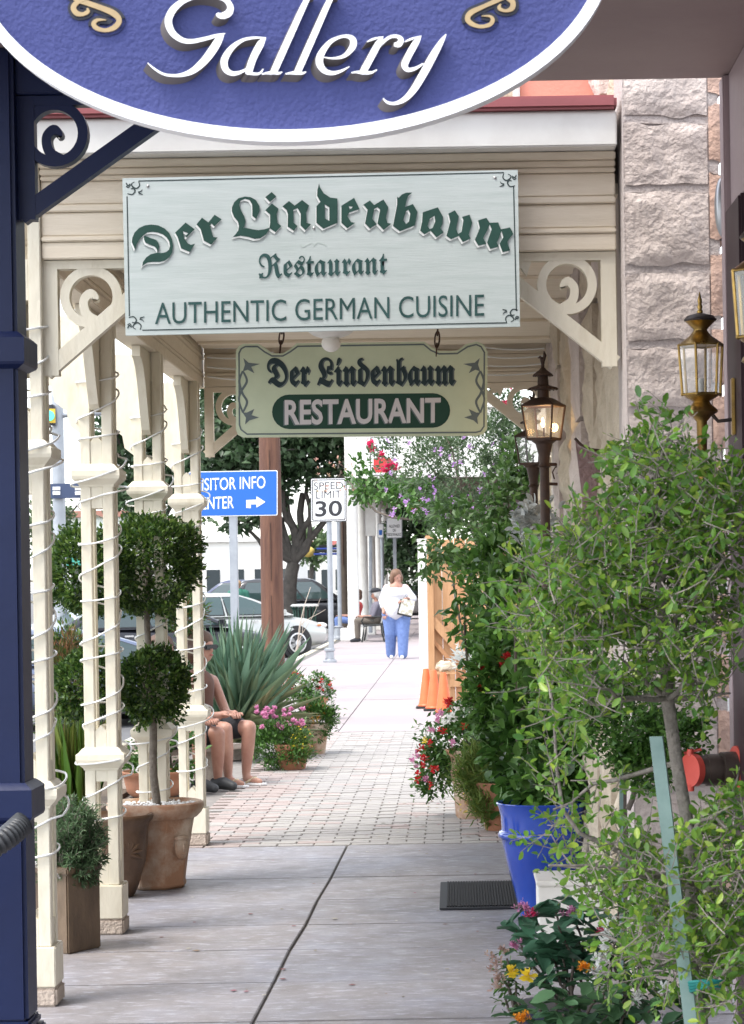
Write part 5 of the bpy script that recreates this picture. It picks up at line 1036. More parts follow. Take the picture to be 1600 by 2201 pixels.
# stake and tie
sk = thing('metal_stake', 'tall grey-green metal stake tied to the foreground tree', 'stake', (W(1505, 2200, 5.0).x, 5.0, 0))
a = W(1410, 1583, 5.05); b = Vector((W(1520, 2201, 5.0).x + .015, 4.98, 0)); d = (b - a).normalized(); wv = Vector((1, 0, 0)); m = MB()
for (o1, o2, tz_) in (((-.014, 0), (.014, 0), 0), ((.014, 0), (.018, .022), 0)):
    q = [a + Vector((o1[0], o1[1], 0)), a + Vector((o2[0], o2[1], 0)), b + Vector((o2[0], o2[1], 0)), b + Vector((o1[0], o1[1], 0))]; m.add(q + [v + Vector((0, .004, 0)) for v in q], [(0, 1, 2, 3), (7, 6, 5, 4), (0, 4, 5, 1), (1, 5, 6, 2), (2, 6, 7, 3), (3, 7, 4, 0)])
m.build('stake', MAT['stake_green'], sk)
tt = thing('plant_tie', 'teal plastic tie binding trunk and stake at the bottom', 'tie', W(1520, 2120, 5.1)); m = MB()
for k in range(4): m.tube([W(1482 + k, 2112 + k * 6, 4.97), W(1520, 2108 + k * 4, 4.96), W(1556, 2110 + k * 3, 5.0), W(1540, 2118 + k * 4, 5.24), W(1500, 2122 + k * 5, 5.2)], .004, 6, closed=True)
m.build('tie', mat('teal_plastic', (.02, .24, .22), .45), tt, smooth=60)
# ---- bottom right: lantana and bedding
def leafy(name, label, base, spots, lm, size, asp, fl=(), parts=0):
    t = thing(name, label, 'plant', base); P = []; D = []; m = MB()
    for (px, py, Z, n, rr) in spots:
        tip = W(px, py, Z); pts = limb(m, base, tip, .006, .003, .08, 6, px)
        for k in range(n):
            a = random.random() * 6.283; el = random.uniform(-.5, .5); d = Vector((math.cos(a) * math.cos(el), math.sin(a) * math.cos(el) * .8 - .25, math.sin(el) - .05)); i = random.choice((4, 5, 6, 6)); P.append(tuple(pts[i] + Vector(rdir(1)[0]) * rr)); D.append(tuple(d))
    m.build('stems', barkd, t, smooth=60); leaves('foliage', lm, t, P, D, size, asp, 'oval', parts=parts, jit=.35, droop=.15)
    for nm, fm, pts, s, pet, rep, sd_ in fl:
        PP = []; DD = []
        for px, py, Z in pts:
            for _ in range(rep): PP.append(tuple(W(px + random.gauss(0, sd_), py + random.gauss(0, sd_ * .6), Z + random.uniform(-.01, .01)))); DD.append((random.gauss(0, .4), -1, random.gauss(.8, .4)))
        flowers(nm, fm, t, PP, DD, s, pet)
    return t
lf_pent = leafmat('penta_leaf', [(0.034, 0.104, 0.055), (0.053, 0.142, 0.077), (0.076, 0.189, 0.109), (0.113, 0.246, 0.155)], .4, .25)
lfz = 6.9
leafy('pentas_plant', 'dark broad-leaved plant with pink flower clusters near the white box', (W(1230, 2000, lfz).x, lfz, .12), [(1140, 1960, lfz, 16, .02), (1190, 1940, lfz, 16, .02), (1230, 1960, lfz, 16, .02), (1110, 2000, lfz, 14, .02), (1170, 2020, lfz - .1, 18, .03), (1250, 2010, lfz, 18, .03), (1210, 2060, lfz - .1, 18, .03), (1150, 2060, lfz - .1, 14, .03), (1300, 1960, lfz + .1, 14, .03), (1200, 1990, lfz - .15, 16, .03)], lf_pent, (.06, .11), .45,
      [('pink_flowers', pt_pink, [(1140, 1962, lfz - .06), (1128, 1950, lfz - .06), (1108, 2033, lfz - .05), (1225, 1965, lfz - .05)], (.008, .014), 5, 16, 8), ('magenta_flowers', pt_mag, [(1140, 1965, lfz - .07), (1292, 2008, lfz - .05)], (.007, .012), 5, 8, 8)], 120)
leafy('lantana_plant', 'low leafy plant with orange flower and daisies at the bottom', (W(1250, 2190, 6.3).x, 6.3, .12), [(px, py, 6.3 + random.uniform(-.15, .15), 18, .03) for px, py in ((1180, 2120), (1230, 2140), (1290, 2120), (1350, 2140), (1210, 2180), (1270, 2190), (1330, 2180), (1400, 2170), (1440, 2130), (1160, 2170), (1380, 2100), (1480, 2180), (1110, 2190))], leafmat('lantana_leaf', [(0.039, 0.101, 0.050), (0.058, 0.142, 0.059), (0.088, 0.193, 0.084), (0.117, 0.243, 0.101), (0.029, 0.081, 0.034)], .5, .25), (.035, .075), .6,
      [('orange_flowers', pt_or, [(1258, 2080, 6.2), (1122, 2188, 6.2)], (.008, .012), 5, 22, 7), ('yellow_daisies', pt_yel, [(1135, 2100, 6.2), (1101, 2090, 6.25)], (.018, .026), 9, 2, 2)], 120)
leafy('white_angelonia', 'plant with small white flowers between the pink flowers and the stake', (W(1330, 2060, 6.6).x, 6.6, .12), [(px, py, 6.6, 20, .04) for px, py in ((1310, 2020), (1350, 2060), (1300, 2100), (1380, 2020), (1330, 1960), (1400, 2090))], lf_mid, (.03, .055), .4,
      [('white_flowers', pt_white, [(1305, 1995, 6.5), (1320, 2010, 6.5), (1288, 2060, 6.5), (1300, 2030, 6.5), (1420, 2008, 6.5), (1372, 2140, 6.2), (1278, 2115, 6.4), (1432, 2125, 6.3), (1284, 2085, 6.4), (1380, 1972, 6.5)], (.014, .024), 5, 5, 7)])
leafy('pale_sedum', 'loose sprig of fading pink buds leaning over the pavement', (W(1130, 2160, 6.8).x, 6.8, .12), [(1075, 2090, 6.8, 26, .03), (1090, 2060, 6.8, 26, .03), (1110, 2110, 6.8, 24, .03), (1085, 2140, 6.8, 22, .03)], lf_mid, (.018, .035), .35, [('fading_buds', petal('fade_petal', [(.4, .25, .2), (.5, .34, .3), (.3, .22, .12)]), [(1058, 2078, 6.7), (1070, 2100, 6.7), (1080, 2045, 6.7), (1075, 2120, 6.7), (1062, 2060, 6.7)], (.008, .014), 5, 8, 8)])
for (px, Z, r, h, lab) in ((1215, 6.85, .15, .2, 'dark glazed pot under the pink flowered plant'), (1290, 6.25, .22, .2, 'dark blue pot at the bottom under the leafy plants')):
    x = W(px, 2000, Z).x; p = thing('dark_pot', lab, 'pot', (x, Z, 0)); MB().lathe([(r * .7, 0), (r * .9, h * .5), (r, h * .9), (r * 1.06, h), (r * .95, h), (0, h * .9)], (x, Z, 0), 24, cap=False).build('body', mat('dark_glaze', (.015, .018, .04), .3), p, smooth=50)
# ================================================================== STREET FURNITURE
galv = mat('galvanised_steel', (.36, .38, .41), .45, (.30, .32, .35), 6, metal=.5)
sblue = mat('sign_blue_sheet', (.006, .11, .46), .45); swh = mat('sign_white_sheet', (.85, .85, .85), .5); sbk = mat('sign_black_print', (.02, .02, .025), .5)
def rr_poly(x0, y0, x1, y1, r, sl=0.0):
    out = []
    for cx_, cy_, a0 in ((x1 - r, y1 - r, 0), (x0 + r, y1 - r, 90), (x0 + r, y0 + r, 180), (x1 - r, y0 + r, 270)):
        for k in range(5): a = math.radians(a0 + k * 22.5); x = cx_ + r * math.cos(a); out.append((x, cy_ + r * math.sin(a) - (x - x0) * sl))
    return out
def sign(name, label, Z, rect, post_px, ground, pw, face, edge_m, sl=.0165, square=True):
    t = thing(name, label, 'sign', (W(post_px, 1300, Z).x, Z, ground)); x0, y0, x1, y1 = rect
    px_shape('sign_panel', [rr_poly(x0, y0, x1, y1, 3, sl)], Z, edge_m, t, .012)
    px_shape('sign_face', [rr_poly(x0 + 1.6, y0 + 1.6, x1 - 1.6, y1 - 1.6, 2.4, sl)], Z, face, t, .002, z0=.0125)
    zt_p = W(post_px, y0 + 6, Z).z; x = W(post_px, (y0 + y1) / 2, Z).x
    if square: MB().bb(x - pw / 2, x + pw / 2, Z + .004, Z + .004 + pw, ground, zt_p).build('post', galv, t, bevel=.006)
    else: MB().tube([(x, Z + pw / 2 + .004, ground), (x, Z + pw / 2 + .004, zt_p)], pw / 2, 14).build('post', galv, t, smooth=60)
    return t
t = sign('visitor_sign', 'blue visitor information sign with white arrow pointing right', 28, (406, 1014, 597, 1111), 500, 0, .095, sblue, swh)
text_px('lettering', 'VISITOR INFO', 418, 1055, 571, 1049, 26, 28, swh, t, .004, .016); text_px('lettering', 'CENTER', 418, 1096, 503, 1092, 26, 28, swh, t, .004, .016)
px_shape('arrow', [[(530, 1092), (530, 1075), (552, 1074), (552, 1067), (571, 1079), (552, 1091), (552, 1084), (540, 1084), (540, 1092)]], 28, swh, t, .002, z0=.016)
t = sign('speed_sign', 'white speed limit 30 sign on a steel post', 42.6, (668, 1028, 746, 1122), 707, 0, .10, swh, sbk, .0165, False)
px_shape('border', [rr_poly(671, 1031, 743, 1119, 3, .0165), rr_poly(673, 1033, 741, 1117, 2.4, .0165)], 42.6, sbk, t, .002, z0=.016)
text_px('lettering', 'SPEED', 675, 1053, 738, 1051, 16, 42.6, sbk, t, 0, .018); text_px('lettering', 'LIMIT', 680, 1072, 734, 1070, 16, 42.6, sbk, t, 0, .018); text_px('lettering', '30', 678, 1110, 736, 1108, 33, 42.6, sbk, t, .02, .018)
x = W(707, 1300, 42.6).x; MB().lathe([(.13, .0), (.13, .04), (.08, .07), (.075, .2), (.1, .22), (.1, .25), (.06, .27)], (x, 42.654, 0), 18).build('post_socket', galv, t, smooth=40)
for k in range(4): MB().tube([(x + .1 * math.cos(k * 1.57 + .78), 42.654 + .1 * math.sin(k * 1.57 + .78), .04), (x + .1 * math.cos(k * 1.57 + .78), 42.654 + .1 * math.sin(k * 1.57 + .78), .09)], .014, 6).build('bolt', galv, t)
t = sign('parking_sign', 'small accessible parking sign half hidden behind the speed sign', 60, (718, 1085, 736, 1122), 727, 0, .11, swh, galv, .0165, False)
px_shape('symbol', [rr_poly(722, 1106, 732, 1116, 1)], 60, sblue, t, .002, z0=.016)
x = W(727, 1300, 60).x; MB().lathe([(.2, 0), (.2, .05), (.12, .1), (.11, .3), (.14, .33), (.08, .36)], (x, 60.06, 0), 16).build('post_socket', galv, t, smooth=40)
t = sign('parking_sign', 'narrow accessible parking sign on a blue-grey post before the far shrubs', 66, (812, 1125, 825, 1157), 821, 0, .10, swh, galv, .0165, False)
px_shape('symbol', [rr_poly(815, 1139, 822, 1150, 1)], 66, sblue, t, .002, z0=.016)
t = sign('sidewalk_sign', 'white notice sign reading allowed on sidewalks on a wooden post', 68, (831, 1112, 865, 1157), 848, 0, .10, swh, galv)
for tx, y in (('ALLOWED', 1134), ('ON', 1143), ('SIDEWALKS', 1152)): text_px('lettering', tx, 848 - len(tx) * 1.65, y, 848 + len(tx) * 1.65, y - .4, 6.2, 68, sbk, t, .01, .018)
# utility pole
creo = mat('creosote_wood', (.16, .075, .045), .85, (.09, .042, .03), 3, bump=.5, bscale=20, stretch=(6, 6, .5), detail=8)
ux = W(586, 1300, 32).x; t = thing('utility_pole', 'brown timber utility pole between the two street signs', 'pole', (ux, 32, -.02))
MB().tube([(ux, 32, -.02), (ux, 32, 2.5), (ux - .02, 32, 9)], [.160, .150, .125], 20).build('pole', creo, t, smooth=60)
m = MB()
for k in range(7): a = -1.9 + k * .12; m.tube([(ux + .157 * math.cos(-1.57 + k * .02), 32 + .157 * math.sin(-1.57 + k * .02), .5 + k), (ux + .154 * math.cos(-1.57), 32 - .154, 1.3 + k)], .006, 5)
m.build('ground_wire', iron, t)
t = thing('utility_pole', 'dark thin utility pole behind the speed sign', 'pole', (W(740, 1300, 70).x, 70, -.1)); x = W(740, 1300, 70).x; MB().tube([(x, 70, -.1), (x, 70, 10)], [.17, .14], 14).build('pole', mat('dark_pole', (.07, .055, .045), .9, (.1, .08, .06), 5), t, smooth=60)
MB().tube([(x, 69.83, 2), (x, 69.83, 6)], .02, 6).build('conduit', iron, t)
# traffic signal
x = W(131, 1300, 40).x; t = thing('traffic_signal', 'grey signal pole with green light seen between the left posts', 'traffic light', (x, 40, -.16))
MB().tube([(x, 40, -.16), (x, 40, 5.2)], [.12, .10], 16).build('pole', galv, t, smooth=60)
MB().tube([(x, 40, W(131, 893, 40).z), W(330, 880, 40)], .05, 10).build('mast_arm', galv, t, smooth=60)
MB().bb(*(lambda a, b: (a.x, b.x, 39.7, 39.9, b.z, a.z))(W(92, 872, 40), W(121, 916, 40))).build('signal_head', mat('signal_black', (.02, .022, .03), .5), t, bevel=.01)
c = W(107, 894, 39.7); MB().lathe([(.09, 0), (.085, .02)], (c.x, 39.665, c.z), 18, rot=Matrix.Rotation(math.pi / 2, 3, 'X')).build('green_lens', mat('green_lens', (.1, .7, .5), .3, emit=((.05, .8, .5), .25)), t)
MB().bb(*(lambda a, b: (a.x, b.x, 39.672, 39.70, b.z, a.z))(W(94, 879, 39.7), W(120, 909, 39.7))).build('lens_visor', mat('signal_yellow', (.6, .38, .03), .5), t)
MB().bb(*(lambda a, b: (a.x, b.x, 39.8, 39.86, b.z, a.z))(W(100, 1041, 40), W(196, 1071, 40))).build('street_plate', mat('plate_navy', (.03, .05, .11), .5), t, bevel=.004)
for px in (122, 170):
    for py in (1050, 1060): MB().bb(*(lambda a, b: (a.x, b.x, 39.78, 39.795, b.z, a.z))(W(px - 8, py - 3.4, 39.8), W(px + 8, py + 3.4, 39.8))).build('plate_slot', swh, t)
# ------------------------------------------------------------------ bench, litter bin, fence, cones
castiron = mat('black_cast_iron', (.02, .022, .022), .5, metal=.3)
def bench(label, loc, rz, L_=1.5, group=None):
    t = thing('park_bench', label, 'bench', loc, rz, group=group, local=True)
    for s in (-1, 1):
        m = MB(); y = s * L_ / 2
        m.tube([(.28, y, 0), (.24, y, .2), (.22, y, .40), (-.2, y, .42), (-.30, y, .6), (-.36, y, .88)], .022, 8); m.tube([(-.28, y, 0), (-.22, y, .2), (-.2, y, .42)], .022, 8); m.tube([(.22, y, .40), (.28, y, .52), (.22, y, .62), (.0, y, .62), (-.3, y, .62)], .02, 8)
        m.tube([(.0, y, .5), (.06, y, .54), (.04, y, .58), (-.02, y, .56), (-.02, y, .5)], .012, 6); m.build('bench_end', castiron, t, smooth=60)
    for k in range(5): MB().bb(-.2 + k * .095, -.12 + k * .095, -L_ / 2, L_ / 2, .425, .445).build('slat', castiron, t)
    for k in range(4): MB().box((-.245 - k * .033, 0, .52 + k * .1), (.02, L_, .075), Matrix.Rotation(-.3, 3, 'Y')).build('back_slat', castiron, t)
    return t
bx_ = W(778, 1362, 57); bench('black iron park bench by the white columns', (W(803, 1362, 57).x, 57.6, 0), math.pi * 1.0)
x = W(655, 1300, 58).x; t = thing('litter_bin', 'dark green slatted litter bin beside the dark street tree', 'bin', (x, 58, -.0)); gbin = mat('bin_green', (.012, .05, .035), .45)
for k in range(18):
    a = k * 6.28318 / 18; m = MB(); m.tube([(x + .25 * math.cos(a), 58 + .25 * math.sin(a), .05), (x + .28 * math.cos(a), 58 + .28 * math.sin(a), .8), (x + .34 * math.cos(a), 58 + .34 * math.sin(a), .9)], .02, 5); m.build('slat', gbin, t)
MB().lathe([(.22, .03), (.22, .06)], (x, 58, 0), 18).build('base', gbin, t); MB().lathe([(.23, .06), (.25, .82)], (x, 58, 0), 18).build('liner', castiron, t); MB().lathe([(.34, .88), (.36, .91), (.3, .95), (.26, .93)], (x, 58, 0), 18).build('rim', mat('bin_rim', (.5, .5, .48), .5), t)
cedar = mat('cedar', (.46, .24, .115), .7, (.37, .18, .08), 4, bump=.15, stretch=(12, 12, .8), detail=8); cedar2 = mat('cedar_light', (.52, .30, .155), .7, (.43, .235, .11), 4, bump=.15, stretch=(12, 12, .8))
FY = 27.6; fx0 = W(926, 1300, FY).x; ztop = W(950, 1158, FY).z
t = thing('cedar_fence', 'new cedar board gate with diagonal brace behind the cones', 'fence', (fx0 + .6, FY, 0))
for k in range(11): MB().bb(fx0 + k * .142, fx0 + k * .142 + .136, FY + .03, FY + .05, .03, ztop + random.uniform(-.01, .01)).build('board', random.choice((cedar, cedar2, cedar)), t, bevel=.002)
MB().bb(fx0 - .05, fx0 + .04, FY - .06, FY + .028, 0, ztop + .04).build('post', cedar2, t, bevel=.005)
for z_ in (.2, ztop - .25): MB().bb(fx0 + .045, fx0 + 1.55, FY - .01, FY + .028, z_, z_ + .09).build('rail', cedar2, t, bevel=.003)
a = W(930, 1332, FY - .02); b = W(1075, 1500, FY - .02); d = (b - a); ang = math.atan2(d.z, d.x)
MB().box((a + b) / 2 + Vector((0, .0, 0)), (d.length, .04, .10), Matrix.Rotation(-ang, 3, 'Y')).build('brace', cedar2, t, bevel=.003); MB().box((a + b) / 2 + Vector((-.12, .018, -.10)), (d.length, .04, .05), Matrix.Rotation(-ang, 3, 'Y')).build('brace', cedar, t, bevel=.003)
wx0, wx1 = W(900, 1300, 27.2).x, W(919, 1300, 27.2).x
t = thing('white_post', 'white painted square post at the fence end', 'post', ((wx0 + wx1) / 2, 27.2, 0)); MB().bb(wx0, wx1, 27.2, 27.32, 0, W(905, 1165, 27.2).z).build('shaft', white, t, bevel=.006); MB().bb(wx0 - .01, wx1 + .01, 27.19, 27.33, 0, .12).build('plinth', white, t, bevel=.004); MB().bb(wx0 - .008, wx1 + .008, 27.192, 27.328, W(905, 1165, 27.2).z + .001, W(905, 1158, 27.2).z).build('cap', white, t, bevel=.004)
conem = mat('cone_orange', (.72, .13, .035), .5, (.65, .11, .03), 10); coneb = mat('cone_base_black', (.02, .02, .02), .7)
def cone(label, x, y):
    t = thing('traffic_cone', label, 'cone', (x, y, 0), group='orange traffic cones', local=True)
    MB().lathe([(.092, .024), (.086, .05), (.034, .44), (.027, .455), (.0, .455)], (0, 0, 0), 24, cap=False).build('body', conem, t, smooth=60); MB().box((0, 0, .012), (.24, .24, .022)).build('base', coneb, t, bevel=.006); MB().lathe([(.096, .0235), (.10, .035), (.089, .05)], (0, 0, 0), 24, cap=False).build('collar', conem, t, smooth=40); return t
c1 = G(917, 1522); c2_ = G(934, 1526); c3 = G(955, 1532)
o = cone('leftmost orange traffic cone at the fence end', c1.x, c1.y); copy_tree(o, (c2_.x, c2_.y - .1, 0), label='middle orange traffic cone by the fence'); copy_tree(o, (c3.x, c3.y - .3, 0), label='rightmost orange traffic cone next to the flowers')
t = thing('paper_bag', 'crumpled pale paper bag above the cones', 'bag', W(958, 1432, 26.6)); c = W(958, 1432, 26.6); m = MB(); m.ball(c, (.11, .08, .06), 12, 8)
m.v = [tuple(Vector(v) + Vector((noise.noise(Vector(v) * 14), noise.noise(Vector(v) * 14 + Vector((5, 0, 0))), noise.noise(Vector(v) * 14 + Vector((0, 7, 0))))) * .05) for v in m.v]; m.build('bag', mat('kraft_paper', (.55, .48, .36), .8), t)
tb_ = thing('wooden_stand', 'plain cedar shelf post under the paper bag', 'stand', (c.x, 26.65, 0)); MB().bb(c.x - .05, c.x + .05, 26.6, 26.7, 0, c.z - .09).build('leg', cedar, tb_); MB().bb(c.x - .12, c.x + .12, 26.55, 26.75, c.z - .089, c.z - .068).build('shelf', cedar2, tb_)
# ------------------------------------------------------------------ cars
tyre = mat('tyre_rubber', (.02, .02, .021), .8); alloy = mat('alloy_silver', (.62, .63, .65), .3, metal=.7); blackt = mat('black_trim', (.012, .012, .014), .5)
cglass = mat('car_glass', (.03, .055, .055), .04, spec=.8, coat=.4); cglassb = mat('car_glass_pale', (.05, .085, .085), .06, spec=.8)
headl = mat('head_lamp', (.75, .73, .7), .15, spec=.8); indic = mat('indicator_amber', (.6, .2, .08), .3); taill = mat('tail_lamp', (.5, .02, .02), .3); chrome = mat('chrome', (.7, .7, .72), .15, metal=1)
def loft(m, st, n=22, p=.42, q=.55):
    vs = []
    for x, z0, z1, w in st:
        for k in range(n):
            a = 6.28318 * k / n; c_, s_ = math.cos(a), math.sin(a)
            vs.append((x, w * math.copysign(abs(c_) ** p, c_), (z0 + z1) / 2 + (z1 - z0) / 2 * math.copysign(abs(s_) ** q, s_)))
    k_ = len(st); fs = [(i * n + k, i * n + (k + 1) % n, (i + 1) * n + (k + 1) % n, (i + 1) * n + k) for i in range(k_ - 1) for k in range(n)] + [tuple(range(n))[::-1], tuple((k_ - 1) * n + k for k in range(n))]
    return m.add(vs, fs)
def car(label, paint, loc, rz, kind='sedan', cat='car', glass=None, zs=1, group='parked cars along the street'):
    t = thing('parked_' + ('car' if kind == 'sedan' else 'suv'), label, cat, loc, rz, group, local=True); gl = glass or cglass
    if kind == 'sedan':
        body = [(-2.40, .42, .72, .55), (-2.34, .32, .88, .74), (-2.1, .24, 1.0, .84), (-1.5, .2, 1.02, .89), (-.6, .19, .97, .90), (.5, .19, .95, .90), (1.3, .19, .93, .90), (1.85, .2, .86, .87), (2.2, .24, .76, .80), (2.36, .32, .68, .68), (2.42, .40, .60, .5)]
        lev = [(.93, -2.02, 1.45, .82), (1.12, -1.62, .98, .775), (1.3, -1.18, .50, .70), (1.40, -.85, .15, .63), (1.445, -.55, -.05, .52)]; wheels = (-1.40, 1.42); wr = .325
        wins = [((.05, .2, .80), (.49, .93)), ((.51, .2, .80), (.95, .95))]
    else:
        body = [(-2.45, .5, .95, .75), (-2.4, .36, 1.05, .86), (-2.0, .3, 1.12, .93), (-.6, .27, 1.12, .95), (.8, .27, 1.1, .95), (1.6, .28, 1.06, .94), (2.2, .32, .98, .88), (2.42, .4, .88, .78), (2.46, .5, .78, .65)]
        lev = [(1.06, -2.38, 1.25, .89), (1.35, -2.28, .85, .83), (1.62, -2.15, .50, .76), (1.74, -2.0, .30, .70), (1.80, -1.7, .1, .58)]; wheels = (-1.45, 1.5); wr = .37
        wins = None
    lev = [(a * zs, b, c_, d) for a, b, c_, d in lev]
    b = loft(MB(), [(x, z0, z1 * zs, w) for x, z0, z1, w in body]).build('body', paint, t, smooth=50)
    def ring(z, xr_, xf, w, n=8):
        out = []
        for cx_, cy_, a0 in ((xf, w, 0), (xr_, w, 90), (xr_, -w, 180), (xf, -w, 270)):
            r = .14
            for k in range(4): a = math.radians(a0 + k * 30); out.append((cx_ - math.copysign(r, cx_ - (xf + xr_) / 2) + r * math.cos(a), cy_ - math.copysign(r, cy_) + r * math.sin(a), z))
        return out
    rg = [ring(*l) for l in lev]; n = len(rg[0]); vs = [v for r in rg for v in r]
    fs = [(i * n + k, i * n + (k + 1) % n, (i + 1) * n + (k + 1) % n, (i + 1) * n + k) for i in range(len(rg) - 1) for k in range(n)] + [tuple((len(rg) - 1) * n + k for k in range(n))]
    cab = MB().add(vs, fs).build('cabin', paint, t, smooth=60)
    def lv(u):
        u = u * (len(lev) - 1); i = min(len(lev) - 2, int(u)); f = u - i; return [lev[i][k] + (lev[i + 1][k] - lev[i][k]) * f for k in range(4)]
    def side(s, x01a, x01b, u0, u1, slant=0):
        pts = []; L0, L1 = lv(u0), lv(u1)
        rows = [lv(u0 + (u1 - u0) * r / 6) for r in range(7)]
        return [((l[1] + .12) + (l[2] - l[1] - .24) * f, s * (l[3] + .006), l[0]) for l in rows for f in (x01a, x01b)]
    STR = [(2 * r, 2 * r + 1, 2 * r + 3, 2 * r + 2) for r in range(6)]
    wl = ((.04, .47), (.51, .95)) if kind == 'sedan' else ((.05, .36), (.38, .66), (.68, .97))
    for s in (-1, 1):
        for a, c_ in wl:
            q = side(s, a, c_, .06, .62); m = MB().add(q, STR); w_ = m.build('side_window', gl, t)
            qo = [(v[0], v[1] - s * .003, v[2]) for v in side(s, a - .012, c_ + .012, .03, .66)]; MB().add(qo, STR).build('window_frame', blackt, w_)
        MB().box((1.05, s * (lev[0][3] + .12), lev[0][0] + .08), (.1, .16, .11)).build('mirror', paint, t, bevel=.02)
        for xh in (-.75, .35): MB().box((xh, s * (body[4][3] + .006), body[4][2] * zs - .15), (.18, .02, .03)).build('door_handle', chrome, t, bevel=.006)
        for xd in (-.25, .95): MB().box((xd, s * (body[4][3] * .996), .6 * zs), (.006, .012, .55 * zs)).build('door_seam', blackt, t)
        for xw in wheels:
            rot = Matrix.Rotation(math.pi / 2, 3, 'X'); c_ = (xw, s * (body[4][3] - .10), wr)
            MB().lathe([(wr + .055, -.11), (wr + .055, .092)], c_, 30, rot=rot).build('wheel_arch', blackt, t, smooth=40)
            w_ = MB().lathe([(wr * .62, -.10), (wr * .9, -.10), (wr, -.07), (wr, .07), (wr * .9, .115), (wr * .64, .115)], c_, 30, rot=rot, cap=False).build('wheel', tyre, t, smooth=40)
            yo = s * .104
            hub = MB(); hub.lathe([(wr * .66, yo - .02), (wr * .66, yo + .0), (wr * .6, yo + .004 * s)], (c_[0], c_[1], c_[2]), 28, rot=Matrix.Rotation(math.pi / 2 * 1, 3, 'X') if False else Matrix(((1, 0, 0), (0, 0, 1), (0, 1, 0)))); hub.build('rim_disc', blackt, w_, smooth=40)
            sp = MB()
            for k in range(7):
                a = k * 6.28318 / 7; c0_ = Vector((xw, c_[1] + yo + s * .008, wr)); d_ = Vector((math.cos(a), 0, math.sin(a))); e_ = Vector((-math.sin(a), 0, math.cos(a))); q = [c0_ + d_ * wr * .12 - e_ * wr * .09, c0_ + d_ * wr * .62 - e_ * wr * .16, c0_ + d_ * wr * .62 + e_ * wr * .16, c0_ + d_ * wr * .12 + e_ * wr * .09]
                sp.add(q + [v + Vector((0, s * .012, 0)) for v in q], [(0, 1, 2, 3), (7, 6, 5, 4), (0, 4, 5, 1), (1, 5, 6, 2), (2, 6, 7, 3), (3, 7, 4, 0)])
            sp.lathe([(wr * .2, .0), (wr * .2, s * .02)], tuple(c0_ - Vector((0, 0, 0))), 14, rot=Matrix(((1, 0, 0), (0, 0, 1), (0, 1, 0)))); sp.lathe([(wr * .58, 0), (wr * .68, 0), (wr * .68, s * .012), (wr * .58, s * .014)], tuple(c0_), 28, rot=Matrix(((1, 0, 0), (0, 0, 1), (0, 1, 0))), cap=False); sp.build('hubcap', alloy, w_, smooth=40)
        f = body[-3]; MB().ball((2.18 if kind == 'sedan' else 2.36, s * f[3] * .84, f[2] * zs - .07), (.16, .10, .065), 12, 8).build('headlight', headl, t, smooth=60); MB().ball((2.05 if kind == 'sedan' else 2.25, s * f[3] * 1.03, f[2] * zs - .06), (.06, .03, .03), 8, 6).build('indicator', indic, t, smooth=60)
        MB().ball((-2.3, s * .66, .82 * zs), (.07, .13, .09), 10, 8).build('tail_light', taill, t, smooth=60)
    for nm, k, sg in (('windscreen', 2, 1), ('rear_window', 1, -1)):
        rows = [lv(.06 + .6 * r / 6) for r in range(7)]; q = [(l[k] + sg * .008, y_ * (l[3] - .14), l[0]) for l in rows for y_ in (-1, 1)]; MB().add(q, STR).build(nm, gl, t)
    MB().box((0, 0, .2), (3.6, 1.5, .1)).build('underbody', blackt, t)
    MB().box((2.43 if kind == 'sedan' else 2.47, 0, .55), (.02, .8, .12)).build('grille', blackt, t, bevel=.006); MB().box((-2.43, 0, .62), (.012, .5, .12)).build('number_plate', swh, t)
    return t
HD = math.radians(36)
def carpaint(n, c, m=.3): return mat(n, c, .3, metal=m, coat=.7, spec=.5)
def nose(px, Z, L_=2.4): p = W(px, 1300, Z); return (p.x - L_ * math.cos(HD), Z - L_ * math.sin(HD), -.16)
car('silver saloon parked nose to the kerb behind the timber pole', carpaint('silver_paint', (.46, .47, .45)), nose(672, 52.3), HD, glass=cglassb)
car('black saloon parked between the silver one and the slate one', carpaint('black_paint', (.012, .013, .018)), nose(560, 42), HD, zs=.95)
car('slate blue low car behind the left porch posts', carpaint('slate_paint', (.13, .16, .24)), nose(500, 28.5), HD, zs=.80)
car('dark sport utility vehicle behind the tree trunk', carpaint('darkblack_paint', (.015, .016, .02)), (W(655, 1300, 76).x, 76, -.16), math.radians(6), 'suv')
car('dark blue pickup-like wagon behind the standing man', carpaint('navy_car_paint', (.02, .03, .08)), (W(505, 1300, 84).x, 84, -.16), math.radians(170), 'suv')
car('pale far car left of the visitor sign', carpaint('pale_paint', (.6, .63, .66)), (W(415, 1300, 90).x, 90, -.16), HD)
car('white car parked beyond the walking woman', carpaint('white_car_paint', (.75, .76, .77), 0), (W(850, 1300, 92).x, 92, -.02), math.radians(60), 'sedan')
lg = thing('roof_luggage', 'blue and black load tied on the dark roof rack', 'luggage', W(712, 1185, 76)); c = W(712, 1184, 76)
for k in range(4): MB().box((c.x, 76, c.z - .1 + k * .085), (1.1 - k * .1, .9, .06)).build('bundle', (mat('load_blue', (.03, .06, .3), .7), blackt)[k % 2], lg, bevel=.015)
MB().ball((c.x - .75, 76, c.z - .02), (.22, .2, .18), 12, 8).build('yellow_ball', mat('load_yellow', (.7, .5, .12), .6), lg, smooth=60)
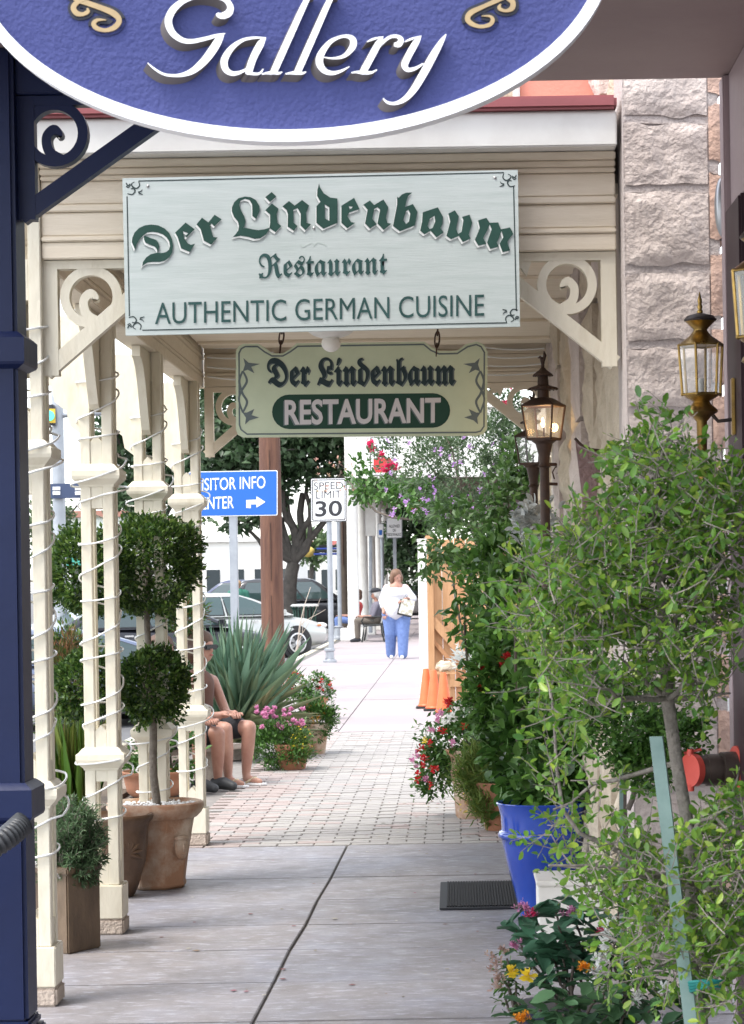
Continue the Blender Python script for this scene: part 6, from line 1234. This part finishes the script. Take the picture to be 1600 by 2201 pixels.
# ------------------------------------------------------------------ far colonnade building
fb = thing('far_shopfront', 'white far shop porch with a row of round columns', 'building', (-1, 70, 0)); FBZ = 58.5
zf0, zf1 = W(800, 1028, FBZ).z, W(800, 880, FBZ).z; xa = W(741, 1000, FBZ).x
MB().bb(xa, 3.2, FBZ, FBZ + .25, zf0, zf1).build('fascia', white, fb, bevel=.01); MB().bb(xa, xa + .22, FBZ + .251, 110, zf0, zf1).build('fascia', white, fb)
MB().bb(xa, 3.4, FBZ + .255, 110, zf0 + .3, zf0 + .36).build('ceiling', mauve, fb); MB().bb(xa - .2, 3.4, FBZ - .2, 110, zf1 + .002, zf1 + .15).build('roof', white, fb)
MB().bb(xa + .5, 3.0, 61, 61.3, zf0 - .4, zf0 + .29).build('beam', mat('far_brown', (.16, .12, .10), .8), fb)
MB().bb(2.6, 2.9, 60, 112, 0, zf0 + .3).build('wall', mat('far_wall', (.42, .38, .34), .85, (.36, .32, .29), 2), fb)
for k in range(6): MB().bb(2.56, 2.6, 62 + k * 8, 65.5 + k * 8, .5, 2.8).build('window', glassd, fb)
for k in range(6):
    z_ = FBZ + .2 + k * 6.5; x = xa + .16; m = MB().lathe([(.19, .0), (.19, .0)], (x, z_, 0), 20) if False else None
    MB().bb(x - .33, x + .33, z_ - .33, z_ + .33, 0, .32).build('column_base', white, fb, bevel=.02)
    MB().lathe([(.17, .33), (.17, .36), (.145, .40), (.14, zf0 - .15), (.17, zf0 - .1), (.18, zf0 - .002)], (x, z_, 0), 20).build('column', white, fb, smooth=40)
rs = thing('red_sign', 'red and white shop sign on the white far fascia', 'sign', W(815, 985, FBZ)); redsh = mat('red_sheet', (.5, .03, .03), .5)
px_shape('panel', [rr_poly(796, 940, 846, 1022, 1)], FBZ - .004, swh, rs, .03); px_shape('panel_border', [rr_poly(796, 940, 846, 1022, 1), rr_poly(798, 942, 844, 1020, 1)], FBZ - .004, sbk, rs, .004, z0=.0305); px_shape('red_field', [rr_poly(803, 985, 842, 1016, 1)], FBZ - .004, redsh, rs, .003, z0=.0305)
text_px('lettering', 'LI', 809, 970, 824, 969, 14, FBZ - .004, sbk, rs, .01, .034)
rs2 = thing('hanging_red_sign', 'small red framed sign hanging under the far porch', 'sign', W(895, 1078, 62)); px_shape('panel', [rr_poly(874, 1062, 912, 1098, 1)], 61.8, redsh, rs2, .03); px_shape('panel_border', [rr_poly(876, 1064, 910, 1096, 1), rr_poly(877.5, 1065.5, 908.5, 1094.5, 1)], 61.8, swh, rs2, .003, z0=.0305)
mb = thing('meter_box', 'white metal box mounted between the far columns', 'box', W(795, 1110, 63)); MB().bb(*(lambda a, b: (a.x, b.x, 62.9, 63.2, b.z, a.z))(W(785, 1072, 63), W(808, 1152, 63))).build('housing', white, mb, bevel=.01); MB().tube([W(797, 1152, 63.05), W(797, 1360, 63.05)], .05, 8).build('conduit', galv, mb)
# low buildings across the street
def block(label, px0_, px1_, ytop, Z, wallm, roofm, wins, depth=12):
    a, b = W(px0_, 1250, Z).x, W(px1_, 1250, Z).x; zt3 = W((px0_ + px1_) / 2, ytop, Z).z; t = thing('street_building', label, 'building', ((a + b) / 2, Z + depth / 2, -.16))
    MB().bb(a, b, Z, Z + depth, -.16, zt3).build('wall', wallm, t); MB().bb(a - .3, b + .3, Z - .4, Z + depth, zt3 + .002, zt3 + .35).build('roof', roofm, t)
    for k in range(wins):
        xw = a + (b - a) * (k + .5) / wins; w_ = MB().bb(xw - (b - a) / wins * .28, xw + (b - a) / wins * .28, Z - .06, Z - .01, .9, min(2.6, zt3 - .4)).build('window', glassd, t); MB().bb(xw - (b - a) / wins * .32, xw + (b - a) / wins * .32, Z - .12, Z - .002, .78, .89).build('sill', white, w_)
    return t
tealm = mat('teal_awning', (.05, .35, .28), .6)
t = block('low white shop with teal awning far across the street', 90, 300, 1112, 125, white, mat('roof_brick', (.34, .16, .12), .8), 4)
MB().bb(W(150, 1250, 124).x, W(260, 1250, 124).x, 123, 124.9, 2.6, 3.2).build('awning', tealm, t)
block('pale building far beyond the parked cars', 330, 640, 1165, 170, mat('pale_stucco', (.74, .72, .68), .8), white, 6)
block('small red-roofed building at the far end of the street', 655, 745, 1172, 190, white, mat('roof_red', (.45, .14, .12), .7), 3)
# ------------------------------------------------------------------ trees
lf_oak = leafmat('oak_leaf', [(0.024, 0.053, 0.021), (0.036, 0.075, 0.030), (0.053, 0.098, 0.042), (0.075, 0.128, 0.060), (0.105, 0.158, 0.083)], .45, .3)
lf_far = leafmat('far_leaf', [(.06, .11, .04), (.09, .14, .06), (.12, .18, .07)], .5, .4)
def tree(label, base, fork, blobs, lm, size, trunk_r, Z, stems=(), name='street_tree'):
    t = thing(name, label, 'tree', base, group='street trees'); m = MB(); bv = Vector(base); fk = Vector(fork)
    limb(m, bv, fk, trunk_r, trunk_r * .8, .05, 8, 4)
    P = []; D = []; sc = Z / F
    for k, (px, py, rx, rz, n, cl, cs) in enumerate(blobs):
        c = W(px, py, Z + random.uniform(-1, 1)); p, d = cloud(tuple(c), (rx * sc, max(rx, rz) * sc * .8, rz * sc), n, .3, cl, cs); P.append(p); D.append(d)
        limb(m, fk, c, trunk_r * .45, .03, .1, 8, k + 1)
        for _ in range(3): q = p[random.randint(0, len(p) - 1)]; limb(m, c, Vector(q), .04, .012, .1, 5, _)
    for a, b, r in stems: limb(m, a, b, r, r * .75, .06, 8, 9)
    m.build('trunk', mat('tree_bark', (.085, .075, .065), .95, (.05, .045, .04), 6, bump=.6, bscale=18), t, smooth=60)
    P = np.vstack(P); D = np.vstack(D); leaves('crown', lm, t, P, D * .5 + rdir(len(P), (0, 0, .2), .7), size, .55, 'diamond', jit=.9); return t
TZ = 62; tx = W(626, 1290, TZ).x
tree('dark oak street tree with twin trunk behind the timber pole', (tx, TZ, -.1), W(632, 1210, TZ), [(655, 985, 95, 70, 1800, 60, .2), (560, 950, 110, 60, 1900, 60, .2), (480, 985, 80, 55, 1400, 50, .2), (640, 900, 120, 70, 2200, 70, .18), (500, 880, 110, 70, 1800, 60, .2), (600, 1040, 40, 40, 260, 16, .2), (500, 1120, 60, 16, 260, 14, .25), (700, 1060, 34, 34, 220, 12, .25), (750, 880, 60, 70, 700, 24, .22)], lf_oak, (.16, .30), .22, TZ,
     [(W(632, 1210, TZ), W(614, 1060, TZ), .13), (W(632, 1210, TZ), W(652, 1060, TZ), .12)])
tree('dark oak behind the left porch posts', (W(300, 1300, 56).x, 56, -.16), W(310, 1180, 56), [(290, 990, 70, 90, 1800, 50, .2), (360, 960, 70, 110, 2000, 50, .2), (300, 1070, 60, 50, 900, 30, .2), (400, 1060, 40, 60, 500, 20, .25), (250, 930, 40, 50, 400, 20, .25)], lf_oak, (.15, .28), .18, 56)
tree('pale green young tree left behind the signal pole', (W(125, 1300, 70).x, 70, -.16), W(120, 1220, 70), [(110, 1120, 40, 60, 700, 30, .25), (70, 1150, 40, 60, 500, 30, .25), (200, 1010, 20, 26, 120, 8, .3)], lf_far, (.14, .26), .09, 70)
tree('sunlit light green tree at the far end of the street', (W(672, 1300, 150).x, 150, -.16), W(672, 1220, 150), [(668, 1175, 34, 36, 700, 30, .25)], lf_far, (.3, .6), .2, 150)
tree('dark shrubby tree behind the walking woman', (W(875, 1300, 80).x, 80, 0), W(872, 1230, 80), [(870, 1150, 50, 55, 1300, 40, .22), (830, 1190, 40, 40, 600, 24, .25), (885, 1230, 30, 40, 400, 20, .25), (900, 1100, 40, 40, 500, 20, .25)], lf_oak, (.16, .30), .10, 80)
# ================================================================== PEOPLE
def remeshed(caps, ells=(), voxel=.014, smooth=6, extra=None, name='body'):
    m = MB()
    for a, ra, b, rb in caps:
        a, b = Vector(a), Vector(b); n = 6; pts = [a.lerp(b, k / n) for k in range(n + 1)]; rs_ = [ra + (rb - ra) * k / n for k in range(n + 1)]
        m.tube(pts, rs_, 14); m.ball(a, ra, 14, 9); m.ball(b, rb, 14, 9)
    for c, r, *rot in ells: m.ball(c, r, 16, 12, rot[0] if rot else None)
    me = m.mesh(name); b_ = bmesh.new(); b_.from_mesh(me); bmesh.ops.recalc_face_normals(b_, faces=b_.faces); b_.to_mesh(me); b_.free()
    o = bpy.data.objects.new('tmp', me); C.objects.link(o)
    r = o.modifiers.new('r', 'REMESH'); r.mode = 'VOXEL'; r.voxel_size = voxel; s = o.modifiers.new('s', 'SMOOTH'); s.factor = .5; s.iterations = smooth
    out = bpy.data.meshes.new_from_object(o.evaluated_get(bpy.context.evaluated_depsgraph_get())); bpy.data.objects.remove(o)
    if extra:
        b_ = bmesh.new(); b_.from_mesh(out); e = extra.mesh('x'); b_.from_mesh(e); b_.to_mesh(out); b_.free()
    out.shade_smooth(); return out
skin = mat('skin', (.40, .22, .16), .5, (.33, .16, .115), 9, bump=.1); skin2 = mat('skin_tan', (.34, .175, .12), .5, (.28, .13, .09), 9, bump=.1)
denim = mat('denim', (.13, .20, .42), .85, (.10, .155, .34), 20, bump=.5, bscale=16); wshirt = mat('white_cotton', (.62, .62, .65), .85, bump=.6, bscale=14); hairb = mat('brown_hair', (.055, .027, .016), .6, (.09, .045, .025), 40, stretch=(1, 1, .2)); hairw = mat('light_brown_hair', (.11, .055, .032), .6, (.17, .09, .05), 40, stretch=(1, 1, .2)); shoe = mat('white_shoe', (.7, .7, .7), .6)
eyem = mat('eye_dark', (.02, .015, .012), .3); lip = mat('lips', (.35, .10, .09), .5)
def fingers(w, d, up, L_=.085, curl=.5, s=1):
    """five separate fingers growing from the wrist end w along d"""
    m = MB(); w, d, up = Vector(w), Vector(d).normalized(), Vector(up).normalized(); sd_ = d.cross(up).normalized()
    for k, (o, l) in enumerate(((-.028, .82), (-.010, 1.0), (.009, .95), (.027, .75))):
        a = w + d * .085 + sd_ * o; b = a + d * L_ * l * .45 - up * L_ * curl * .2; c = b + d * L_ * l * .3 - up * L_ * curl * .5; m.tube([a, b, c], [.0095, .0088, .007], 7)
    a = w + d * .03 - sd_ * .034 * s; b = a + d * .035 - sd_ * .022 * s; c = b + d * .03 - up * .012; m.tube([a, b, c], [.011, .010, .008], 7); return m
def head_parts(t, c, face, up, skinm, hairm, hair_ells, scale=1, shades=None):
    face = Vector(face).normalized(); up = Vector(up).normalized(); rt = face.cross(up).normalized(); c = Vector(c); k = scale; m = MB()
    for s in (-1, 1): m.ball(c + face * .086 * k + rt * .033 * s * k + up * .008 * k, (.011 * k,) * 3, 8, 6)
    m.build('eyes', eyem, t, smooth=60); MB().ball(c + face * .090 * k - up * .052 * k, (.018 * k, .018 * k, .006 * k), 8, 6).build('mouth', lip, t, smooth=60)
def head_caps(c, face, up, k=1):
    face = Vector(face).normalized(); up = Vector(up).normalized(); rt = face.cross(up).normalized(); c = Vector(c); rot = Matrix((rt, face, up)).transposed()
    return [(c + up * .02 * k, (.075 * k, .095 * k, .105 * k), rot), (c - up * .045 * k + face * .02 * k, (.058 * k, .068 * k, .07 * k), rot), (c + face * .098 * k - up * .018 * k, (.013 * k, .018 * k, .022 * k), rot), (c + rt * .078 * k - up * .01 * k, (.012 * k, .02 * k, .03 * k), rot), (c - rt * .078 * k - up * .01 * k, (.012 * k, .02 * k, .03 * k), rot)]
# ---- walking woman (origin at the feet, facing -Y towards the camera)
wp = G(854, 1416); t = thing('person', 'woman in white blouse and blue jeans walking towards the camera', 'person', (wp.x, wp.y, 0), local=True)
hc = Vector((.015, -.03, 1.56)); fc_ = Vector((.55, -.8, -.35))
caps = [((0, 0, .98), .17, (0, 0, 1.15), .16), ((0, 0, 1.15), .16, (0, -.01, 1.33), .15), ((-.15, 0, 1.36), .06, (.15, 0, 1.36), .06), ((0, 0, 1.38), .055, hc - Vector((0, 0, .06)), .052),
        ((-.095, 0, .93), .105, (-.10, -.03, .50), .065), ((-.10, -.03, .5), .062, (-.105, .09, .09), .042), ((.095, 0, .93), .105, (.10, -.10, .50), .065), ((.10, -.10, .5), .062, (.10, -.15, .09), .042),
        ((-.19, 0, 1.36), .058, (-.27, .05, 1.12), .047), ((-.27, .05, 1.12), .044, (-.24, -.12, .93), .032), ((-.24, -.12, .93), .034, (-.235, -.17, .88), .034),
        ((.19, 0, 1.36), .058, (.33, -.05, 1.14), .045), ((.33, -.05, 1.14), .042, (.20, -.24, 1.14), .03), ((.20, -.24, 1.14), .03, (.17, -.28, 1.13), .034)]
ex = fingers((-.235, -.17, .88), (.1, -.5, -.6), (0, -.7, .5)); ex2 = fingers((.17, -.28, 1.13), (-.8, -.4, -.3), (0, -.3, 1)); ex.add(ex2.v, ex2.f)
mobj('body', remeshed(caps, head_caps(hc, fc_, (0, -.15, 1), 1.12), .016, 5, ex), skin, t)
mobj('blouse', remeshed([((-.05, 0, .92), .215, (.05, 0, .92), .215), ((0, 0, .95), .245, (0, 0, 1.12), .215), ((0, 0, 1.12), .215, (0, -.01, 1.28), .165), ((-.13, 0, 1.34), .080, (.13, 0, 1.34), .080), ((-.17, 0, 1.34), .080, (-.27, .05, 1.12), .068), ((-.27, .05, 1.12), .066, (-.25, -.06, 1.0), .056), ((.17, 0, 1.34), .080, (.33, -.05, 1.14), .066), ((.33, -.05, 1.14), .064, (.27, -.15, 1.13), .052)], [((0, -.11, 1.22), (.17, .12, .09))], .016, 4, name='blouse'), wshirt, t)
mobj('jeans', remeshed([((-.09, 0, .90), .185, (.09, 0, .90), .185), ((-.115, 0, .85), .165, (-.115, -.03, .48), .118), ((-.115, -.03, .48), .116, (-.12, .07, .10), .092), ((.115, 0, .85), .165, (.12, -.10, .48), .118), ((.12, -.10, .48), .116, (.115, -.15, .09), .092)], [], .016, 4, name='jeans'), denim, t)
mobj('hair', remeshed([], [(hc + Vector((-.01, .02, .045)), (.112, .122, .11)), (hc + Vector((-.088, -.01, -.04)), (.048, .08, .12)), (hc + Vector((.06, .06, -.03)), (.065, .065, .11)), (hc + Vector((-.01, .08, -.03)), (.10, .055, .12))], .012, 4, name='hair'), hairw, t)
for s, p in ((-1, (-.105, .06, .04)), (1, (.10, -.18, .04))): mobj('shoe', remeshed([((p[0], p[1] + .06, .045), .042, (p[0], p[1] - .10, .035), .036)], [], .012, 4, name='shoe'), shoe, t)
head_parts(t, hc, fc_, (0, -.15, 1), skin, hairb, [])
bgp = Vector((wp.x + .21, wp.y - .33, .98)); t2 = thing('shopping_bag', 'pale printed bag held in the walking woman\'s hand', 'bag', bgp)
rt_ = Matrix.Rotation(.25, 3, 'Y'); MB().box(bgp, (.26, .03, .28), rt_).build('bag', mat('printed_bag', (.66, .64, .58), .7, (.38, .36, .27), 14, thr=(.5, .56)), t2, bevel=.008); MB().box(bgp + Vector((-.02, .022, -.02)), (.28, .01, .30), rt_).build('dark_side', blackt, t2); MB().tube([bgp + Vector((-.08, 0, .14)), bgp + Vector((-.03, .02, .22)), bgp + Vector((.05, 0, .13))], .006, 6).build('handle', blackt, t2)
# ---- seated figure builder, facing +X, hips at (0,0,hz)
def seated(label, loc, rz, shirt_m, pants_m, skinm, hairm, hz=.46, shorts=True, cap_m=None, shades=False, shoe_m=None, lean=0.0, sandal=False, k=1.0, shirt_long=False, bare=False, armf=.25, head_down=0, legx=0.0):
    t = thing('person', label, 'person', loc, rz, local=True, scale=k); H0 = hz
    sh = Vector((lean, 0, H0 + .46)); hc = sh + Vector((.05 + lean * .3, 0, .24)); fdir = Vector((1, 0, -head_down))
    caps = [((0, 0, H0 + .08), .14, (lean * .5, 0, H0 + .28), .13), ((lean * .5, 0, H0 + .28), .13, sh - Vector((0, 0, .06)), .13), (sh + Vector((0, -.14, -.02)), .055, sh + Vector((0, .14, -.02)), .055), (sh, .052, hc - Vector((.01, 0, .06)), .05)]
    feet = []; ex = MB()
    for s in (-1, 1):
        hip = Vector((.02, s * .09, H0 + .05)); kn = Vector((.44 + legx * (s > 0), s * .11, H0 + .06)); an = Vector((.43 + legx * .5, s * .11, .09)); feet.append(an)
        caps += [(hip, .09, kn, .060), (kn, .058, an.lerp(kn, .55), .056), (an.lerp(kn, .55), .056, an, .036), (an + Vector((0, 0, -.04)), .034, an + Vector((.15, 0, -.062)), .024)]
        so = sh + Vector((0, s * .19, -.03)); el = so + Vector((.02 + armf * .3, s * .05, -.27)); wr_ = Vector((.30 + armf * .2, s * .09, H0 + .17)); caps += [(so, .048, el, .040), (el, .038, wr_, .028), (wr_, .03, wr_ + (wr_ - el).normalized() * .06, .032)]
        f_ = fingers(wr_, (wr_ - el), (0, 0, 1), .075, .7, s); ex.add(f_.v, f_.f)
    mobj('body', remeshed(caps, head_caps(hc, fdir, (0, 0, 1)), .014, 5, ex), skinm, t)
    tor = [((0, 0, H0 + .09), .158, (lean * .5, 0, H0 + .28), .148), ((lean * .5, 0, H0 + .28), .148, sh - Vector((0, 0, .06)), .142)]
    if not bare: tor += [(sh + Vector((0, -.15, -.03)), .068, sh + Vector((0, .15, -.03)), .068)]
    if not bare:
        for s in (-1, 1):
            so = sh + Vector((0, s * .19, -.03)); el = so + Vector((.02 + armf * .3, s * .05, -.27)); tor.append((so, .066, so.lerp(el, .9 if not shirt_long else 1), .056))
            if shirt_long: wr_ = Vector((.30 + armf * .2, s * .09, H0 + .17)); tor.append((el, .055, el.lerp(wr_, .85), .042))
    mobj('top', remeshed(tor, [], .014, 4, name='top'), shirt_m, t)
    lg_ = [((0, -.06, H0 + .07), .15, (0, .06, H0 + .07), .15)]
    for s in (-1, 1):
        hip = Vector((.02, s * .09, H0 + .05)); kn = Vector((.44 + legx * (s > 0), s * .11, H0 + .06)); an = Vector((.43 + legx * .5, s * .11, .09)); lg_.append((hip, .112, hip.lerp(kn, .72 if shorts else 1), .095 if shorts else .082))
        if not shorts: lg_.append((kn, .08, kn.lerp(an, .9), .066))
    mobj('shorts' if shorts else 'trousers', remeshed(lg_, [], .014, 4, name='legs'), pants_m, t)
    hr = remeshed([], [(hc + Vector((-.03, 0, .062)), (.118, .104, .095)), (hc + Vector((-.08, 0, -.03)), (.065, .09, .115)), (hc + Vector((-.02, .075, .0)), (.05, .03, .07)), (hc + Vector((-.02, -.075, .0)), (.05, .03, .07))], .012, 4, name='hair'); mobj('hair', hr, hairm, t)
    if cap_m: mobj('cap', remeshed([], [(hc + Vector((-.015, 0, .098)), (.135, .118, .078)), (hc + Vector((.10, 0, .07)), (.075, .07, .012))], .01, 3, name='cap'), cap_m, t)
    if shades: MB().box(hc + Vector((.088, 0, .012)), (.03, .15, .042)).build('sunglasses', blackt, t, bevel=.01); 
    if shades:
        for s in (-1, 1): MB().box(hc + Vector((.03, s * .079, .016)), (.13, .008, .018)).build('sunglasses_arm', blackt, t)
    head_parts(t, hc, fdir, (0, 0, 1), skinm, hairm, [])
    for an in feet:
        if sandal:
            MB().prism([(-.06, -.035), (.10, -.045), (.19, -.035), (.20, .0), (.19, .035), (.10, .045), (-.06, .035)], lambda a, b, d, an=an: Vector((an.x + a, an.y + b, d)), .001, .016).build('sandal', shoe_m, t, smooth=30); MB().tube([an + Vector((.03, -.042, -.075)), an + Vector((.09, -.01, -.032)), an + Vector((.13, 0, -.05))], .009, 6).build('strap', mat('tan_strap', (.5, .42, .28), .7), t); MB().tube([an + Vector((.03, .042, -.075)), an + Vector((.09, .01, -.032)), an + Vector((.13, 0, -.05))], .009, 6).build('strap', MAT['tan_strap'], t)
        else: mobj('shoe', remeshed([((an.x - .03, an.y, .05), .046, (an.x + .07, an.y, .052), .05), ((an.x + .07, an.y, .05), .05, (an.x + .16, an.y, .034), .036)], [], .010, 4, name='shoe'), shoe_m, t)
    return t
clog = mat('black_clog', (.03, .032, .035), .6); blk = mat('black_cloth', (.018, .019, .024), .85); brn = mat('brown_top', (.10, .045, .03), .8)
f1 = G(470, 1702); f2 = G(530, 1690)
RZ = -.62
def hip(f, k): return (f.x - .43 * k * math.cos(RZ), f.y - .43 * k * math.sin(RZ) + .1, 0)
h1, h2 = hip(f1, .9), hip(f2, .9); h2 = (h2[0] - .095, h2[1], 0); h1 = (h1[0] - .08, h1[1], 0)
bt = thing('backless_bench', 'low backless stone bench under the seated pair', 'bench', ((h1[0] + h2[0]) / 2 - .04, (h1[1] + h2[1]) / 2, 0), RZ, local=True)
MB().bb(-.18, .14, -.6, .6, .235, .275).build('seat', stonebase, bt, bevel=.01)
for s_ in (-.42, .42): MB().bb(-.14, .10, s_ - .08, s_ + .08, 0, .234).build('leg', stonebase, bt, bevel=.01)
seated('seated person in black shorts and black clogs half hidden by the farthest post', h1, RZ, blk, blk, skin2, hairb, .38, True, shoe_m=clog, lean=-.06, k=.9)
seated('seated person in brown tank top, sunglasses and flip-flops beside the yucca', h2, RZ, brn, blk, skin, hairb, .40, True, shades=True, shoe_m=shoe, sandal=True, bare=True, lean=.05, legx=.06, k=.9)
seated('seated man in cap and grey shirt on the bench by the white columns', (W(806, 1350, 57).x, 57.3, 0), math.pi, mat('grey_shirt', (.13, .12, .15), .85), mat('khaki', (.12, .10, .08), .85), skin2, mat('grey_hair', (.4, .38, .36), .7), .46, False, cap_m=blk, shoe_m=blk, shirt_long=False, lean=-.05, head_down=.1)
seated('person in blue jeans sitting behind the first white column', (W(762, 1350, 61).x, 61, 0), math.pi, mat('red_shirt', (.4, .05, .05), .85), denim, skin, hairb, .44, False, shoe_m=shoe, lean=-.1)
# ---- standing man in green shirt, seen from behind
x = W(512, 1250, 60).x; t = thing('person', 'standing man in dark green shirt seen from behind among the cars', 'person', (x, 60, -.16), local=True)
hc = Vector((0, 0, 1.62))
caps = [((0, 0, 1.0), .15, (0, 0, 1.38), .16), ((-.16, 0, 1.42), .06, (.16, 0, 1.42), .06), ((0, 0, 1.42), .055, (0, 0, 1.56), .05)]
ex = MB()
for s in (-1, 1):
    caps += [((s * .09, 0, .95), .095, (s * .10, 0, .5), .062), ((s * .10, 0, .5), .06, (s * .10, 0, .08), .042), ((s * .21, 0, 1.40), .055, (s * .25, .02, 1.12), .042), ((s * .25, .02, 1.12), .04, (s * .24, .12, .9), .03), ((s * .24, .12, .9), .03, (s * .235, .15, .85), .034)]; f_ = fingers((s * .235, .15, .85), (0, .4, -1), (0, 1, .3)); ex.add(f_.v, f_.f)
mobj('body', remeshed(caps, head_caps(hc, (0, 1, 0), (0, 0, 1)), .016, 5, ex), skin, t)
tor = [((0, 0, .98), .175, (0, 0, 1.36), .185), ((-.16, 0, 1.42), .085, (.16, 0, 1.42), .085)] + [((s * .21, 0, 1.40), .078, (s * .245, .02, 1.18), .066) for s in (-1, 1)]
mobj('shirt', remeshed(tor, [], .016, 4), mat('green_shirt', (.03, .14, .10), .85), t)
mobj('trousers', remeshed([((-.05, 0, .95), .14, (.05, 0, .95), .14)] + [((s * .09, 0, .92), .115, (s * .10, 0, .1), .08) for s in (-1, 1)], [], .016, 4), mat('khaki_light', (.35, .30, .22), .85), t)
mobj('hair', remeshed([], [(hc + Vector((0, -.02, .04)), (.088, .10, .085))], .012, 3), mat('sandy_hair', (.35, .22, .12), .7), t)
for s in (-1, 1): mobj('shoe', remeshed([((s * .10, -.05, .045), .042, (s * .10, .12, .035), .036)], [], .012, 3), blk, t)
head_parts(t, hc, (0, 1, 0), (0, 0, 1), skin, hairb, [])
# ---- litter of the walk: fallen leaves
ll = MB(); random.seed(77)
for k in range(110):
    p = (G(random.uniform(780, 1080), random.uniform(1720, 1800)) if k < 60 else G(random.uniform(330, 1050), random.uniform(1820, 2150))); a = random.random() * 6.28; s = random.uniform(.006, .02)
    ll.add([p + Vector((math.cos(a + q) * s * (1 if q % 3.14 < 1 else .5), math.sin(a + q) * s, .0045 + .003 * math.sin(q * 2))) for q in (0, 1.57, 3.14, 4.71)], [(0, 1, 2, 3)])
o = ll.build('fallen_leaves', leafmat('litter_leaf', [(.12, .08, .04), (.3, .12, .16), (.2, .15, .08), (.5, .48, .42), (.08, .06, .04)], .8, .1), None, fix=False); tag(o, 'scattered fallen leaves and petals on the walk', 'leaves', kind='stuff')
